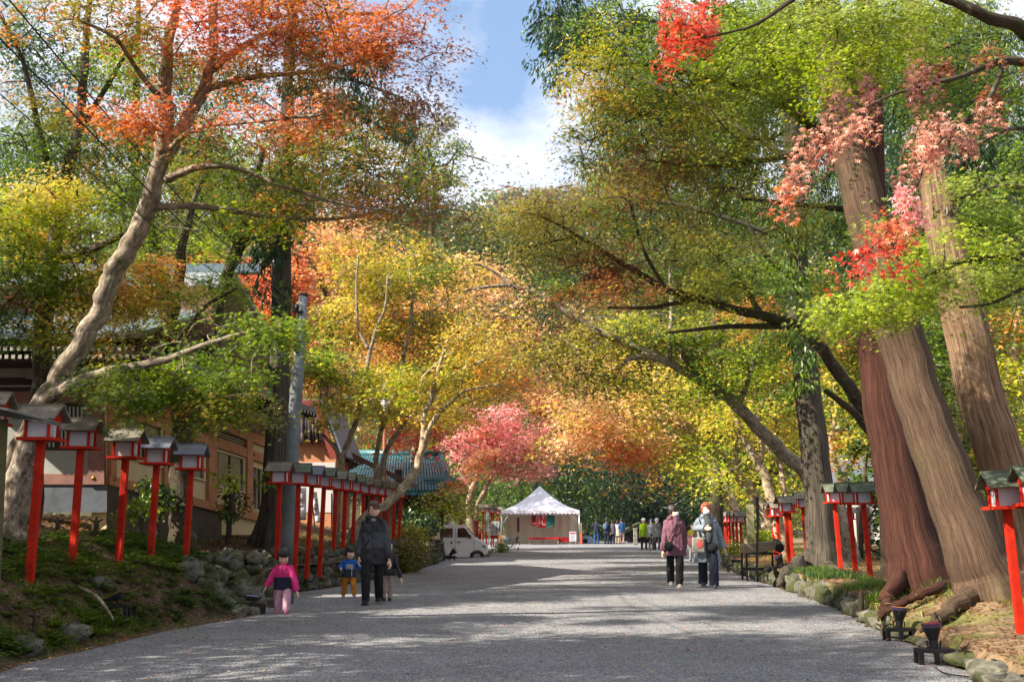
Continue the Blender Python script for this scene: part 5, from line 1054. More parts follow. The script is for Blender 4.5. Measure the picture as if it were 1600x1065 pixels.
while y < 40:
    x = interp(RE, y) + .07; h = .17 if y < 12 else .2 + .1 * sm((y - 14) / 5)
    l = r.uniform(.14, .40); h *= r.uniform(.45, 1.0)
    if 10.2 < y < 13.0: h *= .5
    if r.uniform() < .16: y += l * .7; continue
    rock(w_, (x + r.normal(0, .03), y + l / 2, h * .42), (r.uniform(.11, .17), l * .56, h * .62), r)
    if r.uniform() < .4: rock(w_, (x + .24, y + l / 2, h * .62), (.12, l * .5, h * .4), r)
    y += l * .98
tag(w_.build('stone_edging', ROCK, smooth=True), 'rough pale stone edging along the right side of the gravel', 'stone edging')

# ---------------------------------------------------------------- temple building, left
bld = thing('temple_building', 'low temple hall with sloping brown beams and cream panels behind the near lanterns', 'building', P(165, 800, 19))
# F1: the facade facing us (plane y=19); F2: the facade running back on a slope
FA = Vector((P(165, 750, 19).x, 19, 0)); FB = Vector((P(400, 750, 24).x, 24, 0))
fdir = (FB - FA).normalized(); fn_ = Vector((fdir.y, -fdir.x, 0))     # faces the road
def F1(px, py, o=0): return P(px, py, 19 - o) if False else Vector((P(px, py, 19).x, 19 - o, P(px, py, 19).z))
def F2(px, py, o=0):
    x = (px - CX) / F; u = (CY - py) / F
    dv = Vector((x, math.cos(TH) - math.sin(TH) * u, math.sin(TH) + math.cos(TH) * u))
    c0 = Vector((0, 0, CAMH)); t = (FA - c0).dot(fn_) / dv.dot(fn_)
    return c0 + dv * t + fn_ * o
def pan(mb, fn, quad, t0, t1, mi=0):
    """slab over the px quad, from offset t0 to t1 off the facade"""
    a = [fn(x, y, t0) for x, y in quad]; b = [fn(x, y, t1) for x, y in quad]
    off = b[0] - a[0]
    return mb.prism(a, off, mi)
def R4(x0, y0, x1, y1): return [(x0, y0), (x1, y0), (x1, y1), (x0, y1)]
m1 = MB(); pan(m1, F1, R4(-120, 500, 165, 790), -.30, 0); m1.build('front_wall', GREYPL, bld)
m1 = MB()
for q in (R4(-120, 740, 140, 757), R4(-120, 612, 140, 629)): pan(m1, F1, q, .002, .06)
m1.build('front_beam', BROWND, bld, bevel=.005)
m1 = MB(); pan(m1, F1, R4(140, 560, 166, 757), .004, .09); m1.build('corner_post', BROWND, bld, bevel=.005)
m1 = MB(); pan(m1, F1, R4(-120, 757.5, 168, 800), .002, .03); m1.build('foundation', STONEF, bld)
m1 = MB(); pan(m1, F1, R4(68, 630, 131, 703), .002, .012); w1 = m1.build('lattice_window', DARKW, bld)
m1 = MB()
for k in range(10): pan(m1, F1, R4(70.5 + k * 6.3, 635, 73.4 + k * 6.3, 698 if k % 3 else 676), .013, .03)
m1.build('lattice_bar', mat('lattice_grey', (150, 156, 148), .8), w1)
m1 = MB(); pan(m1, F1, R4(-120, 592, 140, 611), .002, .02); pan(m1, F1, R4(-120, 528, 150, 575), .002, .05); pan(m1, F1, R4(-120, 590, 40, 628), .021, .03); m1.build('dark_panel', DARKW, bld)
m1 = MB(); pan(m1, F1, R4(-120, 602, 130, 604.5), .021, .035); m1.build('rail', TIPW, bld)
for (x, y, fn) in ((149, 747, F1), (173, 748.5, F2), (334, 789, F2), (335, 686, F2), (392, 710, F2)):
    m1 = MB(); c = fn(x, y, .07); m1.ell(c, (.045, .045, .045), 10, 6); m1.build('brass_boss', BRASS, bld, smooth=True)
m1 = MB(); pan(m1, F2, [(166, 560), (420, 650), (420, 835), (166, 835)], -.3, 0); m1.build('side_wall', CREAM, bld)
def lowb(x): return 742 + (x - 165) * .2567
def upb(x): return 625 + (x - 165) * .3465
m1 = MB()
pan(m1, F2, [(166, lowb(166)), (420, lowb(420)), (420, lowb(420) + 12), (166, lowb(166) + 15)], .003, .08)
pan(m1, F2, [(166, upb(166)), (420, upb(420)), (420, upb(420) + 14), (166, upb(166) + 17)], .003, .08)
pan(m1, F2, [(166, upb(166) - 36), (420, upb(420) - 26), (420, upb(420) - 12), (166, upb(166) - 20)], .003, .08)
m1.build('side_beam', BROWNW, bld, bevel=.004)
for (x0, x1) in ((167, 176), (252, 262), (321, 334), (381, 390)):
    m1 = MB(); pan(m1, F2, [(x0, upb(x0) - 20), (x1, upb(x1) - 20), (x1, lowb(x1)), (x0, lowb(x0))], .004, .09); m1.build('side_post', BROWNW, bld, bevel=.004)
m1 = MB(); pan(m1, F2, [(166, lowb(166) + 16), (345, lowb(345) + 13), (345, 850), (166, 850)], .001, .02); m1.build('side_foundation', mat('brown_foundation', (92, 80, 62), .9, (70, 62, 50), 3), bld)  # brown foundation slab below the lower side beam
for q in ([(194, 650), (249, 669), (249, 727), (194, 711)], [(266, 676), (316, 694), (316, 748), (266, 734)], [(334.5, 703), (378, 717), (378, 767), (334.5, 755)], [(393, 728), (412, 735), (412, 795), (393, 795)]):
    m1 = MB(); pan(m1, F2, q, .003, .010); wn = m1.build('window', GLASS, bld)
    (xa, ya), (xb, yb), (xc, yc), (xd, yd) = q
    fr = MB(); tk = 3.0
    pan(fr, F2, [(xa - tk, ya - tk - 1), (xb + tk, yb - tk + 1), (xb + tk, yb + 1), (xa - tk, ya)], .011, .04)
    pan(fr, F2, [(xd - tk, yd), (xc + tk, yc + 1), (xc + tk, yc + tk + 1), (xd - tk, yd + tk)], .011, .045)
    pan(fr, F2, [(xa - tk, ya), (xa, ya), (xd, yd), (xd - tk, yd)], .011, .04); pan(fr, F2, [(xb, yb), (xb + tk, yb), (xc + tk, yc), (xc, yc)], .011, .04)
    fr.build('frame', CREAM, wn)
    bl = MB(); xm = xa + (xb - xa) * .50; xm2 = xa + (xb - xa) * .92; sl = (yb - ya) / (xb - xa)
    pan(bl, F2, [(xa + 6, ya + 6 * sl + 1), (xm2, ya + (xm2 - xa) * sl + 1), (xm2, yd + (xm2 - xa) * sl - 1), (xa + 6, yd + 6 * sl - 1)], .0105, .0125); bl.build('blind', GLASSW, wn)
    mu = MB(); pan(mu, F2, [(xm, ya + (xm - xa) * sl), (xm + 2, ya + (xm - xa) * sl), (xm + 2, yd + (xm - xa) * sl), (xm, yd + (xm - xa) * sl)], .013, .03); mu.build('mullion', DARKW, wn)
m1 = MB()
for (x0, x1) in ((180, 250), (264, 320), (335, 380)):
    for k in range(4):
        o_ = 3 + k * 4.0
        pan(m1, F2, [(x0, upb(x0) - 20 + o_), (x1, upb(x1) - 20 + o_), (x1, upb(x1) - 18.2 + o_), (x0, upb(x0) - 18.2 + o_)], .012, .02)
m1.build('transom_slats', DARKW, bld)
m1 = MB(); pan(m1, F2, [(166, upb(166) - 60), (420, upb(420) - 44), (420, upb(420) - 26), (166, upb(166) - 36)], .003, .05); m1.build('dark_upper_wall', BROWND, bld)
# roofs
def slab(mb, a, b, c, d_, th, mi=0):
    mb.prism([a, b, c, d_], Vector((0, 0, -th)), mi)
e0 = P(-140, 522, 17.9); e1 = P(215, 520, 17.9)
m1 = MB(); slab(m1, e0, e1, Vector((e1.x + .1, 21.2, e1.z + 1.0)), Vector((e0.x - 1, 21.2, e0.z + 1.0)), .09); lr = m1.build('lower_roof', METALR, bld)
m1 = MB()
for k in range(34):
    x = e0.x + (e1.x - e0.x) * (k + .5) / 34
    m1.box((x, 18.5, e0.z - .19 + .12), (.07, 1.25, .08), rot=(math.radians(16), 0, 0))
    m1.box((x + .02, 18.35, e0.z - .38), (.07, .9, .08))
m1.build('rafters', DARKW, bld)
m1 = MB()
for k in range(34):
    x = e0.x + (e1.x - e0.x) * (k + .5) / 34
    m1.box((x, 17.868, e0.z - .25), (.06, .012, .065)); m1.box((x + .02, 17.894, e0.z - .38), (.06, .012, .065))
m1.build('rafter_tips', TIPW, bld)
m1 = MB(); m1.box((e1.x - 4.5, 21.3, e0.z + 1.05), (9.6, .3, 1.0)); m1.build('clerestory', BROWND, bld)
a = P(-140, 486, 21); b = P(300, 486, 21)
m1 = MB(); slab(m1, a, b, Vector((b.x - .6, 26.5, a.z + 2.1)), Vector((a.x, 26.5, a.z + 2.1)), .12)
slab(m1, Vector((a.x, 26.5, a.z + 2.1)), Vector((b.x - .6, 26.5, a.z + 2.1)), Vector((b.x, 32, a.z)), Vector((a.x, 32, a.z)), .12); m1.build('upper_roof', SILVR, bld)
m1 = MB(); m1.box(((a.x + b.x) / 2, 26.5, a.z + 2.16), (abs(b.x - a.x), .3, .22)); m1.build('ridge', METALR, bld)
m1 = MB()
c0, c1 = F2(172, 556, 1.1), F2(425, 640, 1.1); slab(m1, c0, c1, c1 - fn_ * 2.6 + Vector((0, 0, .9)), c0 - fn_ * 2.6 + Vector((0, 0, .9)), .1); m1.build('side_roof', ROOFB, bld)
m1 = MB(); m2 = MB()
for k in range(40):
    p = c0.lerp(c1, (k + .5) / 40) + Vector((0, 0, -.17)); R = Matrix.Rotation(math.atan2(fdir.y, fdir.x), 3, 'Z')
    m1.box(p - fn_ * .5, (.06, 1.1, .07), rot=R); m2.box(p + fn_ * .056, (.055, .012, .06), rot=R)
m1.build('side_rafters', DARKW, bld); m2.build('side_rafter_tips', TIPW, bld)

# second building with purple and white curtain
b2 = thing('shrine_office', 'orange-brown shrine building hung with a grey curtain behind the utility pole', 'building', P(470, 800, 36))
m1 = MB()
def F3(px, py, o=0): v = P(px, py, 36); return Vector((v.x, 36 - o, v.z))
pan(m1, F3, R4(395, 690, 525, 850), -3, 0); m1.build('wall', BROWNW, b2)
m1 = MB(); pan(m1, F3, R4(470, 722, 524, 742), .004, .03); pan(m1, F3, R4(445, 742, 520, 800), .004, .02); m1.build('white_panel', mat('office_plaster', (190, 186, 184), .8), b2)
m1 = MB()
n = 40; cv = []
for k in range(n + 1):
    x = 440 + 66 * k / n; o_ = .25 + .05 * math.sin(k * 1.9)
    cv.append((F3(x, 645, o_), F3(x + 1, 696 - 9 * abs(math.sin(k * math.pi / 10)), o_ + .03 * math.sin(k))))
m1.add([p for c in cv for p in c], [(2 * k, 2 * k + 2, 2 * k + 3, 2 * k + 1) for k in range(n)]); 
cu = m1.build('curtain', mat('grey_pink_curtain', (140, 120, 124), .9, (70, 56, 66), 1.2, lo=.48, hi=.52), b2, smooth=True)
so = cu.modifiers.new('s', 'SOLIDIFY'); so.thickness = .01
m1 = MB()
a, b, c = F3(430, 636, .5), F3(500, 636, .5), F3(528, 716, .5)
m1.prism([F3(494, 640, .5), F3(503, 636, .5), F3(530, 716, .5), F3(520, 718, .5)], Vector((0, .18, 0)))
m1.prism([F3(392, 628, .5), F3(503, 628, .5), F3(503, 638, .5), F3(392, 638, .5)], Vector((0, .18, 0)))
m1.build('gable_board', mat('dark_red_board', (122, 48, 36), .7), b2)
m1 = MB(); m1.prism([F3(390, 626, .4), F3(506, 626, .4), F3(540, 712, .4), F3(536, 714, .4), F3(503, 634, .4), F3(390, 634, .4)], Vector((0, 5, 0))); m1.build('roof', ROOFB, b2)

# green tiled roof pavilion
b3 = thing('tiled_pavilion', 'pavilion with a broad green glazed tile roof behind the receding lantern row', 'building', P(620, 840, 46))
m1 = MB()
rl, rr2 = P(556, 712, 49), P(689, 713, 49); el, er = P(520, 775, 44.5), P(700, 766, 44.5)
el = Vector((P(530, 772, 44.5).x, 44.5, P(640, 768, 44.5).z)); er = Vector((P(702, 766, 44.5).x, 44.5, el.z))
slab(m1, el, er, rr2, rl, .12)
bk = Vector((0, 9, 0)); slab(m1, rl, rr2, er + bk, el + bk, .12)
m1.prism([er, er + bk, rr2], Vector((-.1, 0, 0)))
m1.build('roof', TEAL, b3)
m1 = MB(); nrib = 34
for k in range(nrib + 1):
    t = k / nrib; a = el.lerp(er, t); b = rl.lerp(rr2, t)
    pts = [a.lerp(b, q / 14) + Vector((0, 0, .05 + .0 * q)) for q in range(15)]
    m1.tube(pts, [.075 if q % 2 else .055 for q in range(15)], 6)
m1.tube([rl + Vector((0, 0, .12)), rr2 + Vector((0, 0, .12))], .16, 8); m1.tube([rr2 + Vector((0, 0, .1)), er + Vector((.05, 0, .1))], .14, 8); m1.tube([rr2.lerp(er, .75) + Vector((-1.0, 0, .12)), rr2.lerp(er, .75) + Vector((.4, 0, .12))], .1, 6)
m1.build('tile_ribs', TEAL, b3, smooth=True)
m1 = MB(); m1.box(((el.x + er.x) / 2, 49, el.z - 1.7), (er.x - el.x - 1.4, 6.5, 3.2)); m1.build('wall', CREAM, b3)
m1 = MB()
for k in range(7):
    x = el.x + .9 + (er.x - el.x - 1.8) * k / 6; m1.box((x, 45.6, el.z - 1.7), (.2, .2, 3.2))
m1.build('pillar', DARKW, b3)
# small brown gable in front of it
b4 = thing('gate_roof', 'small dark gabled gate roof with pale rafter ends in front of the tiled pavilion', 'gate', P(570, 830, 38))
m1 = MB(); a, b, c = P(560, 720, 38), P(530, 750, 38), P(628, 762, 38)
m1.prism([P(548, 706, 38), P(552, 716, 38), P(640, 760, 38), P(641, 752, 38)], Vector((0, 3, 0))); m1.prism([P(549, 706, 38), P(552, 714, 38), P(480, 752, 38), P(478, 744, 38)], Vector((0, 3, 0))); m1.build('roof', mat('bark_roof', (96, 66, 50), .9, (60, 44, 36), 6), b4)
m1 = MB()
for k in range(16):
    t = (k + .5) / 16; p = P(552, 718, 38).lerp(P(640, 762, 38), t); m1.box(p + Vector((0, -.02, -.03)), (.06, .05, .06))
m1.build('rafter_tips', TIPW, b4)
m1 = MB(); m1.box(P(500, 800, 38.5) , (.22, .22, 4.0)); m1.box(P(622, 810, 38.5), (.22, .22, 3.4)); m1.box(P(560, 764, 38.5), (2.9, .2, .25)); m1.build('pillar', DARKW, b4)

# white-walled storehouse, right background
b5 = thing('white_walled_building', 'white plaster building glimpsed behind the three lantern posts', 'building', P(1360, 880, 40))
m1 = MB(); a = P(1328, 880, 40); b = P(1420, 785, 40); m1.box(((a.x + b.x) / 2, 42, 1.2), (b.x - a.x, 4, 2.9)); m1.build('wall', mat('white_plaster', (206, 204, 200), .8, (190, 188, 184), 2), b5)
m1 = MB(); m1.prism([(a.x - .4, 39.6, 2.6), (a.x - .4, 44.4, 2.6), (a.x - .4, 42, 3.9)], Vector((b.x - a.x + .8, 0, 0))); m1.build('roof', ROOFB, b5)
m1 = MB(); m1.box((a.x + .55, 39.98, .95), (.5, .08, 1.9)); m1.build('doorway', DARKW, b5)
m1 = MB()
for k in range(7): m1.box((a.x + .9 + k * .16, 39.4, .45), (.02, .02, .55))
m1.box((a.x + 1.35, 39.4, .73), (1.05, .03, .03)); tag(m1.build('low_railing', BLACKP), 'thin dark railing in front of the white building', 'railing')

# notice board roof at the left edge
nb = thing('notice_board', 'roofed wooden notice board cut off by the left edge', 'notice board', P(-12, 900, 9.6))
m1 = MB(); a = P(-60, 620, 9.6); b = P(76, 665, 9.3); ridge = Vector((a.x, 10.1, a.z + .12))
c_ = P(20, 644, 9.4)
m1.prism([P(-90, 618, 9.6), P(4, 636, 9.6), P(72, 656, 9.5), P(74, 662, 9.5), P(4, 650, 9.6), P(-90, 630, 9.6)], Vector((-.16, .7, .04))); m1.build('roof', mat('grey_shingle', (84, 84, 76), .9, (60, 60, 56), 6, bump=.004), nb)
m1 = MB(); p = P(4, 655, 9.75); q = P(-6, 905, 9.75); m1.tube([q - Vector((0, 0, .4)), p], .052, 4); m1.build('post', mat('old_post_wood', (92, 84, 50), .85, (72, 66, 42), 6), nb)
m1 = MB(); m1.prism([P(-60, 690, 9.75), P(0, 690, 9.75), P(-2, 700, 9.75), P(-60, 700, 9.75)], Vector((0, .06, 0))); m1.prism([P(-60, 705, 9.8), P(-1, 705, 9.8), P(-6, 800, 9.8), P(-60, 800, 9.8)], Vector((0, .03, 0))); m1.build('board', mat('old_board', (96, 90, 56), .85), nb)

# utility pole and wires
up = thing('utility_pole', 'weathered grey concrete utility pole leaning right beside the cedar', 'utility pole', P(446, 862, 20.8))
m1 = MB(); m1.tube([P(444, 880, 20.8), P(448, 830, 20.8), P(461, 640, 20.8), P(474, 462, 20.8)], [.165, .16, .125, .085], 16); m1.build('pole', CONCR, up, smooth=True)
m1 = MB(); m1.tube([P(474, 463, 20.8), P(475, 459, 20.8)], .088, 12); m1.build('cap', BLACKP, up)
for q in ((464, 480), (466, 498), (463, 500)):
    m1 = MB(); c = P(q[0], q[1], 20.75); m1.ell(c, (.05, .05, .07)); m1.build('insulator', BLACKP, up, smooth=True)
m1 = MB(); m1.box(P(466, 487, 20.7), (.20, .05, .05)); m1.build('bracket', BLACKP, up); m1 = MB(); m1.box(P(464, 540, 20.7), (.1, .1, .22)); m1.build('junction_box', BLACKP, up)
for k, (a, mdl, b) in enumerate([((466, 478, 20.8), (260, 300, 15), (-20, -40, 9)), ((466, 487, 20.8), (260, 320, 15), (-20, 40, 9)), ((465, 497, 20.8), (230, 370, 14), (-20, 130, 9)), ((466, 500, 20.8), (420, 320, 17), (330, 160, 13))]):
    pts, rr = smooth_path([P(*a), P(*a).lerp(P(*b), .5) + Vector((0, 0, -.25)), P(*b)], [.009] * 3, 10)
    m1 = MB(); m1.tube(pts, [.009 if k < 2 else .006] * len(pts), 5)
    tag(m1.build('overhead_wire', BLACKP), ['thick upper wire from the utility pole to the top left', 'second wire just below the upper one, running to the top left', 'thin low wire from the pole toward the left edge', 'short steep wire rising from the pole through the maple'][k], 'wire', 'wires from the utility pole')
# street lamp head among yellow leaves
sl = thing('street_lamp', 'white-headed lamp on a slim brown pole among the yellow maples', 'street lamp', P(600, 830, 34))
m1 = MB(); m1.tube([P(600, 838, 34), P(601, 655, 34)], .06, 8); m1.build('pole', mat('brown_pole', (116, 60, 40), .6), sl, smooth=True)
m1 = MB(); c = P(601.5, 637, 34); m1.tube([c - Vector((0, 0, .22)), c + Vector((0, 0, .25))], [.13, .2], 4); m1.build('lamp_head', PAPER, sl)
m1 = MB(); m1.tube([c + Vector((0, 0, .25)), c + Vector((0, 0, .33))], [.24, .04], 4); m1.build('cap', BLACKP, sl)

# banners behind left row
def nobori(px, y0, y1, d, wpx, m, lab, txt=None, ink=INK, lean=0):
    t_ = thing('banner', lab, 'banner', P(px, y1, d), 'upright banners')
    mm = MB(); mm.tube([P(px - wpx / 2 - 1 + lean, y1 + 8, d), P(px - wpx / 2 - 1, y0 - 2, d)], .018, 6); mm.build('pole', BLACKP, t_)
    mm = MB(); n = 12; vv = []
    for k in range(n + 1):
        y = y0 + (y1 - y0) * k / n; o_ = .05 * math.sin(k * .9 + px); l_ = lean * k / n
        vv += [P(px - wpx / 2 + l_, y, d + o_), P(px + wpx / 2 + l_ * 1.0, y, d + o_ + .05)]
    mm.add(vv, [(2 * k, 2 * k + 1, 2 * k + 3, 2 * k + 2) for k in range(n)]); cl = mm.build('cloth', m, t_, smooth=True)
    s_ = cl.modifiers.new('s', 'SOLIDIFY'); s_.thickness = .006
    if txt:
        hgt = (y1 - y0) * d / F; sz = min(hgt / (len(txt) * 1.1), wpx * d / F * .8)
        c = P(px + lean * .5, (y0 + y1) / 2, d - .10); text_mesh(txt, sz, ink, 'lettering', t_, c, RM((1, 0, 0), (0, 0, 1)))
nobori(474, 762, 812, 30, 9, mat('white_banner_cloth', (206, 206, 214), .85), 'white banner between the second and third posts of the long row')
nobori(491, 768, 816, 29.5, 8, MATS['white_banner_cloth'], 'slanting white lettered banner behind the fourth lantern post', '奉納神社', lean=6)
nobori(524, 772, 818, 33, 10, MATS['white_banner_cloth'], 'white banner half hidden behind the fifth lantern post', '日吉大社')
nobori(761.5, 800, 832, 56.5, 5, MATS['white_banner_cloth'], 'tall white banner with dark characters beside the pink maple', '御守授与所')
nobori(704, 808, 836, 54, 7, MATS['white_banner_cloth'], 'white banner rising behind the van')
nobori(745, 812, 838, 58, 5, REDC, 'narrow red banner between the pink maple trunks')
nobori(750, 830, 850, 57, 4, REDC, 'short red banner beside the orange lantern leg')

# ---------------------------------------------------------------- tent
tn = thing('marquee_tent', 'white pyramid-roofed marquee tent with scalloped edge at the end of the road', 'tent', P(843, 847, 79))
zE = P(800, 797, 76.5).z; zA = P(843, 759, 80).z; xl_, xr_ = P(783, 800, 76.5).x, P(905.5, 800, 76.5).x; yf, yb = 76.5, 82.5; ap = Vector((P(843, 759, 79.5).x, 79.5, zA))
m1 = MB(); n = 28
cor = [Vector((xl_, yf, zE)), Vector((xr_, yf, zE)), Vector((xr_, yb, zE)), Vector((xl_, yb, zE))]
vs = []; fs = []; ringN = 10
per = []
for s_ in range(4):
    for k in range(n): per.append(cor[s_].lerp(cor[(s_ + 1) % 4], k / n))
for i in range(ringN + 1):
    t = i / ringN
    for k, p in enumerate(per):
        q = p.lerp(ap, t); q.z -= .32 * math.sin(math.pi * t) * (.75 + .25 * abs(math.cos(k / n * math.pi * 2)))
        q.z += .02 * math.sin(k * 2.2) * (1 - t); vs.append(q)
N_ = len(per)
for i in range(ringN):
    for k in range(N_): fs.append((i * N_ + k, i * N_ + (k + 1) % N_, (i + 1) * N_ + (k + 1) % N_, (i + 1) * N_ + k))
m1.add(vs, fs); m1.build('roof', WHITEC, tn, smooth=True)
m1 = MB(); vs = []; fs = []
for k in range(N_ * 4 + 1):
    j = k / 4; a = per[int(j) % N_].lerp(per[(int(j) + 1) % N_], j - int(j)); dz = .16 + .10 * abs(math.sin(j * math.pi / 1.4))
    vs += [a + Vector((0, 0, .01)), a - Vector((0, 0, dz))]
for k in range(N_ * 4): fs.append((2 * k, 2 * k + 1, 2 * k + 3, 2 * k + 2))
m1.add(vs, fs); va = m1.build('valance', WHITEC, tn); s_ = va.modifiers.new('s', 'SOLIDIFY'); s_.thickness = .008
for c in cor:
    m1 = MB(); m1.tube([Vector((c.x * .995, c.y + (.05 if c.y < 79 else -.05), -.1)), Vector((c.x * .995, c.y + (.05 if c.y < 79 else -.05), zE))], .04, 8); m1.build('leg', mat('galvanised_steel', (170, 172, 178), .4, metal=.6) if 'galvanised_steel' not in MATS else MATS['galvanised_steel'], tn, smooth=True)
m1 = MB(); m1.box(((xl_ + xr_) / 2, yf + .1, zE - .3), (xr_ - xl_, .05, .05)); m1.tube([Vector((xl_ + .05, yf + .1, zE - .9)), Vector((xl_ + .7, yf + .1, zE - .1))], .02, 6); m1.tube([Vector((xr_ - .05, yf + .1, zE - .9)), Vector((xr_ - .7, yf + .1, zE - .1))], .02, 6); m1.build('crossbar', MATS['galvanised_steel'], tn)
m1 = MB(); vs = []; k_ = 60
for k in range(k_ + 1):
    x = xl_ + .3 + (xr_ - xl_ - .35) * k / k_; yy = yf + 1.5 + .03 * math.sin(k * .9)
    vs += [(x, yy, -.05), (x, yy, zE - .05)]
m1.add(vs, [(2 * k, 2 * k + 2, 2 * k + 3, 2 * k + 1) for k in range(k_)])
m1.add([(xl_ + .06, yf + .1, -.05), (xl_ + .06, yf + .1, zE), (xl_ + .06, yb - .1, zE), (xl_ + .06, yb - .1, -.05)], [(0, 1, 2, 3)])
wl = m1.build('side_curtain', TANC, tn, smooth=False); s_ = wl.modifiers.new('s', 'SOLIDIFY'); s_.thickness = .01
def hang(name, x0, x1, y0, y1, d, m, lab):
    t_ = thing(name, lab, 'banner', P((x0 + x1) / 2, y1, d), 'cloth banners hung under the tent edge')
    mm = MB(); a = P(x0, y0, d); b = P(x1, y1, d); mm.box(((a.x + b.x) / 2, d, (a.z + b.z) / 2), (b.x - a.x, .02, a.z - b.z)); mm.build('cloth', m, t_)
    return t_, a, b
t_, a, b = hang('hanging_banner', 830, 838.5, 801, 821, 76.8, REDC, 'red banner with a dark blot, left of the three under the tent edge')
m1 = MB(); m1.ell(((a.x + b.x) / 2 - .02, 76.785, a.z - .38), (.1, .004, .3)); m1.build('emblem', mat('dark_emblem', (58, 30, 32), .9), t_); text_mesh('むぎ', .13, WHITEINK, 'lettering', t_, ((a.x + b.x) / 2 + .03, 76.785, b.z + .14), RM((1, 0, 0), (0, 0, 1)), False)
t_, a, b = hang('hanging_banner', 840, 853, 801, 823.5, 76.8, REDC, 'wide red banner with large white characters, middle of the three under the tent')
text_mesh('ずし', .42, WHITEINK, 'lettering', t_, ((a.x + b.x) / 2 + .13, 76.785, (a.z + b.z) / 2 + .03), RM((1, 0, 0), (0, 0, 1)))
text_mesh('いなり寿', .17, WHITEINK, 'lettering', t_, ((a.x + b.x) / 2 - .18, 76.785, (a.z + b.z) / 2 + .05), RM((1, 0, 0), (0, 0, 1)))
t_, a, b = hang('hanging_banner', 854, 867, 801, 823.5, 76.8, GREENC, 'green banner with a yellow grass motif, right of the three under the tent')
m1 = MB()
for k in range(7): m1.prism([((a.x + b.x) / 2 + .02 + k * .035, 76.785, b.z + .02), ((a.x + b.x) / 2 + .045 + k * .035, 76.785, b.z + .02), ((a.x + b.x) / 2 + .03 + k * .035, 76.785, b.z + .25 - .03 * abs(k - 3))], (0, -.002, 0))
m1.build('motif', mat('ochre_print', (150, 120, 50), .9), t_)
pb = thing('hanging_strip', 'narrow dark purple strip hanging inside the tent near the vendor', 'banner', P(810, 835, 77)); m1 = MB(); a = P(808, 808, 77); b = P(811.5, 831, 77); m1.box(((a.x + b.x) / 2, 77, (a.z + b.z) / 2), (b.x - a.x, .02, a.z - b.z)); m1.build('cloth', mat('purple_cloth', (70, 30, 48), .9), pb)
for k, (x0, x1, cc) in enumerate([(826, 873, 0), (873, 889, 1)]):
    bn = thing('bench', ['long bench table under a red cloth in front of the tent wall', 'short bench with a red cloth at the tent\'s right side'][k], 'bench', P((x0 + x1) / 2, 849, 75.6 + k))
    d = 75.6 + k * .9; a = P(x0, 839, d); b = P(x1, 841.5, d); m1 = MB(); m1.box(((a.x + b.x) / 2, d, a.z - .02), (b.x - a.x, .9, .05)); m1.box(((a.x + b.x) / 2, d - .45, a.z - (.07 if k == 0 else .15)), (b.x - a.x + .01, .02, .12 if k == 0 else .28)); m1.build('red_cloth', REDC, bn)
    for sx in (.04, .5, .96):
        for yy in (-.38, .38):
            m1 = MB(); m1.box((a.x + (b.x - a.x) * sx, d + yy, (a.z - .08) / 2), (.06, .06, a.z + .06)); m1.build('leg', WOODL, bn)
sb = thing('notice_sign', 'small white price board with a red heading in front of the tent', 'sign', P(895, 849, 74.8)); a = P(889.5, 830, 74.8); b = P(900.5, 845, 74.8)
m1 = MB(); m1.box(((a.x + b.x) / 2, 74.8, (a.z + b.z) / 2), (b.x - a.x, .04, a.z - b.z)); m1.build('panel', PAPER, sb)
m1 = MB(); m1.box(((a.x + b.x) / 2, 74.775, a.z - .1), (b.x - a.x - .08, .004, .07)); m1.build('heading', REDC, sb)
m1 = MB()
for k in range(5): m1.box(((a.x + b.x) / 2 + (-.08 if k % 2 else .02), 74.776, a.z - .2 - k * .085), (.24, .003, .025))
m1.build('printed_rows', mat('blue_ink', (90, 100, 140), .8), sb)
m1 = MB(); m1.box((a.x + .06, 74.83, b.z / 2 - .02), (.04, .04, b.z + .06)); m1.box((b.x - .06, 74.83, b.z / 2 - .02), (.04, .04, b.z + .06)); m1.build('leg', MATS['galvanised_steel'], sb)
# A-frame sign left
sg = thing('standing_sign', 'white standing sign with two columns of black characters and a red foot', 'sign', P(775, 850, 54)); a = P(767, 814, 54); b = P(779, 841, 54)
tl = math.radians(4); m1 = MB(); cx_, cz_ = (a.x + b.x) / 2, (a.z + b.z) / 2; Rt = Matrix.Rotation(tl, 3, 'Y')
m1.box((cx_, 54, cz_), (b.x - a.x, .03, a.z - b.z), rot=Rt); m1.build('panel', PAPER, sg)
m1 = MB(); m1.box(Vector((cx_, 53.98, cz_)) + Rt @ Vector((0, 0, -(a.z - b.z) / 2 + .08)), (b.x - a.x - .004, .012, .15), rot=Rt); m1.build('red_foot', REDC, sg)
RR = Rt @ RM((1, 0, 0), (0, 0, 1)); text_mesh('豆の御菓子', .125, INK, 'lettering', sg, Vector((cx_, 53.975, cz_)) + Rt @ Vector((.085, 0, .06)), RR); text_mesh('名物そば', .125, INK, 'lettering', sg, Vector((cx_, 53.975, cz_)) + Rt @ Vector((-.085, 0, .03)), RR)
m1 = MB()
for sx in (-1, 1): m1.tube([Vector((cx_ + sx * .15, 54.02, -.0)), Vector((cx_ + sx * .15, 54.02, cz_))], .016, 6)
m1.tube([Vector((cx_ - .4, 54.5, .0)), Vector((cx_ - .15, 54.02, cz_ + .3))], .016, 6); m1.build('frame', PAPER, sg)
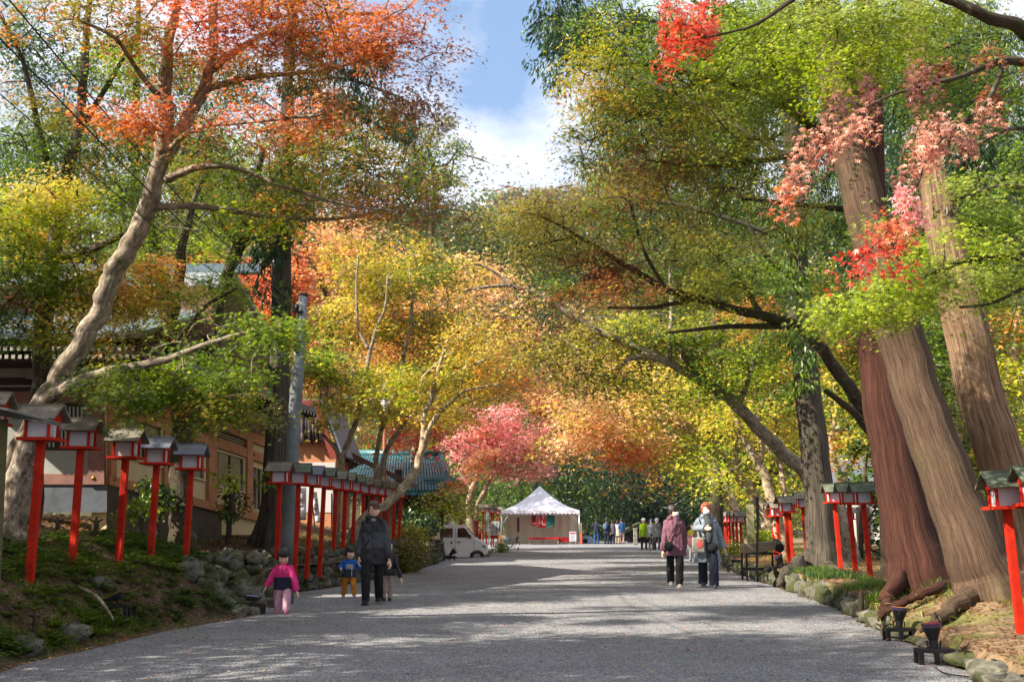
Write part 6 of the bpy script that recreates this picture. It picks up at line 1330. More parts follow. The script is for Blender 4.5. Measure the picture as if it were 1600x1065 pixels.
# boxes by vendor, tarp pile, bollard, kiosk
for k, (px, py, d, s_, m_, lb) in enumerate([(786, 840, 76.2, (.5, .4, .6), WOODL, 'brown cardboard carton beside the vendor'), (792, 842, 76, (.22, .3, .5), mat('blue_crate', (60, 96, 120), .6), 'blue plastic crate beside the vendor')]):
    t_ = thing('crate', lb, 'crate', P(px, py, d)); m1 = MB(); c = P(px, py, d); m1.box((c.x, d, s_[2] / 2), s_); m1.build('box', m_, t_, bevel=.02); m1 = MB(); m1.box((c.x, d, s_[2] + .015), (s_[0] + .02, s_[1] + .02, .03)); m1.build('lid', m_, t_)
tp = thing('covered_stack', 'low stack wrapped in a pale blue sheet right of the tent', 'covered stack', P(917, 849, 79)); m1 = MB(); a = P(907, 849, 79); b = P(928, 835, 79)
m1.prism([(a.x, 79, 0), (b.x, 79, 0), (b.x - .05, 79, .35), (b.x - .35, 79, .55), (a.x + .45, 79, .62), (a.x + .1, 79, .45)], (0, 1, 0)); m1.build('sheet', mat('pale_blue_sheet', (168, 186, 206), .7, (150, 168, 190), 2), tp, bevel=.04)
m1 = MB(); m1.box((a.x + .35, 78.97, .18), (.3, .04, .3)); m1.build('dark_opening', BLACKP, tp); m1 = MB(); m1.prism([(a.x + .05, 78.9, .6), (b.x - .3, 78.9, .62), (b.x - .35, 78.9, .9), (a.x + .4, 78.9, .72)], (0, .6, 0)); m1.build('dark_top', DARKW, tp, bevel=.03)
bo = thing('marker_post', 'orange and white marker post at the tent\'s right corner', 'post', P(908, 848, 76)); m1 = MB(); c = P(908.5, 848, 76); m1.tube([(c.x, 76, -.02), (c.x, 76, .75)], .07, 8); m1.build('orange_sleeve', mat('orange_plastic', (206, 84, 50), .5), bo); m1 = MB(); m1.tube([(c.x, 76, .75), (c.x, 76, 1.45)], .04, 8); m1.build('stake', WOODL, bo)
ki = thing('bark_roof_gate', 'low gate with a mossy sloping bark roof beyond the visitors', 'gate', P(1005, 848, 84)); m1 = MB()
m1.prism([P(975, 828, 84), P(1003, 815, 84), P(1030, 817, 84), P(1030, 823, 84), P(1003, 821, 84), P(975, 833, 84)], (0, 2.5, 0)); m1.build('roof', mat('mossy_thatch', (62, 66, 38), .95, (84, 84, 50), 4), ki)
m1 = MB()
for px in (985, 1004, 1024): c = P(px, 835, 84.6); m1.box((c.x, 84.6, .7), (.25, .25, 1.6))
c = P(1008, 840, 85); m1.box((c.x, 85.4, .5), (2.6, .1, 1.1)); m1.build('pillar', DARKW, ki)
sp = thing('stone_pillar', 'pale stone marker pillar left of the helmeted riders', 'stone pillar', P(992, 850, 72)); m1 = MB(); c = P(993, 850, 72); m1.box((c.x, 72, .5), (.26, .26, 1.1), taper=.9); m1.box((c.x, 72, 1.06), (.3, .3, .06)); m1.build('shaft', ROCKG, sp, bevel=.02)

# ---------------------------------------------------------------- van
vn = thing('van', 'small white van parked side-on in the left side road', 'van', P(720, 880, 50.3))
vx = P(761.5, 850, 50.3).x; vz = P(0, 880, 50.3).z; L = 3.4; YV = 50.3
prof = [(0, .40), (0, .60), (-.03, .76), (-.12, .90), (-.30, 1.02), (-.54, 1.12), (-.78, 1.42), (-.97, 1.64), (-1.16, 1.71), (-1.4, 1.735), (-3.2, 1.735), (-3.36, 1.66), (-3.42, 1.1), (-3.42, .36)]
def arch(cx0, r0): return [(cx0 + r0 * math.cos(a), .29 + r0 * math.sin(a)) for a in np.linspace(math.pi * .98, math.pi * .02, 9)]
bot = [(x, z) for x, z in arch(-2.75, .33)] + [(-2.38, .28), (-.86, .28)] + [(x, z) for x, z in arch(-.47, .33)] + [(-.11, .30)]
poly = prof + bot
def V2(x, z, y): return Vector((vx + x, YV + y, vz + z))
body = bmesh.new()
f1 = [body.verts.new(V2(x, z, 0.0 + .10 * max(0, (z - 1.0)) ** 1)) for x, z in poly]; f2 = [body.verts.new(V2(x, z, 1.46 - .10 * max(0, z - 1.0))) for x, z in poly]
n = len(poly); body.faces.new(f1); body.faces.new(f2[::-1])
for i in range(n): body.faces.new((f1[i], f2[i], f2[(i + 1) % n], f1[(i + 1) % n]))
bmesh.ops.recalc_face_normals(body, faces=body.faces)
bmesh.ops.triangulate(body, faces=[f for f in body.faces if len(f.verts) > 4])
me = bpy.data.meshes.new('body'); body.to_mesh(me); body.free()
for v in me.vertices: v.co -= vn.location
VANW = mat('van_white_paint', (232, 236, 244), .25, spec=.6)
bo_ = link('body', me, VANW, vn); bv = bo_.modifiers.new('b', 'BEVEL'); bv.width = .035; bv.segments = 3; bv.limit_method = 'ANGLE'; bv.angle_limit = math.radians(38)
def side(pts, name, m, off=.004, th=.012, par=vn):
    mm = MB(); a = [V2(x, z, .10 * max(0, z - 1.0) - off) for x, z in pts]; mm.prism(a, (0, th, 0)); return mm.build(name, m, par)
VG = mat('van_window_glass', (52, 40, 34), .06, (96, 66, 50), 1.5, spec=1.0)
side([(-.74, 1.17), (-1.36, 1.17), (-1.36, 1.58), (-1.08, 1.60), (-.98, 1.54)], 'front_window', VG)
side([(-1.58, 1.17), (-2.26, 1.17), (-2.26, 1.58), (-1.58, 1.58)], 'rear_window', VG); side([(-2.42, 1.17), (-3.2, 1.17), (-3.15, 1.58), (-2.42, 1.58)], 'rear_window', VG)
for x in (-1.47, -.60): side([(x, .36), (x + .012, .36), (x + .012, 1.05), (x, 1.05)], 'door_seam', INK, .003, .01)
side([(-1.47, 1.05), (-1.458, 1.05), (-1.458, 1.6), (-1.47, 1.6)], 'door_seam', INK, .003, .01); side([(-2.38, .36), (-2.368, .36), (-2.368, 1.6), (-2.38, 1.6)], 'door_seam', INK, .003, .01)
side([(-1.36, .94), (-1.22, .94), (-1.22, .985), (-1.36, .985)], 'door_handle', BLACKP, .03, .03); side([(-1.66, .88), (-1.60, .88), (-1.60, 1.0), (-1.66, 1.0)], 'door_handle', BLACKP, .03, .03)
side([(-.02, .66), (-.26, .74), (-.24, .84), (-.07, .80)], 'headlight', mat('headlight_glass', (150, 150, 150), .15), .006, .02)
mm = MB(); mm.ell(V2(-.78, 1.20, -.10), (.05, .08, .10)); mm.build('side_mirror', BLACKP, vn, smooth=True)
mm = MB(); mm.prism([V2(-.58, 1.16, .16), V2(-.95, 1.61, .2), V2(-.95, 1.61, 1.26), V2(-.58, 1.16, 1.30)], (.02, 0, .018)); mm.build('windscreen', VG, vn)
for cx0 in (-.47, -2.75):
    mm = MB(); c = V2(cx0, .29, .10); mm.tube([c + Vector((0, -.08, 0)), c + Vector((0, .1, 0))], .28, 24); wt = mm.build('wheel', BLACKP, vn, smooth=False)
    mm = MB(); mm.tube([c + Vector((0, -.095, 0)), c + Vector((0, -.02, 0))], .17, 20); mm.tube([c + Vector((0, -.11, 0)), c + Vector((0, -.02, 0))], .05, 10); mm.build('rim', MATS['galvanised_steel'], wt)
mm = MB(); mm.box(V2(-1.7, .40, .76), (3.1, 1.2, .2)); mm.build('underbody', BLACKP, vn)

# ---------------------------------------------------------------- stage lights on black stands
def floodlight(px, py, d, label, kind='par', gel=None, face=0, sc=1.0, stand=True, grp='spotlights along the gravel edge', z=None):
    g = G(px, py, 0) if z is None else P(px, py, d); z0 = ground_z(g.x, g.y) if z is None else g.z
    rt = thing('spotlight', label, 'spotlight', (g.x, g.y, z0), grp); c = Vector((g.x, g.y, z0))
    h = .17 * sc
    if stand:
        m1 = MB(); m1.box(c + Vector((0, 0, h)), (.46 * sc, .20 * sc, .035))
        for sx in (-1, 1):
            for sy in (-1, 1): m1.box(c + Vector((sx * .205 * sc, sy * .08 * sc, h / 2 - .01)), (.045, .04, h + .02))
        m1.box(c + Vector((0, -.08 * sc, h / 2)), (.04, .04, h)); m1.build('stand', BLACKP, rt, bevel=.004)
    else: h = 0.0
    if kind == 'par':
        m1 = MB(); R = Matrix.Rotation(face, 3, 'Y'); b = c + Vector((0, 0, h + .02))
        pts = [b + R @ Vector((0, 0, t)) * sc for t in (0, .10, .14, .28, .30)]
        m1.tube(pts, [.055 * sc, .058 * sc, .075 * sc, .125 * sc, .13 * sc], 18); m1.build('lamp_body', BLACKP, rt, smooth=False)
        m1 = MB(); m1.tube([b + R @ Vector((0, 0, t)) * sc for t in (.262, .312)], [.124 * sc, .134 * sc], 18, cap=False); m1.build('gel_sheet', mat('violet_gel', (64, 56, 78), .35) if 'violet_gel' not in MATS else MATS['violet_gel'], rt)
        m1 = MB(); m1.tube([b + R @ Vector((0, 0, t)) * sc for t in (.303, .312)], .124 * sc, 18); m1.build('lens', gel or INK, rt)
        for sx in (-1, 1): m1 = MB(); m1.tube([c + Vector((sx * .05, 0, h)), c + Vector((sx * .09 * sc, 0, h + .12 * sc))], .008, 5); m1.build('yoke_arm', BLACKP, rt)
    else:
        m1 = MB(); R = Matrix.Rotation(face, 3, 'Y'); b = c + Vector((0, 0, h + .14 * sc))
        m1.box(b, (.30 * sc, .22 * sc, .05 * sc), rot=R); m1.box(b - R @ Vector((0, 0, .04 * sc)), (.22 * sc, .16 * sc, .05 * sc), rot=R); m1.build('lamp_body', BLACKP, rt, bevel=.006)
        m1 = MB(); m1.box(b + R @ Vector((0, 0, .028 * sc)), (.25 * sc, .17 * sc, .004), rot=R); m1.build('lens', gel or INK, rt)
        for sy in (-1, 1): m1 = MB(); m1.box(c + Vector((0, sy * .12 * sc, h + .07 * sc)), (.02, .012, .15 * sc)); m1.build('yoke_arm', BLACKP, rt)
GELO = mat('orange_gel', (206, 140, 50), .3); GELM = mat('magenta_gel', (130, 30, 56), .3); GELV = mat('lavender_gel', (150, 140, 190), .3)
floodlight(1406, 1000, 0, 'black spotlight with an orange gel on a low black stand at the cedar roots', gel=GELO, sc=.68, face=.08)
floodlight(1461, 1036, 0, 'black spotlight with a magenta gel, nearest stand on the right', gel=GELM, sc=.68, face=-.06)
floodlight(176, 989, 0, 'tilted flood lamp with violet rim at the foot of the left bank', 'flood', gel=GELO, face=-.45, sc=.75)
floodlight(394, 958, 0, 'dark flood lamp standing where the stone wall begins', 'flood', gel=GELV, face=.1, sc=.72)
floodlight(400, 871, 18.6, 'small flood lamp on top of the stone wall beside the first lantern', 'flood', gel=GELV, face=-.3, sc=.7, stand=False, z=1)
floodlight(650, 889, 0, 'black spotlight on a low stand below the mossy hedge wall', face=-.2, sc=.85)
floodlight(675, 879, 0, 'black spotlight second from the hedge, near the van', 'flood', gel=GELV, face=.3, sc=.9)
floodlight(684, 876, 0, 'black spotlight third from the hedge with pale papers under it', 'flood', face=.2, sc=.85)
floodlight(702, 875, 0, 'black horn-shaped spotlight in front of the white van', face=.8, sc=.9)
floodlight(806, 852, 0, 'dark spotlight on the gravel just left of the tent', face=.2, sc=1.2)
floodlight(1150, 893, 0, 'low spotlight wrapped in a white and pink sheet beside the women', 'flood', gel=mat('pink_gel', (220, 150, 160), .5), face=.1, sc=1.0)
floodlight(1224, 915, 0, 'black spotlight leaning back at the foot of the black stand', face=-.4, sc=.75)
floodlight(1211, 912, 0, 'black spotlight turned left under the black stand', face=-.9, sc=.65)
# cable on the gravel
pts, rr = smooth_path([G(1462, 1042, .012), G(1480, 1052, .012), G(1530, 1060, .012), G(1580, 1085, .012)], [.006] * 4, 8); m1 = MB(); m1.tube(pts, rr, 5); tag(m1.build('power_cable', BLACKP), 'thin black cable running over the gravel from the magenta spotlight', 'cable')
# black frame stand with wooden plank box + thin pole + notice post
c = G(1192, 907, 0); st = thing('black_stand', 'black metal stand carrying a weathered wooden box beside the thin pole', 'stand', c)
m1 = MB(); d = c.y; W_ = .70; H_ = .62
for sx in (-1, 1):
    for sy in (0, 1): m1.box(c + Vector((sx * W_ / 2, sy * .5, H_ / 2)), (.04, .04, H_))
for zz in (.25, .60): m1.box(c + Vector((0, 0, zz)), (W_, .03, .04)); m1.box(c + Vector((0, .5, zz)), (W_, .03, .04))
m1.build('frame', BLACKP, st)
m1 = MB(); m1.box(c + Vector((-.03, .22, H_ + .12)), (W_ + .02, .5, .2), rot=(0, math.radians(-6), 0)); m1.build('wooden_box', mat('weathered_plank', (110, 96, 78), .85, (140, 124, 100), 6, stretch=(1, 1, 6), bump=.004), st, bevel=.01)
m1 = MB(); m1.tube([c + Vector((.40, -.05, .72)), c + Vector((.40, .3, .80))], [.10, .13], 14); m1.build('spot_lamp', BLACKP, st)
c = G(1181, 908, 0); tpole = MB(); t = P(1183, 776, c.y); tpole.tube([c - Vector((0, 0, .2)), Vector((t.x, t.y, t.z - .45))], .028, 8); tpole.tube([Vector((t.x, t.y, t.z - .45)), t], .036, 8)
tag(tpole.build('thin_pole', mat('dark_iron', (52, 50, 48), .6)), 'thin dark upright pole in front of the black stand', 'pole')
np_ = thing('wooden_signboard', 'tall blank pale wooden board between the women and the black stand', 'signboard', P(1171, 876, 33)); a = P(1166, 785, 33); b = P(1180, 870, 33)
m1 = MB(); m1.box(((a.x + b.x) / 2, 33, (a.z + b.z) / 2 - .05), (b.x - a.x, .10, a.z - b.z)); m1.build('board', mat('pale_green_board', (162, 158, 124), .8, (146, 142, 110), 3), np_)
m1 = MB(); m1.box(((a.x + b.x) / 2, 33, b.z - .1), (b.x - a.x + .12, .3, .35)); m1.build('stone_base', ROCKG, np_, bevel=.02)
# ---------------------------------------------------------------- people
SKIN = mat('skin', (222, 178, 154), .55, spec=.35)
HAIRB = mat('black_hair', (26, 20, 18), .55, (44, 34, 30), 40, stretch=(1, 1, .3)); HAIRR = mat('auburn_hair', (112, 56, 38), .55, (146, 82, 56), 40, stretch=(1, 1, .3)); HAIRD = mat('dark_brown_hair', (66, 42, 33), .55, (92, 62, 48), 40)
MASKW = mat('white_face_mask', (220, 220, 228), .8); LIPM = mat('lips', (168, 92, 84), .6); EYEM = mat('eye', (24, 18, 16), .3); LENSM = mat('spectacle_rim', (150, 130, 120), .3, metal=.5)
def cloth(name, c, c2=None, rough=.85): return mat(name, c, rough, c2 or tuple(int(v * .82) for v in c), 14, bump=.004, bscale=22)
def remeshed(mb, voxel, smooth=2, wrinkle=0.0, sd=0):
    me = bpy.data.meshes.new('tmp'); me.from_pydata(mb.v, [], mb.f); me.update()
    ob = bpy.data.objects.new('tmp', me); COL.objects.link(ob)
    md = ob.modifiers.new('r', 'REMESH'); md.mode = 'VOXEL'; md.voxel_size = voxel; md.use_smooth_shade = True
    s_ = ob.modifiers.new('s', 'SMOOTH'); s_.iterations = smooth; s_.factor = .5
    dgx = bpy.context.evaluated_depsgraph_get(); out = bpy.data.meshes.new_from_object(ob.evaluated_get(dgx))
    bpy.data.objects.remove(ob); bpy.data.meshes.remove(me)
    if wrinkle:
        n = len(out.vertices); co = np.zeros(n * 3, np.float32); out.vertices.foreach_get('co', co); co = co.reshape(-1, 3)
        no = np.zeros(n * 3, np.float32); out.vertices.foreach_get('normal', no); no = no.reshape(-1, 3)
        nz_ = Noise3(26, sd); nz2 = Noise3(62, sd + 1)
        X = co * np.array([1, 1, .45]); co = co + no * (wrinkle * (nz_(X) * .6 + nz2(X) * .4))[:, None]
        out.vertices.foreach_set('co', co.astype(np.float32).ravel()); out.update()
    return out
def caps(mb, a, b, ra, rb, n=5, flat=None):
    a, b = Vector(a), Vector(b)
    mb.tube([a, a.lerp(b, .33), a.lerp(b, .66), b], [ra, ra * .67 + rb * .33, ra * .33 + rb * .67, rb], 12, flat=flat)
    mb.ell(a, (ra, ra, ra), 12, 8); mb.ell(b, (rb, rb, rb), 12, 8)
def rings(mb, rs, seg=24, yo=0):
    vs = []; fs = []
    for (z, hx, hy, cx_, cy_) in rs:
        for j in range(seg):
            a = 2 * math.pi * j / seg; ca, sa = math.cos(a), math.sin(a)
            e = .82
            vs.append((cx_ + math.copysign(abs(ca) ** e, ca) * hx, cy_ + math.copysign(abs(sa) ** e, sa) * hy, z))
    n = len(rs)
    for i in range(n - 1):
        for j in range(seg): fs.append((i * seg + j, i * seg + (j + 1) % seg, (i + 1) * seg + (j + 1) % seg, (i + 1) * seg + j))
    fs.append(tuple(range(seg))[::-1]); fs.append(tuple(range((n - 1) * seg, n * seg)))
    mb.add(vs, fs)
def hand(mb, wrist, dirv, side, s, palm_n):
    """palm, four curled fingers of different lengths and a thumb; s = body height"""
    d = Vector(dirv).normalized(); pn = Vector(palm_n); pn = (pn - d * pn.dot(d)).normalized(); sd = d.cross(pn) * side
    w = Vector(wrist); pc = w + d * .028 * s
    R = Matrix((sd, pn, d)).transposed()
    mb.ell(pc, (.024 * s, .010 * s, .032 * s), 12, 8, rot=R)
    for k, (o_, ln) in enumerate(((-.017, .040), (-.006, .047), (.006, .044), (.016, .034))):
        b = w + d * .052 * s + sd * o_ * s; m_ = b + d * ln * .5 * s + pn * .004 * s; t = m_ + d * ln * .35 * s + pn * .016 * s
        caps(mb, b, m_, .0056 * s, .005 * s); caps(mb, m_, t, .005 * s, .0042 * s)
    b = w + d * .018 * s - sd * .020 * s; m_ = b + d * .018 * s - sd * .014 * s + pn * .006 * s; t = m_ + d * .018 * s - sd * .002 * s + pn * .008 * s
    caps(mb, b, m_, .0068 * s, .006 * s); caps(mb, m_, t, .006 * s, .005 * s)
AD = dict(sh=.812, shx=.088, hip=.50, hx=.052, knee=.275, ank=.045, neck=.862, hc=.925, hr=(.052, .062, .072), tw=.098, wz=.62)
CH = dict(sh=.715, shx=.098, hip=.42, hx=.062, knee=.235, ank=.05, neck=.765, hc=.868, hr=(.088, .094, .115), tw=.115, wz=.54)
def person(label, loc, H, rz, cfg, far=False, group=None):
    K = dict(CH if cfg.get('child') else AD)
    root = thing('person', label, 'person', loc, group); root.rotation_euler = (0, 0, rz)
    vx = .020 if far else .0085
    S = lambda v: Vector(v) * H
    feet = cfg.get('feet', [(-1, 0, 0), (1, 0, 0)])         # side, y offset, lift
    fx = cfg.get('stance', .062)
    hipz = K['hip']; leg = []
    for sd, fy, lf in feet:
        hp = S((sd * K['hx'], 0, hipz)); an = S((sd * fx, fy, K['ank'] + lf)); kn = hp.lerp(an, .47) + S((sd * .006, -.022 - .25 * max(0, lf) - abs(fy) * .12, 0)); leg.append((sd, hp, kn, an))
    arms = []
    for sd, hd in zip((-1, 1), cfg.get('hands', [(-.15, -.02, .44), (.15, -.02, .44)])):
        sh = S((sd * K['shx'], 0, K['sh'] - .030)); h = S(hd); mid = (sh + h) / 2; ln = (h - sh).length; full = (.345 if not cfg.get('child') else .30) * H
        bend = math.sqrt(max(0.0, (full / 2) ** 2 - (ln / 2) ** 2)); el = mid + Vector((sd * .45, .9, -.25)).normalized() * bend; arms.append((sd, sh, el, h))
    tl = cfg.get('turn', 0.0); nod = cfg.get('nod', 0.0)
    HR = Matrix.Rotation(tl, 3, 'Z') @ Matrix.Rotation(nod, 3, 'X')
    hcn = S((0, -.012, K['hc'])); hr = [v * H for v in K['hr']]
    hp_ = lambda v: hcn + HR @ Vector((v[0] * hr[0], v[1] * hr[1], v[2] * hr[2]))
    # body -------------------------------------------------
    b = MB()
    rings(b, [(z * H, a * H, c * H, 0, 0) for z, a, c in ((hipz - .03, .075, .055), (hipz + .03, .085, .06), (K['wz'], .068, .05), (K['sh'] - .07, .088, .058), (K['sh'] - .015, .095, .048), (K['sh'] + .02, .05, .036))])
    caps(b, S((0, .004, K['sh'])), S((0, -.008, K['neck'] + .02)), .034 * H, .030 * H)
    for sd, hp, kn, an in leg:
        caps(b, hp, kn, .052 * H, .034 * H); caps(b, kn, an, .034 * H, .020 * H); b.ell(an + S((0, -.03, -.025)), (.02 * H, .05 * H, .018 * H))
    for sd, sh, el, h in arms:
        caps(b, sh, el, .030 * H, .021 * H); caps(b, el, h, .021 * H, .0135 * H); hand(b, h, (h - el), sd, H * (1.12 if cfg.get('child') else 1), cfg.get('palm', (-sd * .8, .3, 0)))
    b.ell(hcn, hr, 20, 14, rot=HR); b.ell(hp_((0, -.25, -.55)), (hr[0] * .72, hr[1] * .62, hr[2] * .46), 14, 10, rot=HR)
    b.ell(hp_((0, -.98, -.18)), (hr[0] * .15, hr[1] * .20, hr[2] * .20), 8, 6, rot=HR); b.ell(hp_((0, -.93, -.5)), (hr[0] * .3, hr[1] * .08, hr[2] * .1), 8, 6, rot=HR)
    for sx in (-1, 1): b.ell(hp_((sx * 1.0, .05, -.1)), (hr[0] * .12, hr[1] * .2, hr[2] * .24), 8, 6, rot=HR); b.ell(hp_((sx * .5, -.78, -.28)), (hr[0] * .3, hr[1] * .18, hr[2] * .22), 8, 6, rot=HR)
    link('body', remeshed(b, vx * (.7 if not far else 1), 1), SKIN, root, smooth=True)
    if not cfg.get('back'):
        for sx in (-1, 1):
            e = MB(); e.ell(hp_((sx * .38, -.90, .02)), (hr[0] * (.12 if cfg.get('child') else .15), hr[1] * .06, hr[2] * (.035 if cfg.get('squint') or nod > .3 else .05)), 10, 6, rot=HR); e.build('eye', EYEM, root, keep=True)
            e = MB(); e.ell(hp_((sx * .40, -.91, .24)), (hr[0] * .24, hr[1] * .05, hr[2] * .03), 8, 5, rot=HR); e.build('eyebrow', HAIRD, root, keep=True)
        if not cfg.get('mask'):
            e = MB(); e.ell(hp_((0, -.99, -.52)), (hr[0] * .26, hr[1] * .05, hr[2] * .055), 10, 6, rot=HR); e.build('mouth', LIPM, root, keep=True)
    if cfg.get('mask'):
        e = MB(); e.ell(hp_((0, -.62, -.42)), (hr[0] * .78, hr[1] * .56, hr[2] * .46), 18, 12, rot=HR); e.build('face_mask', MASKW, root, smooth=True, keep=True)
        e = MB()
        for sx in (-1, 1): e.tube([hp_((sx * .66, -.62, -.25)), hp_((sx * 1.04, -.1, -.02))], .0018 * H, 4)
        e.build('mask_loop', MASKW, root, keep=True)
    if cfg.get('glasses'):
        e = MB()
        for sx in (-1, 1):
            pts = [hp_((sx * .4 + .27 * math.cos(a), -1.04, .0 + .2 * math.sin(a))) for a in np.linspace(0, 2 * math.pi, 13)]; e.tube(pts, .0016 * H, 4)
        e.tube([hp_((-.14, -1.05, .02)), hp_((.14, -1.05, .02))], .0016 * H, 4); e.build('glasses', LENSM, root, keep=True)
    # hair --------------------------------------------------
    if cfg.get('helmet'):
        e = MB(); e.ell(hp_((0, .05, .42)), (hr[0] * 1.35, hr[1] * 1.35, hr[2] * .95), 20, 12, rot=HR); e.ell(hp_((0, -.95, .38)), (hr[0] * .9, hr[1] * .5, hr[2] * .12), 12, 6, rot=HR); link('helmet', remeshed(e, vx, 1), cfg['helmet'], root, smooth=True)
    e = MB(); st = cfg.get('hairstyle', 'short')
    e.ell(hp_((0, .16, .26)), (hr[0] * 1.16, hr[1] * 1.04, hr[2] * .98), 20, 12, rot=HR)
    e.ell(hp_((0, -.36, .72)), (hr[0] * .92, hr[1] * .60, hr[2] * .36), 16, 10, rot=HR)
    if st in ('short', 'bob'): 
        for sx in (-1, 1): e.ell(hp_((sx * .92, .1, .05 if st == 'short' else -.2)), (hr[0] * .26, hr[1] * .55, hr[2] * (.5 if st == 'short' else .66)), 10, 8, rot=HR)
        e.ell(hp_((0, .6, -.1)), (hr[0] * .95, hr[1] * .55, hr[2] * .75), 14, 8, rot=HR)
    if st == 'fringe':
        e.ell(hp_((0, -.78, .52)), (hr[0] * .80, hr[1] * .30, hr[2] * .34), 14, 8, rot=HR); e.ell(hp_((0, .5, -.05)), (hr[0] * 1.02, hr[1] * .62, hr[2] * .85), 14, 8, rot=HR)
        for sx in (-1, 1): e.ell(hp_((sx * .95, -.05, .0)), (hr[0] * .24, hr[1] * .5, hr[2] * .62), 10, 8, rot=HR)
    if st == 'long': e.ell(hp_((0, .7, -.9)), (hr[0] * .9, hr[1] * .4, hr[2] * 1.3), 14, 8, rot=HR)
    link('hair', remeshed(e, vx * .7, 0, .0060 * H, 5), cfg.get('hair', HAIRB), root, smooth=True)
    # trousers ------------------------------------------------
    lo = cfg.get('bottom_end', .0); e = MB()
    rings(e, [(z * H, a * H, c * H, 0, 0) for z, a, c in ((hipz - .05, .085, .066), (hipz + .02, .094, .070), (hipz + .09, .085, .062))])
    fw, fk, fa = cfg.get('leg_w', (.062, .046, .036))
    for sd, hp, kn, an in leg:
        end = kn.lerp(an, 1 - lo) - S((0, 0, .012)); caps(e, hp, kn, fw * H, fk * H); 
        e.tube([kn, kn.lerp(end, .5), end], [fk * H, (fk + fa) / 2 * H, fa * H], 14); e.ell(kn, (fk * H,) * 3)
    me_ = remeshed(e, vx, 1, .0040 * H, 2); link('trousers', me_, cfg['bottom'], root, smooth=True)
    for sd, hp, kn, an in leg:
        e = MB(); q = an + S((0, -.035, -.022)); 
        rr = Matrix.Rotation(cfg.get('toe', 0) * sd, 3, 'Z'); e.ell(q, (.030 * H, .068 * H, .024 * H), 14, 8, rot=rr); e.ell(an + S((0, .004, 0)), (.027 * H, .030 * H, .035 * H), 12, 8); e.box(q - S((0, 0, .017)), (.055 * H, .13 * H, .012 * H), rot=rr)
        link('shoe', remeshed(e, vx * .7, 1), cfg.get('shoes', BLACKP), root, smooth=True)
    # top garment -----------------------------------------------
    hem = cfg.get('hem', .40); bw = cfg.get('bulk', 1.0); hw = cfg.get('hem_w', .125); e = MB()
    rs = [(hem * H, hw * H, hw * .66 * H, 0, .0), ((hem * .55 + K['wz'] * .45) * H, (hw * .55 + .105 * bw * .45) * H, .078 * H * bw, 0, 0), (K['wz'] * H, .102 * bw * H, .074 * bw * H, 0, 0), ((K['sh'] - .10) * H, .104 * bw * H, .074 * bw * H, 0, 0), ((K['sh'] - .035) * H, .104 * H, .064 * bw * H, 0, 0), ((K['sh'] + .005) * H, .076 * H, .052 * bw * H, 0, 0), ((K['sh'] + .034) * H, .042 * H, .040 * H, 0, 0)]
    rings(e, rs)
    sr = cfg.get('sleeve', (.047, .036, .030))
    for sd, sh, el, h in arms:
        caps(e, sh, el, sr[0] * H, sr[1] * H); cu = el.lerp(h, .96); e.tube([el, el.lerp(cu, .5), cu], [sr[1] * H, (sr[1] + sr[2]) / 2 * H, sr[2] * H], 14); e.ell(el, (sr[1] * H,) * 3)
    if cfg.get('collar'):
        for sx in (-1, 1): e.ell(S((sx * .045, -.035, K['sh'] + .03)), (.036 * H, .024 * H, .034 * H), 10, 8, rot=(0, sx * .6, 0))
    if cfg.get('hood'): e.ell(S((0, .05, K['sh'] + .015)), (.08 * H, .045 * H, .042 * H), 12, 8); e.ell(S((0, -.01, K['sh'] + .035)), (.058 * H, .052 * H, .028 * H), 12, 8)
    if cfg.get('neckhi'): e.tube([S((0, 0, K['sh'] + .02)), S((0, -.006, K['neck'] + .008))], [.048 * H, .044 * H], 14)
    me_ = remeshed(e, vx, 1, cfg.get('wr', .0042) * H, 3)
    split = cfg.get('split'); mats = [cfg['top']]
    nm = cfg.get('top_name', 'jacket')
    if split:
        mats = [cfg['top']] + [s_[1] for s_ in split]
    if cfg.get('open'): pass
    o = link(nm, me_, mats, root, smooth=True)
    if split:
        for p in me_.polygons:
            c = p.center
            for k, (test, _) in enumerate(split):
                if test(c.x / H, c.y / H, c.z / H): p.material_index = k + 1
    for fn in cfg.get('extras', []): fn(root, H, S, K, arms)
    return root
def bar(root, name, m, pts, r_, seg=5):
    e = MB(); e.tube([Vector(p) for p in pts], r_, seg); return e.build(name, m, root, keep=True)
def at_ground(px, py): g = G(px, py, 0); return (g.x, g.y, 0)

NAVY = cloth('navy_nylon', (22, 28, 52)); PINKN = cloth('hot_pink_nylon', (206, 24, 112), rough=.6); PALEPINK = cloth('pale_pink_cotton', (206, 160, 178)); PINKSH = cloth('pink_shoe', (214, 120, 164))
BLUEN = cloth('bright_blue_fleece', (24, 92, 178)); GREYP = cloth('pale_grey_patch', (160, 158, 170)); SLATE = cloth('slate_quilting', (44, 52, 64)); MUST = cloth('mustard_leggings', (196, 122, 24)); LILAC = cloth('lilac_shoe', (150, 130, 178))
BLKC = cloth('black_trouser_cloth', (20, 20, 24)); CHAR = cloth('charcoal_panel', (58, 62, 72), rough=.6); BLKJ = cloth('black_jacket_cloth', (26, 27, 33), rough=.6)
MAUVE = cloth('mauve_wool', (120, 78, 92)); GREYCO = cloth('pale_grey_wool', (126, 136, 146)); DKNIT = cloth('dark_grey_knit', (62, 64, 64)); INDIGO = cloth('indigo_denim', (22, 28, 50)); CREAMSH = cloth('cream_shoe', (190, 176, 166))
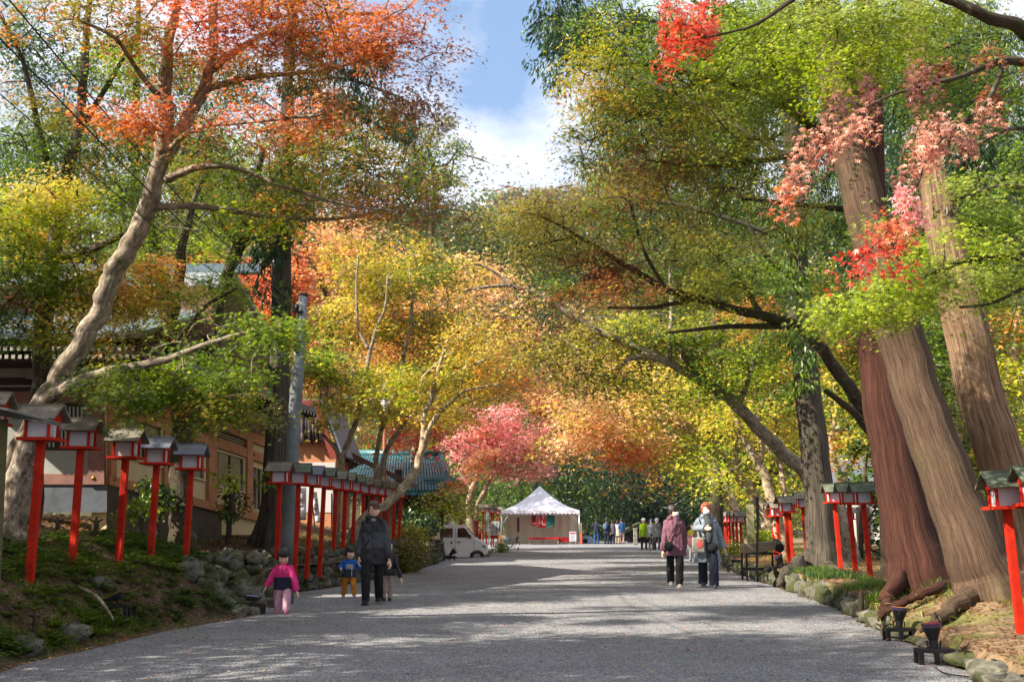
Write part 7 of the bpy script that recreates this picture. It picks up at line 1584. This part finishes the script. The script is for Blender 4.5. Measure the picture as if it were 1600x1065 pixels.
# children and grandmother
def zip_line(x, z0, z1, y, m, rad=.004, name='zip'):
    return lambda root, H, S, K, arms: bar(root, name, m, [S((x, y, z0)), S((x, y * 1.02, (z0 + z1) / 2)), S((x, y, z1))], rad * H)
person('toddler in a hot pink and navy jacket with pale pink trousers, looking down', at_ground(441, 957), .90, .02,
       dict(child=1, top=PINKN, split=[(lambda x, y, z: z < .55 and abs(x) < .135, NAVY)], bottom=PALEPINK, shoes=PINKSH, hair=HAIRB, hairstyle='fringe', nod=.42, turn=.05, feet=[(-1, .05, .0), (1, -.09, .0)], stance=.080,
            hands=[(-.255, -.07, .40), (.235, -.08, .335)], bulk=1.22, hem=.36, hem_w=.160, sleeve=(.062, .060, .048), leg_w=(.080, .070, .062), top_name='jacket', neckhi=1, extras=[zip_line(0, .57, .74, -.098, NAVY)]), False, None)
person('small child in a blue jacket with mustard leggings and lilac shoes, holding a hand', at_ground(545, 933), .86, .12,
       dict(child=1, top=BLUEN, split=[(lambda x, y, z: z < .56 and abs(x) < .14, SLATE), (lambda x, y, z: .56 <= z < .66 and abs(x) < .07 and y < 0, GREYP)], bottom=MUST, shoes=LILAC, hair=HAIRB, hairstyle='fringe', turn=.45, nod=.08, feet=[(-1, .05, 0), (1, -.06, 0.01)], stance=.11,
            hands=[(-.17, -.14, .57), (.25, -.05, .54)], bulk=1.15, hem=.40, hem_w=.145, sleeve=(.058, .054, .045), leg_w=(.072, .056, .044), top_name='jacket', extras=[zip_line(.05, .42, .6, -.10, MASKW, .005)]))
wx = at_ground(582, 943)
def cbag(root, H, S, K, arms):
    bar(root, 'bag_strap', BLKC, [S((.09, -.045, .82)), S((.02, -.088, .70)), S((-.085, -.085, .56))], .006 * H)
person('older woman with glasses and short brown hair in a black and charcoal hooded coat', wx, 1.58, -.04,
       dict(top=BLKJ, split=[(lambda x, y, z: z < .70 and z > .55, CHAR), (lambda x, y, z: abs(x) > .12 and z > .5, CHAR)], bottom=BLKC, shoes=BLACKP, hair=HAIRD, hairstyle='short', glasses=1, squint=1, turn=.1, feet=[(-1, -.12, 0), (1, .11, .02)], stance=.048,
            hands=[(-.135, -.05, .455), (.165, -.03, .435)], bulk=1.22, hem=.385, hem_w=.140, sleeve=(.048, .044, .038), leg_w=(.060, .048, .040), collar=1, hood=1, top_name='coat', extras=[cbag, zip_line(.0, .42, .78, -.094, BLACKP), lambda root, H, S, K, arms: bar(root, 'scarf', cloth('beige_scarf', (150, 140, 122)), [S((0, -.03, .83)), S((0, -.055, .80))], .03 * H, 8)]))
person('child mostly hidden behind the older woman, pale trousers and black shoes', (wx[0] + .14, wx[1] + .75, 0), 1.02, .1,
       dict(child=1, top=BLKJ, bottom=cloth('beige_trousers', (176, 150, 136)), shoes=BLACKP, hairstyle='fringe', hands=[(-.16, 0, .42), (.22, -.06, .36)], bulk=1.1, stance=.05))
# masked couple
def purse(px_, pz_, sx, sz, strap, m, label, root_loc, H, rz, txt=None):
    t_ = thing('shoulder_bag', label, 'bag', root_loc); t_.rotation_euler = (0, 0, rz)
    e = MB(); e.ell((px_ * H, -.125 * H, pz_ * H), (sx * H, .035 * H, sz * H), 16, 10); e.box((px_ * H, -.125 * H, (pz_ + sz * .3) * H), (sx * 1.6 * H, .05 * H, sz * 1.0 * H)); link('pouch', remeshed(e, .009, 2), m, t_, smooth=True)
    bar(t_, 'strap', m, [Vector(p) * H for p in strap], .006 * H)
    return t_
la = at_ground(1055, 917)
person('woman in a mauve coat and white mask looking to the side, black trousers', la, 1.62, .0,
       dict(top=MAUVE, bottom=BLKC, shoes=CREAMSH, hair=HAIRB, hairstyle='short', mask=1, turn=.75, feet=[(-1, .13, .022), (1, -.09, 0)], stance=.036, hands=[(-.150, -.05, .445), (.125, .01, .47)], bulk=1.15, hem=.385, hem_w=.150, sleeve=(.046, .044, .040), leg_w=(.056, .048, .044), collar=1, top_name='coat',
            extras=[lambda root, H, S, K, arms: [bar(root, 'button', BLKC, [S((x_, -.098, z_)), S((x_, -.104, z_))], .007 * H, 8) for x_ in (-.03, .035) for z_ in (.52, .60, .68)]]))
purse(-.085, .50, .058, .062, [(-.105, -.10, .55), (-.03, -.104, .68), (.06, -.07, .83), (.075, 0, .845)], BLKC, 'black crossbody bag on the mauve coat', la, 1.62, 0)
lb = at_ground(1107, 918)
person('auburn-haired woman in a long pale grey coat and white mask holding her scarf', lb, 1.66, -.03,
       dict(top=GREYCO, split=[(lambda x, y, z: abs(x + .0) < .035 and y < -.01 and z > .3, DKNIT)], bottom=INDIGO, shoes=cloth('dark_grey_shoe', (70, 74, 84)), hair=HAIRR, hairstyle='bob', mask=1, turn=-.1, feet=[(-1, .10, .02), (1, -.12, 0)], stance=.050, hands=[(-.035, -.14, .70), (.190, -.03, .465)], bulk=1.12, hem=.300, hem_w=.165, sleeve=(.046, .043, .038), leg_w=(.062, .054, .056), collar=1, top_name='coat', palm=(.6, .3, 0),
            extras=[lambda root, H, S, K, arms: (lambda e: (e.tube([S((0, -.06, .83)), S((.01, -.105, .74)), S((.015, -.115, .62)), S((.01, -.115, .53))], [.038 * H, .046 * H, .043 * H, .030 * H], 14), e.ell(S((0, -.02, .84)), (.062 * H, .055 * H, .032 * H), 14, 8), link('scarf', remeshed(e, .009, 2, .004 * H, 9), DKNIT, root, smooth=True)))(MB())]))
purse(.045, .475, .066, .055, [(-.01, -.115, .53), (-.06, -.10, .66), (-.095, -.05, .80), (-.09, 0, .835)], BLKC, 'black fringed bag at the grey-coated woman\'s waist', lb, 1.66, 0)
t_ = thing('tote_bag', 'pale tote bag with a coral print on the grey-coated woman\'s arm', 'bag', lb); e = MB(); e.box((-.215, -.19, .84), (.24, .10, .30), taper=.95); e.build('bag_body', cloth('tote_canvas', (168, 164, 150)), t_, keep=True, bevel=.02)
e = MB(); e.ell((-.185, -.243, .85), (.065, .006, .075), 14, 8); e.ell((-.185, -.243, .93), (.05, .006, .02), 10, 6); e.build('print', mat('coral_print', (206, 92, 84), .8), t_, keep=True)
for yy in (-.23, -.15): bar(t_, 'handle', BLKC, [(-.29, yy, .98), (-.26, yy + .03, 1.12), (-.19, yy + .03, 1.13), (-.15, yy, .98)], .009)
# visitors in the distance
def simple(label, px, py, H, rz, top, bottom, hair=HAIRB, **k):
    cfg = dict(top=top, bottom=bottom, hair=hair, back=abs(rz) > 1.8); cfg.update(k); g = at_ground(px, py)
    return person(label, g, H, rz, cfg, True)
VZ = 'visitors standing near the forest'
JEANS = cloth('blue_jeans', (32, 74, 128)); DKBL = cloth('dark_blue_jacket', (22, 30, 50)); BLJ = cloth('blue_jacket', (24, 72, 124)); KHA = cloth('khaki_pink_trousers', (168, 138, 132)); PUFF = cloth('grey_brown_puffer', (84, 76, 92)); BEI = cloth('light_beige_coat', (196, 184, 172)); GBL = cloth('grey_blue_rucksack', (78, 98, 128))
simple('visitor in a dark jacket and blue jeans standing apart near the tent, back to us', 932, 849.5, 1.72, 2.9, DKBL, JEANS, bulk=1.15, hem=.46, hands=[(-.08, -.15, .70), (.08, -.15, .72)])
simple('visitor in a dark blue top wearing a grey-blue rucksack', 948, 849.5, 1.76, 2.6, DKBL, INDIGO, bulk=1.15, extras=[lambda root, H, S, K, arms: (lambda e: (e.ell(S((0, .12, .68)), (.10 * H, .07 * H, .13 * H), 12, 8), link('rucksack', remeshed(e, .02, 1), GBL, root, smooth=True)))(MB())])
simple('visitor in a puffy grey-brown jacket between the rucksack wearer and the beige coat', 957, 849.5, 1.62, 2.9, PUFF, INDIGO, bulk=1.3)
simple('visitor in a long light beige coat and wide trousers with long dark hair', 965, 849.5, 1.62, 3.0, BEI, cloth('sand_trousers', (150, 134, 112)), hairstyle='long', hem=.34, leg_w=(.07, .06, .06))
simple('visitor in a blue jacket and light khaki trousers, hands in front', 972, 849.5, 1.74, 3.3, BLJ, KHA, bulk=1.15, hem=.47, hands=[(-.06, -.13, .58), (.06, -.13, .58)])
HELW = mat('white_helmet', (220, 220, 226), .3); HELN = mat('navy_helmet', (40, 56, 96), .3); VEST = cloth('fluorescent_vest', (170, 214, 30)); GREYJ = cloth('grey_jacket', (120, 124, 130)); 
simple('rider in a fluorescent yellow vest and white helmet', 1006, 858, 1.62, .3, VEST, BLKC, helmet=HELW, bulk=1.15, feet=[(-1, .02, 0), (1, -.05, 0)])
simple('rider in a pale top and navy helmet', 1018, 858, 1.56, .1, cloth('pale_blue_top', (176, 180, 196)), BLKC, helmet=HELN, bulk=1.1)
simple('rider in a grey jacket and white helmet, rightmost of the helmeted three', 1027, 858.5, 1.60, -.2, GREYJ, cloth('dark_grey_trousers', (60, 62, 70)), helmet=HELW, bulk=1.2, mask=1)
# folded pushchair / bike between the riders
def bicycle(label, px, py, s=1.0, col=BLACKP):
    g = at_ground(px, py); t_ = thing('bicycle', label, 'bicycle', g); c = Vector(g)
    for dx in (-.12, .12):
        for k in range(1):
            e = MB(); e.tube([c + Vector((dx, .45 * (1 if dx > 0 else -1) + .30 * math.cos(a), .31 + .30 * math.sin(a))) for a in np.linspace(0, 2 * math.pi, 17)], .018, 5, cap=False); wv = e.build('wheel', BLACKP, t_)
            e = MB()
            for a in np.linspace(0, math.pi, 5)[:-1]: e.tube([c + Vector((dx, .45 * (1 if dx > 0 else -1) + .3 * math.cos(a), .31 + .3 * math.sin(a))), c + Vector((dx, .45 * (1 if dx > 0 else -1) - .3 * math.cos(a), .31 - .3 * math.sin(a)))], .003, 4)
            e.build('spokes', PAPER, wv)
    e = MB(); e.tube([c + Vector((-.12, -.45, .31)), c + Vector((-.08, -.3, .85)), c + Vector((0, .1, .35)), c + Vector((.12, .45, .31))], .018, 6); e.tube([c + Vector((-.08, -.28, .75)), c + Vector((.05, .2, .75)), c + Vector((0, .1, .35))], .016, 6); e.build('frame', col, t_)
    e = MB(); e.tube([c + Vector((-.33, -.26, .95)), c + Vector((-.08, -.33, .88)), c + Vector((.18, -.26, .95))], .014, 6); e.build('handlebar', BLACKP, t_); e = MB(); e.ell(c + Vector((.05, .2, .80)), (.07, .13, .04), 10, 6); e.build('saddle', BLACKP, t_)
bicycle('bicycle standing among the helmeted riders', 1018, 860)
simple('figure in pink and yellow partly hidden between the two masked women', 1083, 876, 1.30, .0, cloth('pink_yellow_top', (214, 140, 150)), cloth('pale_trousers', (180, 170, 176)), bulk=1.1, split=[(lambda x, y, z: z > .7, cloth('yellow_top', (206, 190, 60)))])
simple('vendor in black standing under the tent on its left', 797.5, 848.3, 1.50, .5, BLKJ, BLKC, hem=.25, hem_w=.16)
# ---------------------------------------------------------------- ground cover
r = np.random.default_rng(77)
T_blade = (np.array([(-.04, 0, 0), (.04, 0, 0), (.03, .55, .02), (-.03, .55, .02), (0, 1.0, -.12)]), np.array([(0, 1, 2), (0, 2, 3), (3, 2, 4)]))
TEMPL['blade'] = T_blade
def fern_points(n, fn, rng, sz, sd):
    C = []; D = []; N = []; S = []
    for _ in range(n):
        p = fn()
        if p is None: continue
        x, y = p; z = ground_z(x, y); s = sz * rng.uniform(.5, 1.4)
        nf = rng.integers(5, 9); a0 = rng.uniform(0, 6.28)
        for k in range(nf):
            a = a0 + k * 6.28 / nf + rng.normal(0, .2); ln = s * rng.uniform(.8, 1.2)
            for q in range(7):
                t = (q + 1) / 7; hh = ln * (1.1 * t - .85 * t * t)
                cx_ = x + math.cos(a) * ln * t; cy_ = y + math.sin(a) * ln * t
                for sd_ in (-1, 1):
                    C.append((cx_, cy_, z + hh + .02)); D.append((-math.sin(a) * sd_ + .4 * math.cos(a), math.cos(a) * sd_ + .4 * math.sin(a), -.15)); N.append((rng.normal(0, .2), rng.normal(0, .2), 1)); S.append(ln * .30 * (1.15 - t))
    return np.array(C), np.array(N), np.array(D), np.array(S)
def on_left(y0, y1, u0, u1):
    def f():
        y = r.uniform(y0, y1); u = r.uniform(u0, u1); return interp(LE, y) - u, y
    return f
# ferns on near slope
C, N, D, S = fern_points(1500, on_left(7.2, 18, .1, 2.2), r, .17, 1)
tag(leaf_object('fern_cover', C, N, D, S, pal_col('green+ever+dark', C, Noise3(1.5, 4), r), 'rhomb', None), 'low green ferns covering the left bank below the lanterns', 'ferns', kind='stuff')
def grassy(name, n, fn, h, pal, lab, seed=1):
    rg = np.random.default_rng(seed); nz_ = Noise3(1.6, seed)
    pts = []
    while len(pts) < n:
        p = fn(); 
        if p is not None: pts.append((p[0], p[1], ground_z(p[0], p[1])))
    C = np.array(pts); k = nz_(C) > -.3; C = C[k]; C = np.repeat(C, 5, axis=0) + rg.normal(0, .02, (len(C) * 5, 3)) * np.array([1, 1, .1])
    m_ = len(C); a = rg.uniform(0, 6.28, m_); D = np.stack([np.cos(a) * .6, np.sin(a) * .6, np.ones(m_)], 1); N = np.stack([-np.cos(a), -np.sin(a), .6 * np.ones(m_)], 1)
    tag(leaf_object(name, C, N, D, h * rg.uniform(.5, 1.3, m_), pal_col(pal, C, Noise3(.8, seed), rg), 'blade', None), lab, 'grass', kind='stuff')
grassy('grass', 3600, on_left(7, 18, .03, 2.0), .09, 'green+moss+olive', 'short grass and moss on the left bank', 2)
def on_right(y0, y1, u0, u1, near=None):
    def f():
        y = r.uniform(y0, y1); u = r.uniform(u0, u1); return interp(RE, y) + u, y
    return f
grassy('grass', 5200, on_right(7.5, 16, .05, 2.4), .07, 'ygreen+green+moss', 'sunlit short grass on the right verge', 3)
grassy('grass', 1500, on_right(13, 22, .05, .8), .14, 'green+ever', 'tufts of dark grass along the right stone edging', 5)
grassy('grass', 1500, on_left(19, 42, .05, 2.5), .10, 'moss+olive+green', 'moss and grass on top of the left wall', 6)
grassy('grass', 1200, on_right(22, 60, .2, 5), .12, 'green+moss+lime', 'grass beyond the lantern cluster on the right', 8)
def litter(name, n, fn, pal, lab, sz=.05, seed=1, templ='star'):
    rg = np.random.default_rng(seed); pts = []
    for _ in range(n):
        p = fn(); pts.append((p[0], p[1], ground_z(p[0], p[1]) + rg.uniform(.008, .03)))
    C = np.array(pts); m_ = len(C)
    tag(leaf_object(name, C, np.stack([rg.normal(0, .35, m_), rg.normal(0, .35, m_), np.ones(m_)], 1), rg.normal(size=(m_, 3)), sz * rg.uniform(.6, 1.3, m_), pal_col(pal, C, Noise3(.9, seed), rg), templ, None), lab, 'fallen leaves', kind='stuff')
PAL['litter'] = [lin(c) for c in [(84, 58, 40), (128, 92, 62), (160, 122, 90)]]
litter('fallen_leaves', 26000, on_left(7, 40, .1, 7), 'litter+rust+litter', 'brown fallen leaves over the left bank', .07, 11, 'tri')
litter('fallen_leaves', 26000, on_right(7, 34, .05, 5), 'litter+rust+litter', 'fallen leaves over the right verge', .05, 12, 'tri')
def road_pt():
    y = r.uniform(7.5, 34); a, b = interp(LE, y), interp(RE, y)
    t = r.beta(.35, .35) if r.uniform() < .85 else r.uniform(0, 1)
    return a + (b - a) * t, y
litter('fallen_leaves', 3200, road_pt, 'litter+orange+rust', 'scattered fallen leaves on the gravel', .05, 13, 'star')
# loose stones on the gravel
rg = np.random.default_rng(19); n = 1800
yy = 7.6 + 14 * rg.uniform(0, 1, n) ** 1.6; a = np.array([interp(LE, y) for y in yy]); b = np.array([interp(RE, y) for y in yy]); xx = a + (b - a) * rg.uniform(0, 1, n)
C = np.stack([xx, yy, np.full(n, .006)], 1)
TEMPL['peb'] = (np.array([(.5, 0, 0), (.15, .45, 0), (-.4, .3, 0), (-.45, -.25, 0), (.1, -.5, 0), (0, 0, .32)]), np.array([(0, 1, 5), (1, 2, 5), (2, 3, 5), (3, 4, 5), (4, 0, 5)]))
PAL['stone'] = [lin(c) for c in [(84, 84, 84), (118, 116, 114), (150, 147, 142)]]
PEB = bpy.data.materials.new('pebble'); PEB.use_nodes = True; at = PEB.node_tree.nodes.new('ShaderNodeAttribute'); at.attribute_name = 'Col'; PEB.node_tree.links.new(at.outputs['Color'], PEB.node_tree.nodes['Principled BSDF'].inputs['Base Color']); PEB.node_tree.nodes['Principled BSDF'].inputs['Roughness'].default_value = .9
tag(leaf_object('gravel_stones', C, np.tile(np.array([[0, 0, 1.0]]), (n, 1)), rg.normal(size=(n, 3)), .022 * rg.uniform(.5, 1.6, n), pal_col('stone', C, Noise3(1, 1), rg), 'peb', None, PEB), 'loose pebbles on the gravel road', 'pebbles', kind='stuff')
# individual shrubs
def shrub(px, py, d, rx, ry, pal, name, lab, sz=.10, seed=1, flat=1, templ='rhomb', dr=.5, cov=2.2):
    tree(name, lab, 'shrub', (px, py + ry, d), [[(px, py + ry, d, 8), (px, py, d, 4), (px + 1, py - ry * .6, d, 2)], [(px, py + ry * .5, d, 4), (px - rx * .5, py - ry * .2, d, 2)], [(px, py + ry * .5, d, 4), (px + rx * .5, py - ry * .2, d, 2)]], [(px, py, rx, ry, d, dr, cov, pal)], templ, sz, BK_DARK, R0=.22 + .004 * d, seed=seed, mode='tuft', twigmax=2)
shrub(655, 824, 37, 20, 34, 'dark+ever', 'evergreen_shrub', 'dark green laurel-like shrub left of the van', .11, 301, dr=.8, cov=3)
shrub(634, 838, 31, 32, 14, 'moss+ygreen+olive', 'clipped_shrub', 'yellowish clipped shrub on top of the mossy wall end', .06, 302, dr=.6, cov=3)
shrub(632, 868, 29.3, 34, 20, 'moss+olive+dark', 'draping_shrub', 'mossy plant curtain draping over the wall end', .06, 303, dr=.25, cov=3)
shrub(782, 858, 52, 11, 9, 'green+dark+olive', 'low_shrub', 'ragged green shrub below the standing sign', .12, 304, dr=.8)
shrub(150, 812, 15.5, 22, 9, 'green+lime', 'fern', 'bright arching fern between the second and third lantern posts', .06, 306, templ='blade', dr=.3)
shrub(90, 812, 15.5, 20, 8, 'green+ever', 'fern', 'dull green fern beside the leaning maple trunk', .06, 307, templ='blade', dr=.3)
shrub(248, 775, 18.6, 20, 20, 'green+dark', 'low_shrub', 'dark leafy shrub left of the mossy forked maple', .08, 308, dr=.5)
shrub(222, 800, 17.5, 16, 14, 'green+lime', 'low_shrub', 'light green shrub in front of the building foundation', .07, 309, dr=.4)
shrub(364, 752, 20, 12, 9, 'lime+green', 'sapling', 'sprig of bright green leaves on a thin trunk by the last window', .09, 310, dr=.3)
shrub(358, 790, 21, 14, 18, 'dark+green', 'low_shrub', 'dark spiky shrub beneath the last window', .07, 311, dr=.3)
shrub(420, 745, 21.4, 10, 12, 'lime+green', 'sapling', 'small bright leaves beside the dark cedar trunk', .08, 312, dr=.3)
shrub(1400, 945, 13.2, 16, 8, 'green+ltgreen', 'grass_tuft', 'tuft of long green grass at the cedar roots', .09, 313, templ='blade', dr=.2)
shrub(1345, 925, 14.6, 24, 10, 'green+dark', 'grass_tuft', 'dark grass clump left of the red-brown cedar', .09, 314, templ='blade', dr=.2)
shrub(1380, 975, 12.6, 22, 9, 'green+ltgreen', 'grass_tuft', 'green grass clump behind the orange-gel spotlight', .08, 315, templ='blade', dr=.2)
shrub(1460, 960, 11.6, 10, 8, 'ltgreen+lime', 'grass_tuft', 'spiky light-green grass tuft between the roots', .09, 316, templ='blade', dr=.15)
shrub(1142, 860, 37, 10, 9, 'lime+green', 'low_shrub', 'bright green shrub under the sunlit lantern posts', .09, 317, dr=.4)
shrub(1250, 893, 24, 14, 6, 'green+lime', 'low_shrub', 'grass clump at the base of the straight cedar', .07, 318, templ='blade', dr=.3)
shrub(55, 960, 10.8, 26, 10, 'green+lime', 'fern', 'fern clump low on the near bank', .05, 319, templ='blade', dr=.3)
shrub(1196, 846, 33, 20, 12, 'ltgreen+lime', 'low_shrub', 'leafy light-green shrub behind the thin pole', .09, 320, dr=.5)
# dead branch on bank
m1 = MB(); pts, rr = smooth_path([P(122, 915, 11.6), P(150, 930, 11.3), P(168, 952, 11.0), P(178, 968, 10.8)], [.010, .018, .014, .005], 5)
for p in pts: p.z = max(p.z, ground_z(p.x, p.y) + .02)
m1.tube(pts, rr, 8, bark=.15); tag(m1.build('dead_branch', BK_MAPLE, smooth=True), 'pale dead branch lying on the left bank above the flood lamp', 'branch')
# drain slab
g = G(440, 948, 0); m1 = MB(); m1.box((g.x - .45, g.y + .1, .05), (.9, .35, .16)); m1.box((g.x - .5, g.y + .75, .12), (1.0, .4, .3)); tag(m1.build('stone_slab', ROCK, bevel=.03), 'flat mossy stone slabs over the drain beside the pink-jacketed child', 'stone slab')

# ---------------------------------------------------------------- air between us and the far hillside
hz_m = bpy.data.materials.new('haze_air'); hz_m.use_nodes = True; n = hz_m.node_tree.nodes; n.remove(n['Principled BSDF'])
pv = n.new('ShaderNodeVolumePrincipled'); pv.inputs['Color'].default_value = (.80, .88, 1.0, 1); pv.inputs['Density'].default_value = .00014; pv.inputs['Anisotropy'].default_value = .2
hz_m.node_tree.links.new(pv.outputs[0], n['Material Output'].inputs['Volume'])
zt = max((o.matrix_world @ Vector(c)).z for o in bpy.data.objects if o.type == 'MESH' for c in o.bound_box) + 1
mb = MB(); mb.box((0, 250, (zt - 4) / 2), (880, 660, zt + 4)); tag(mb.build('haze', hz_m), kind='stuff', label='thin pale autumn air over the whole valley')
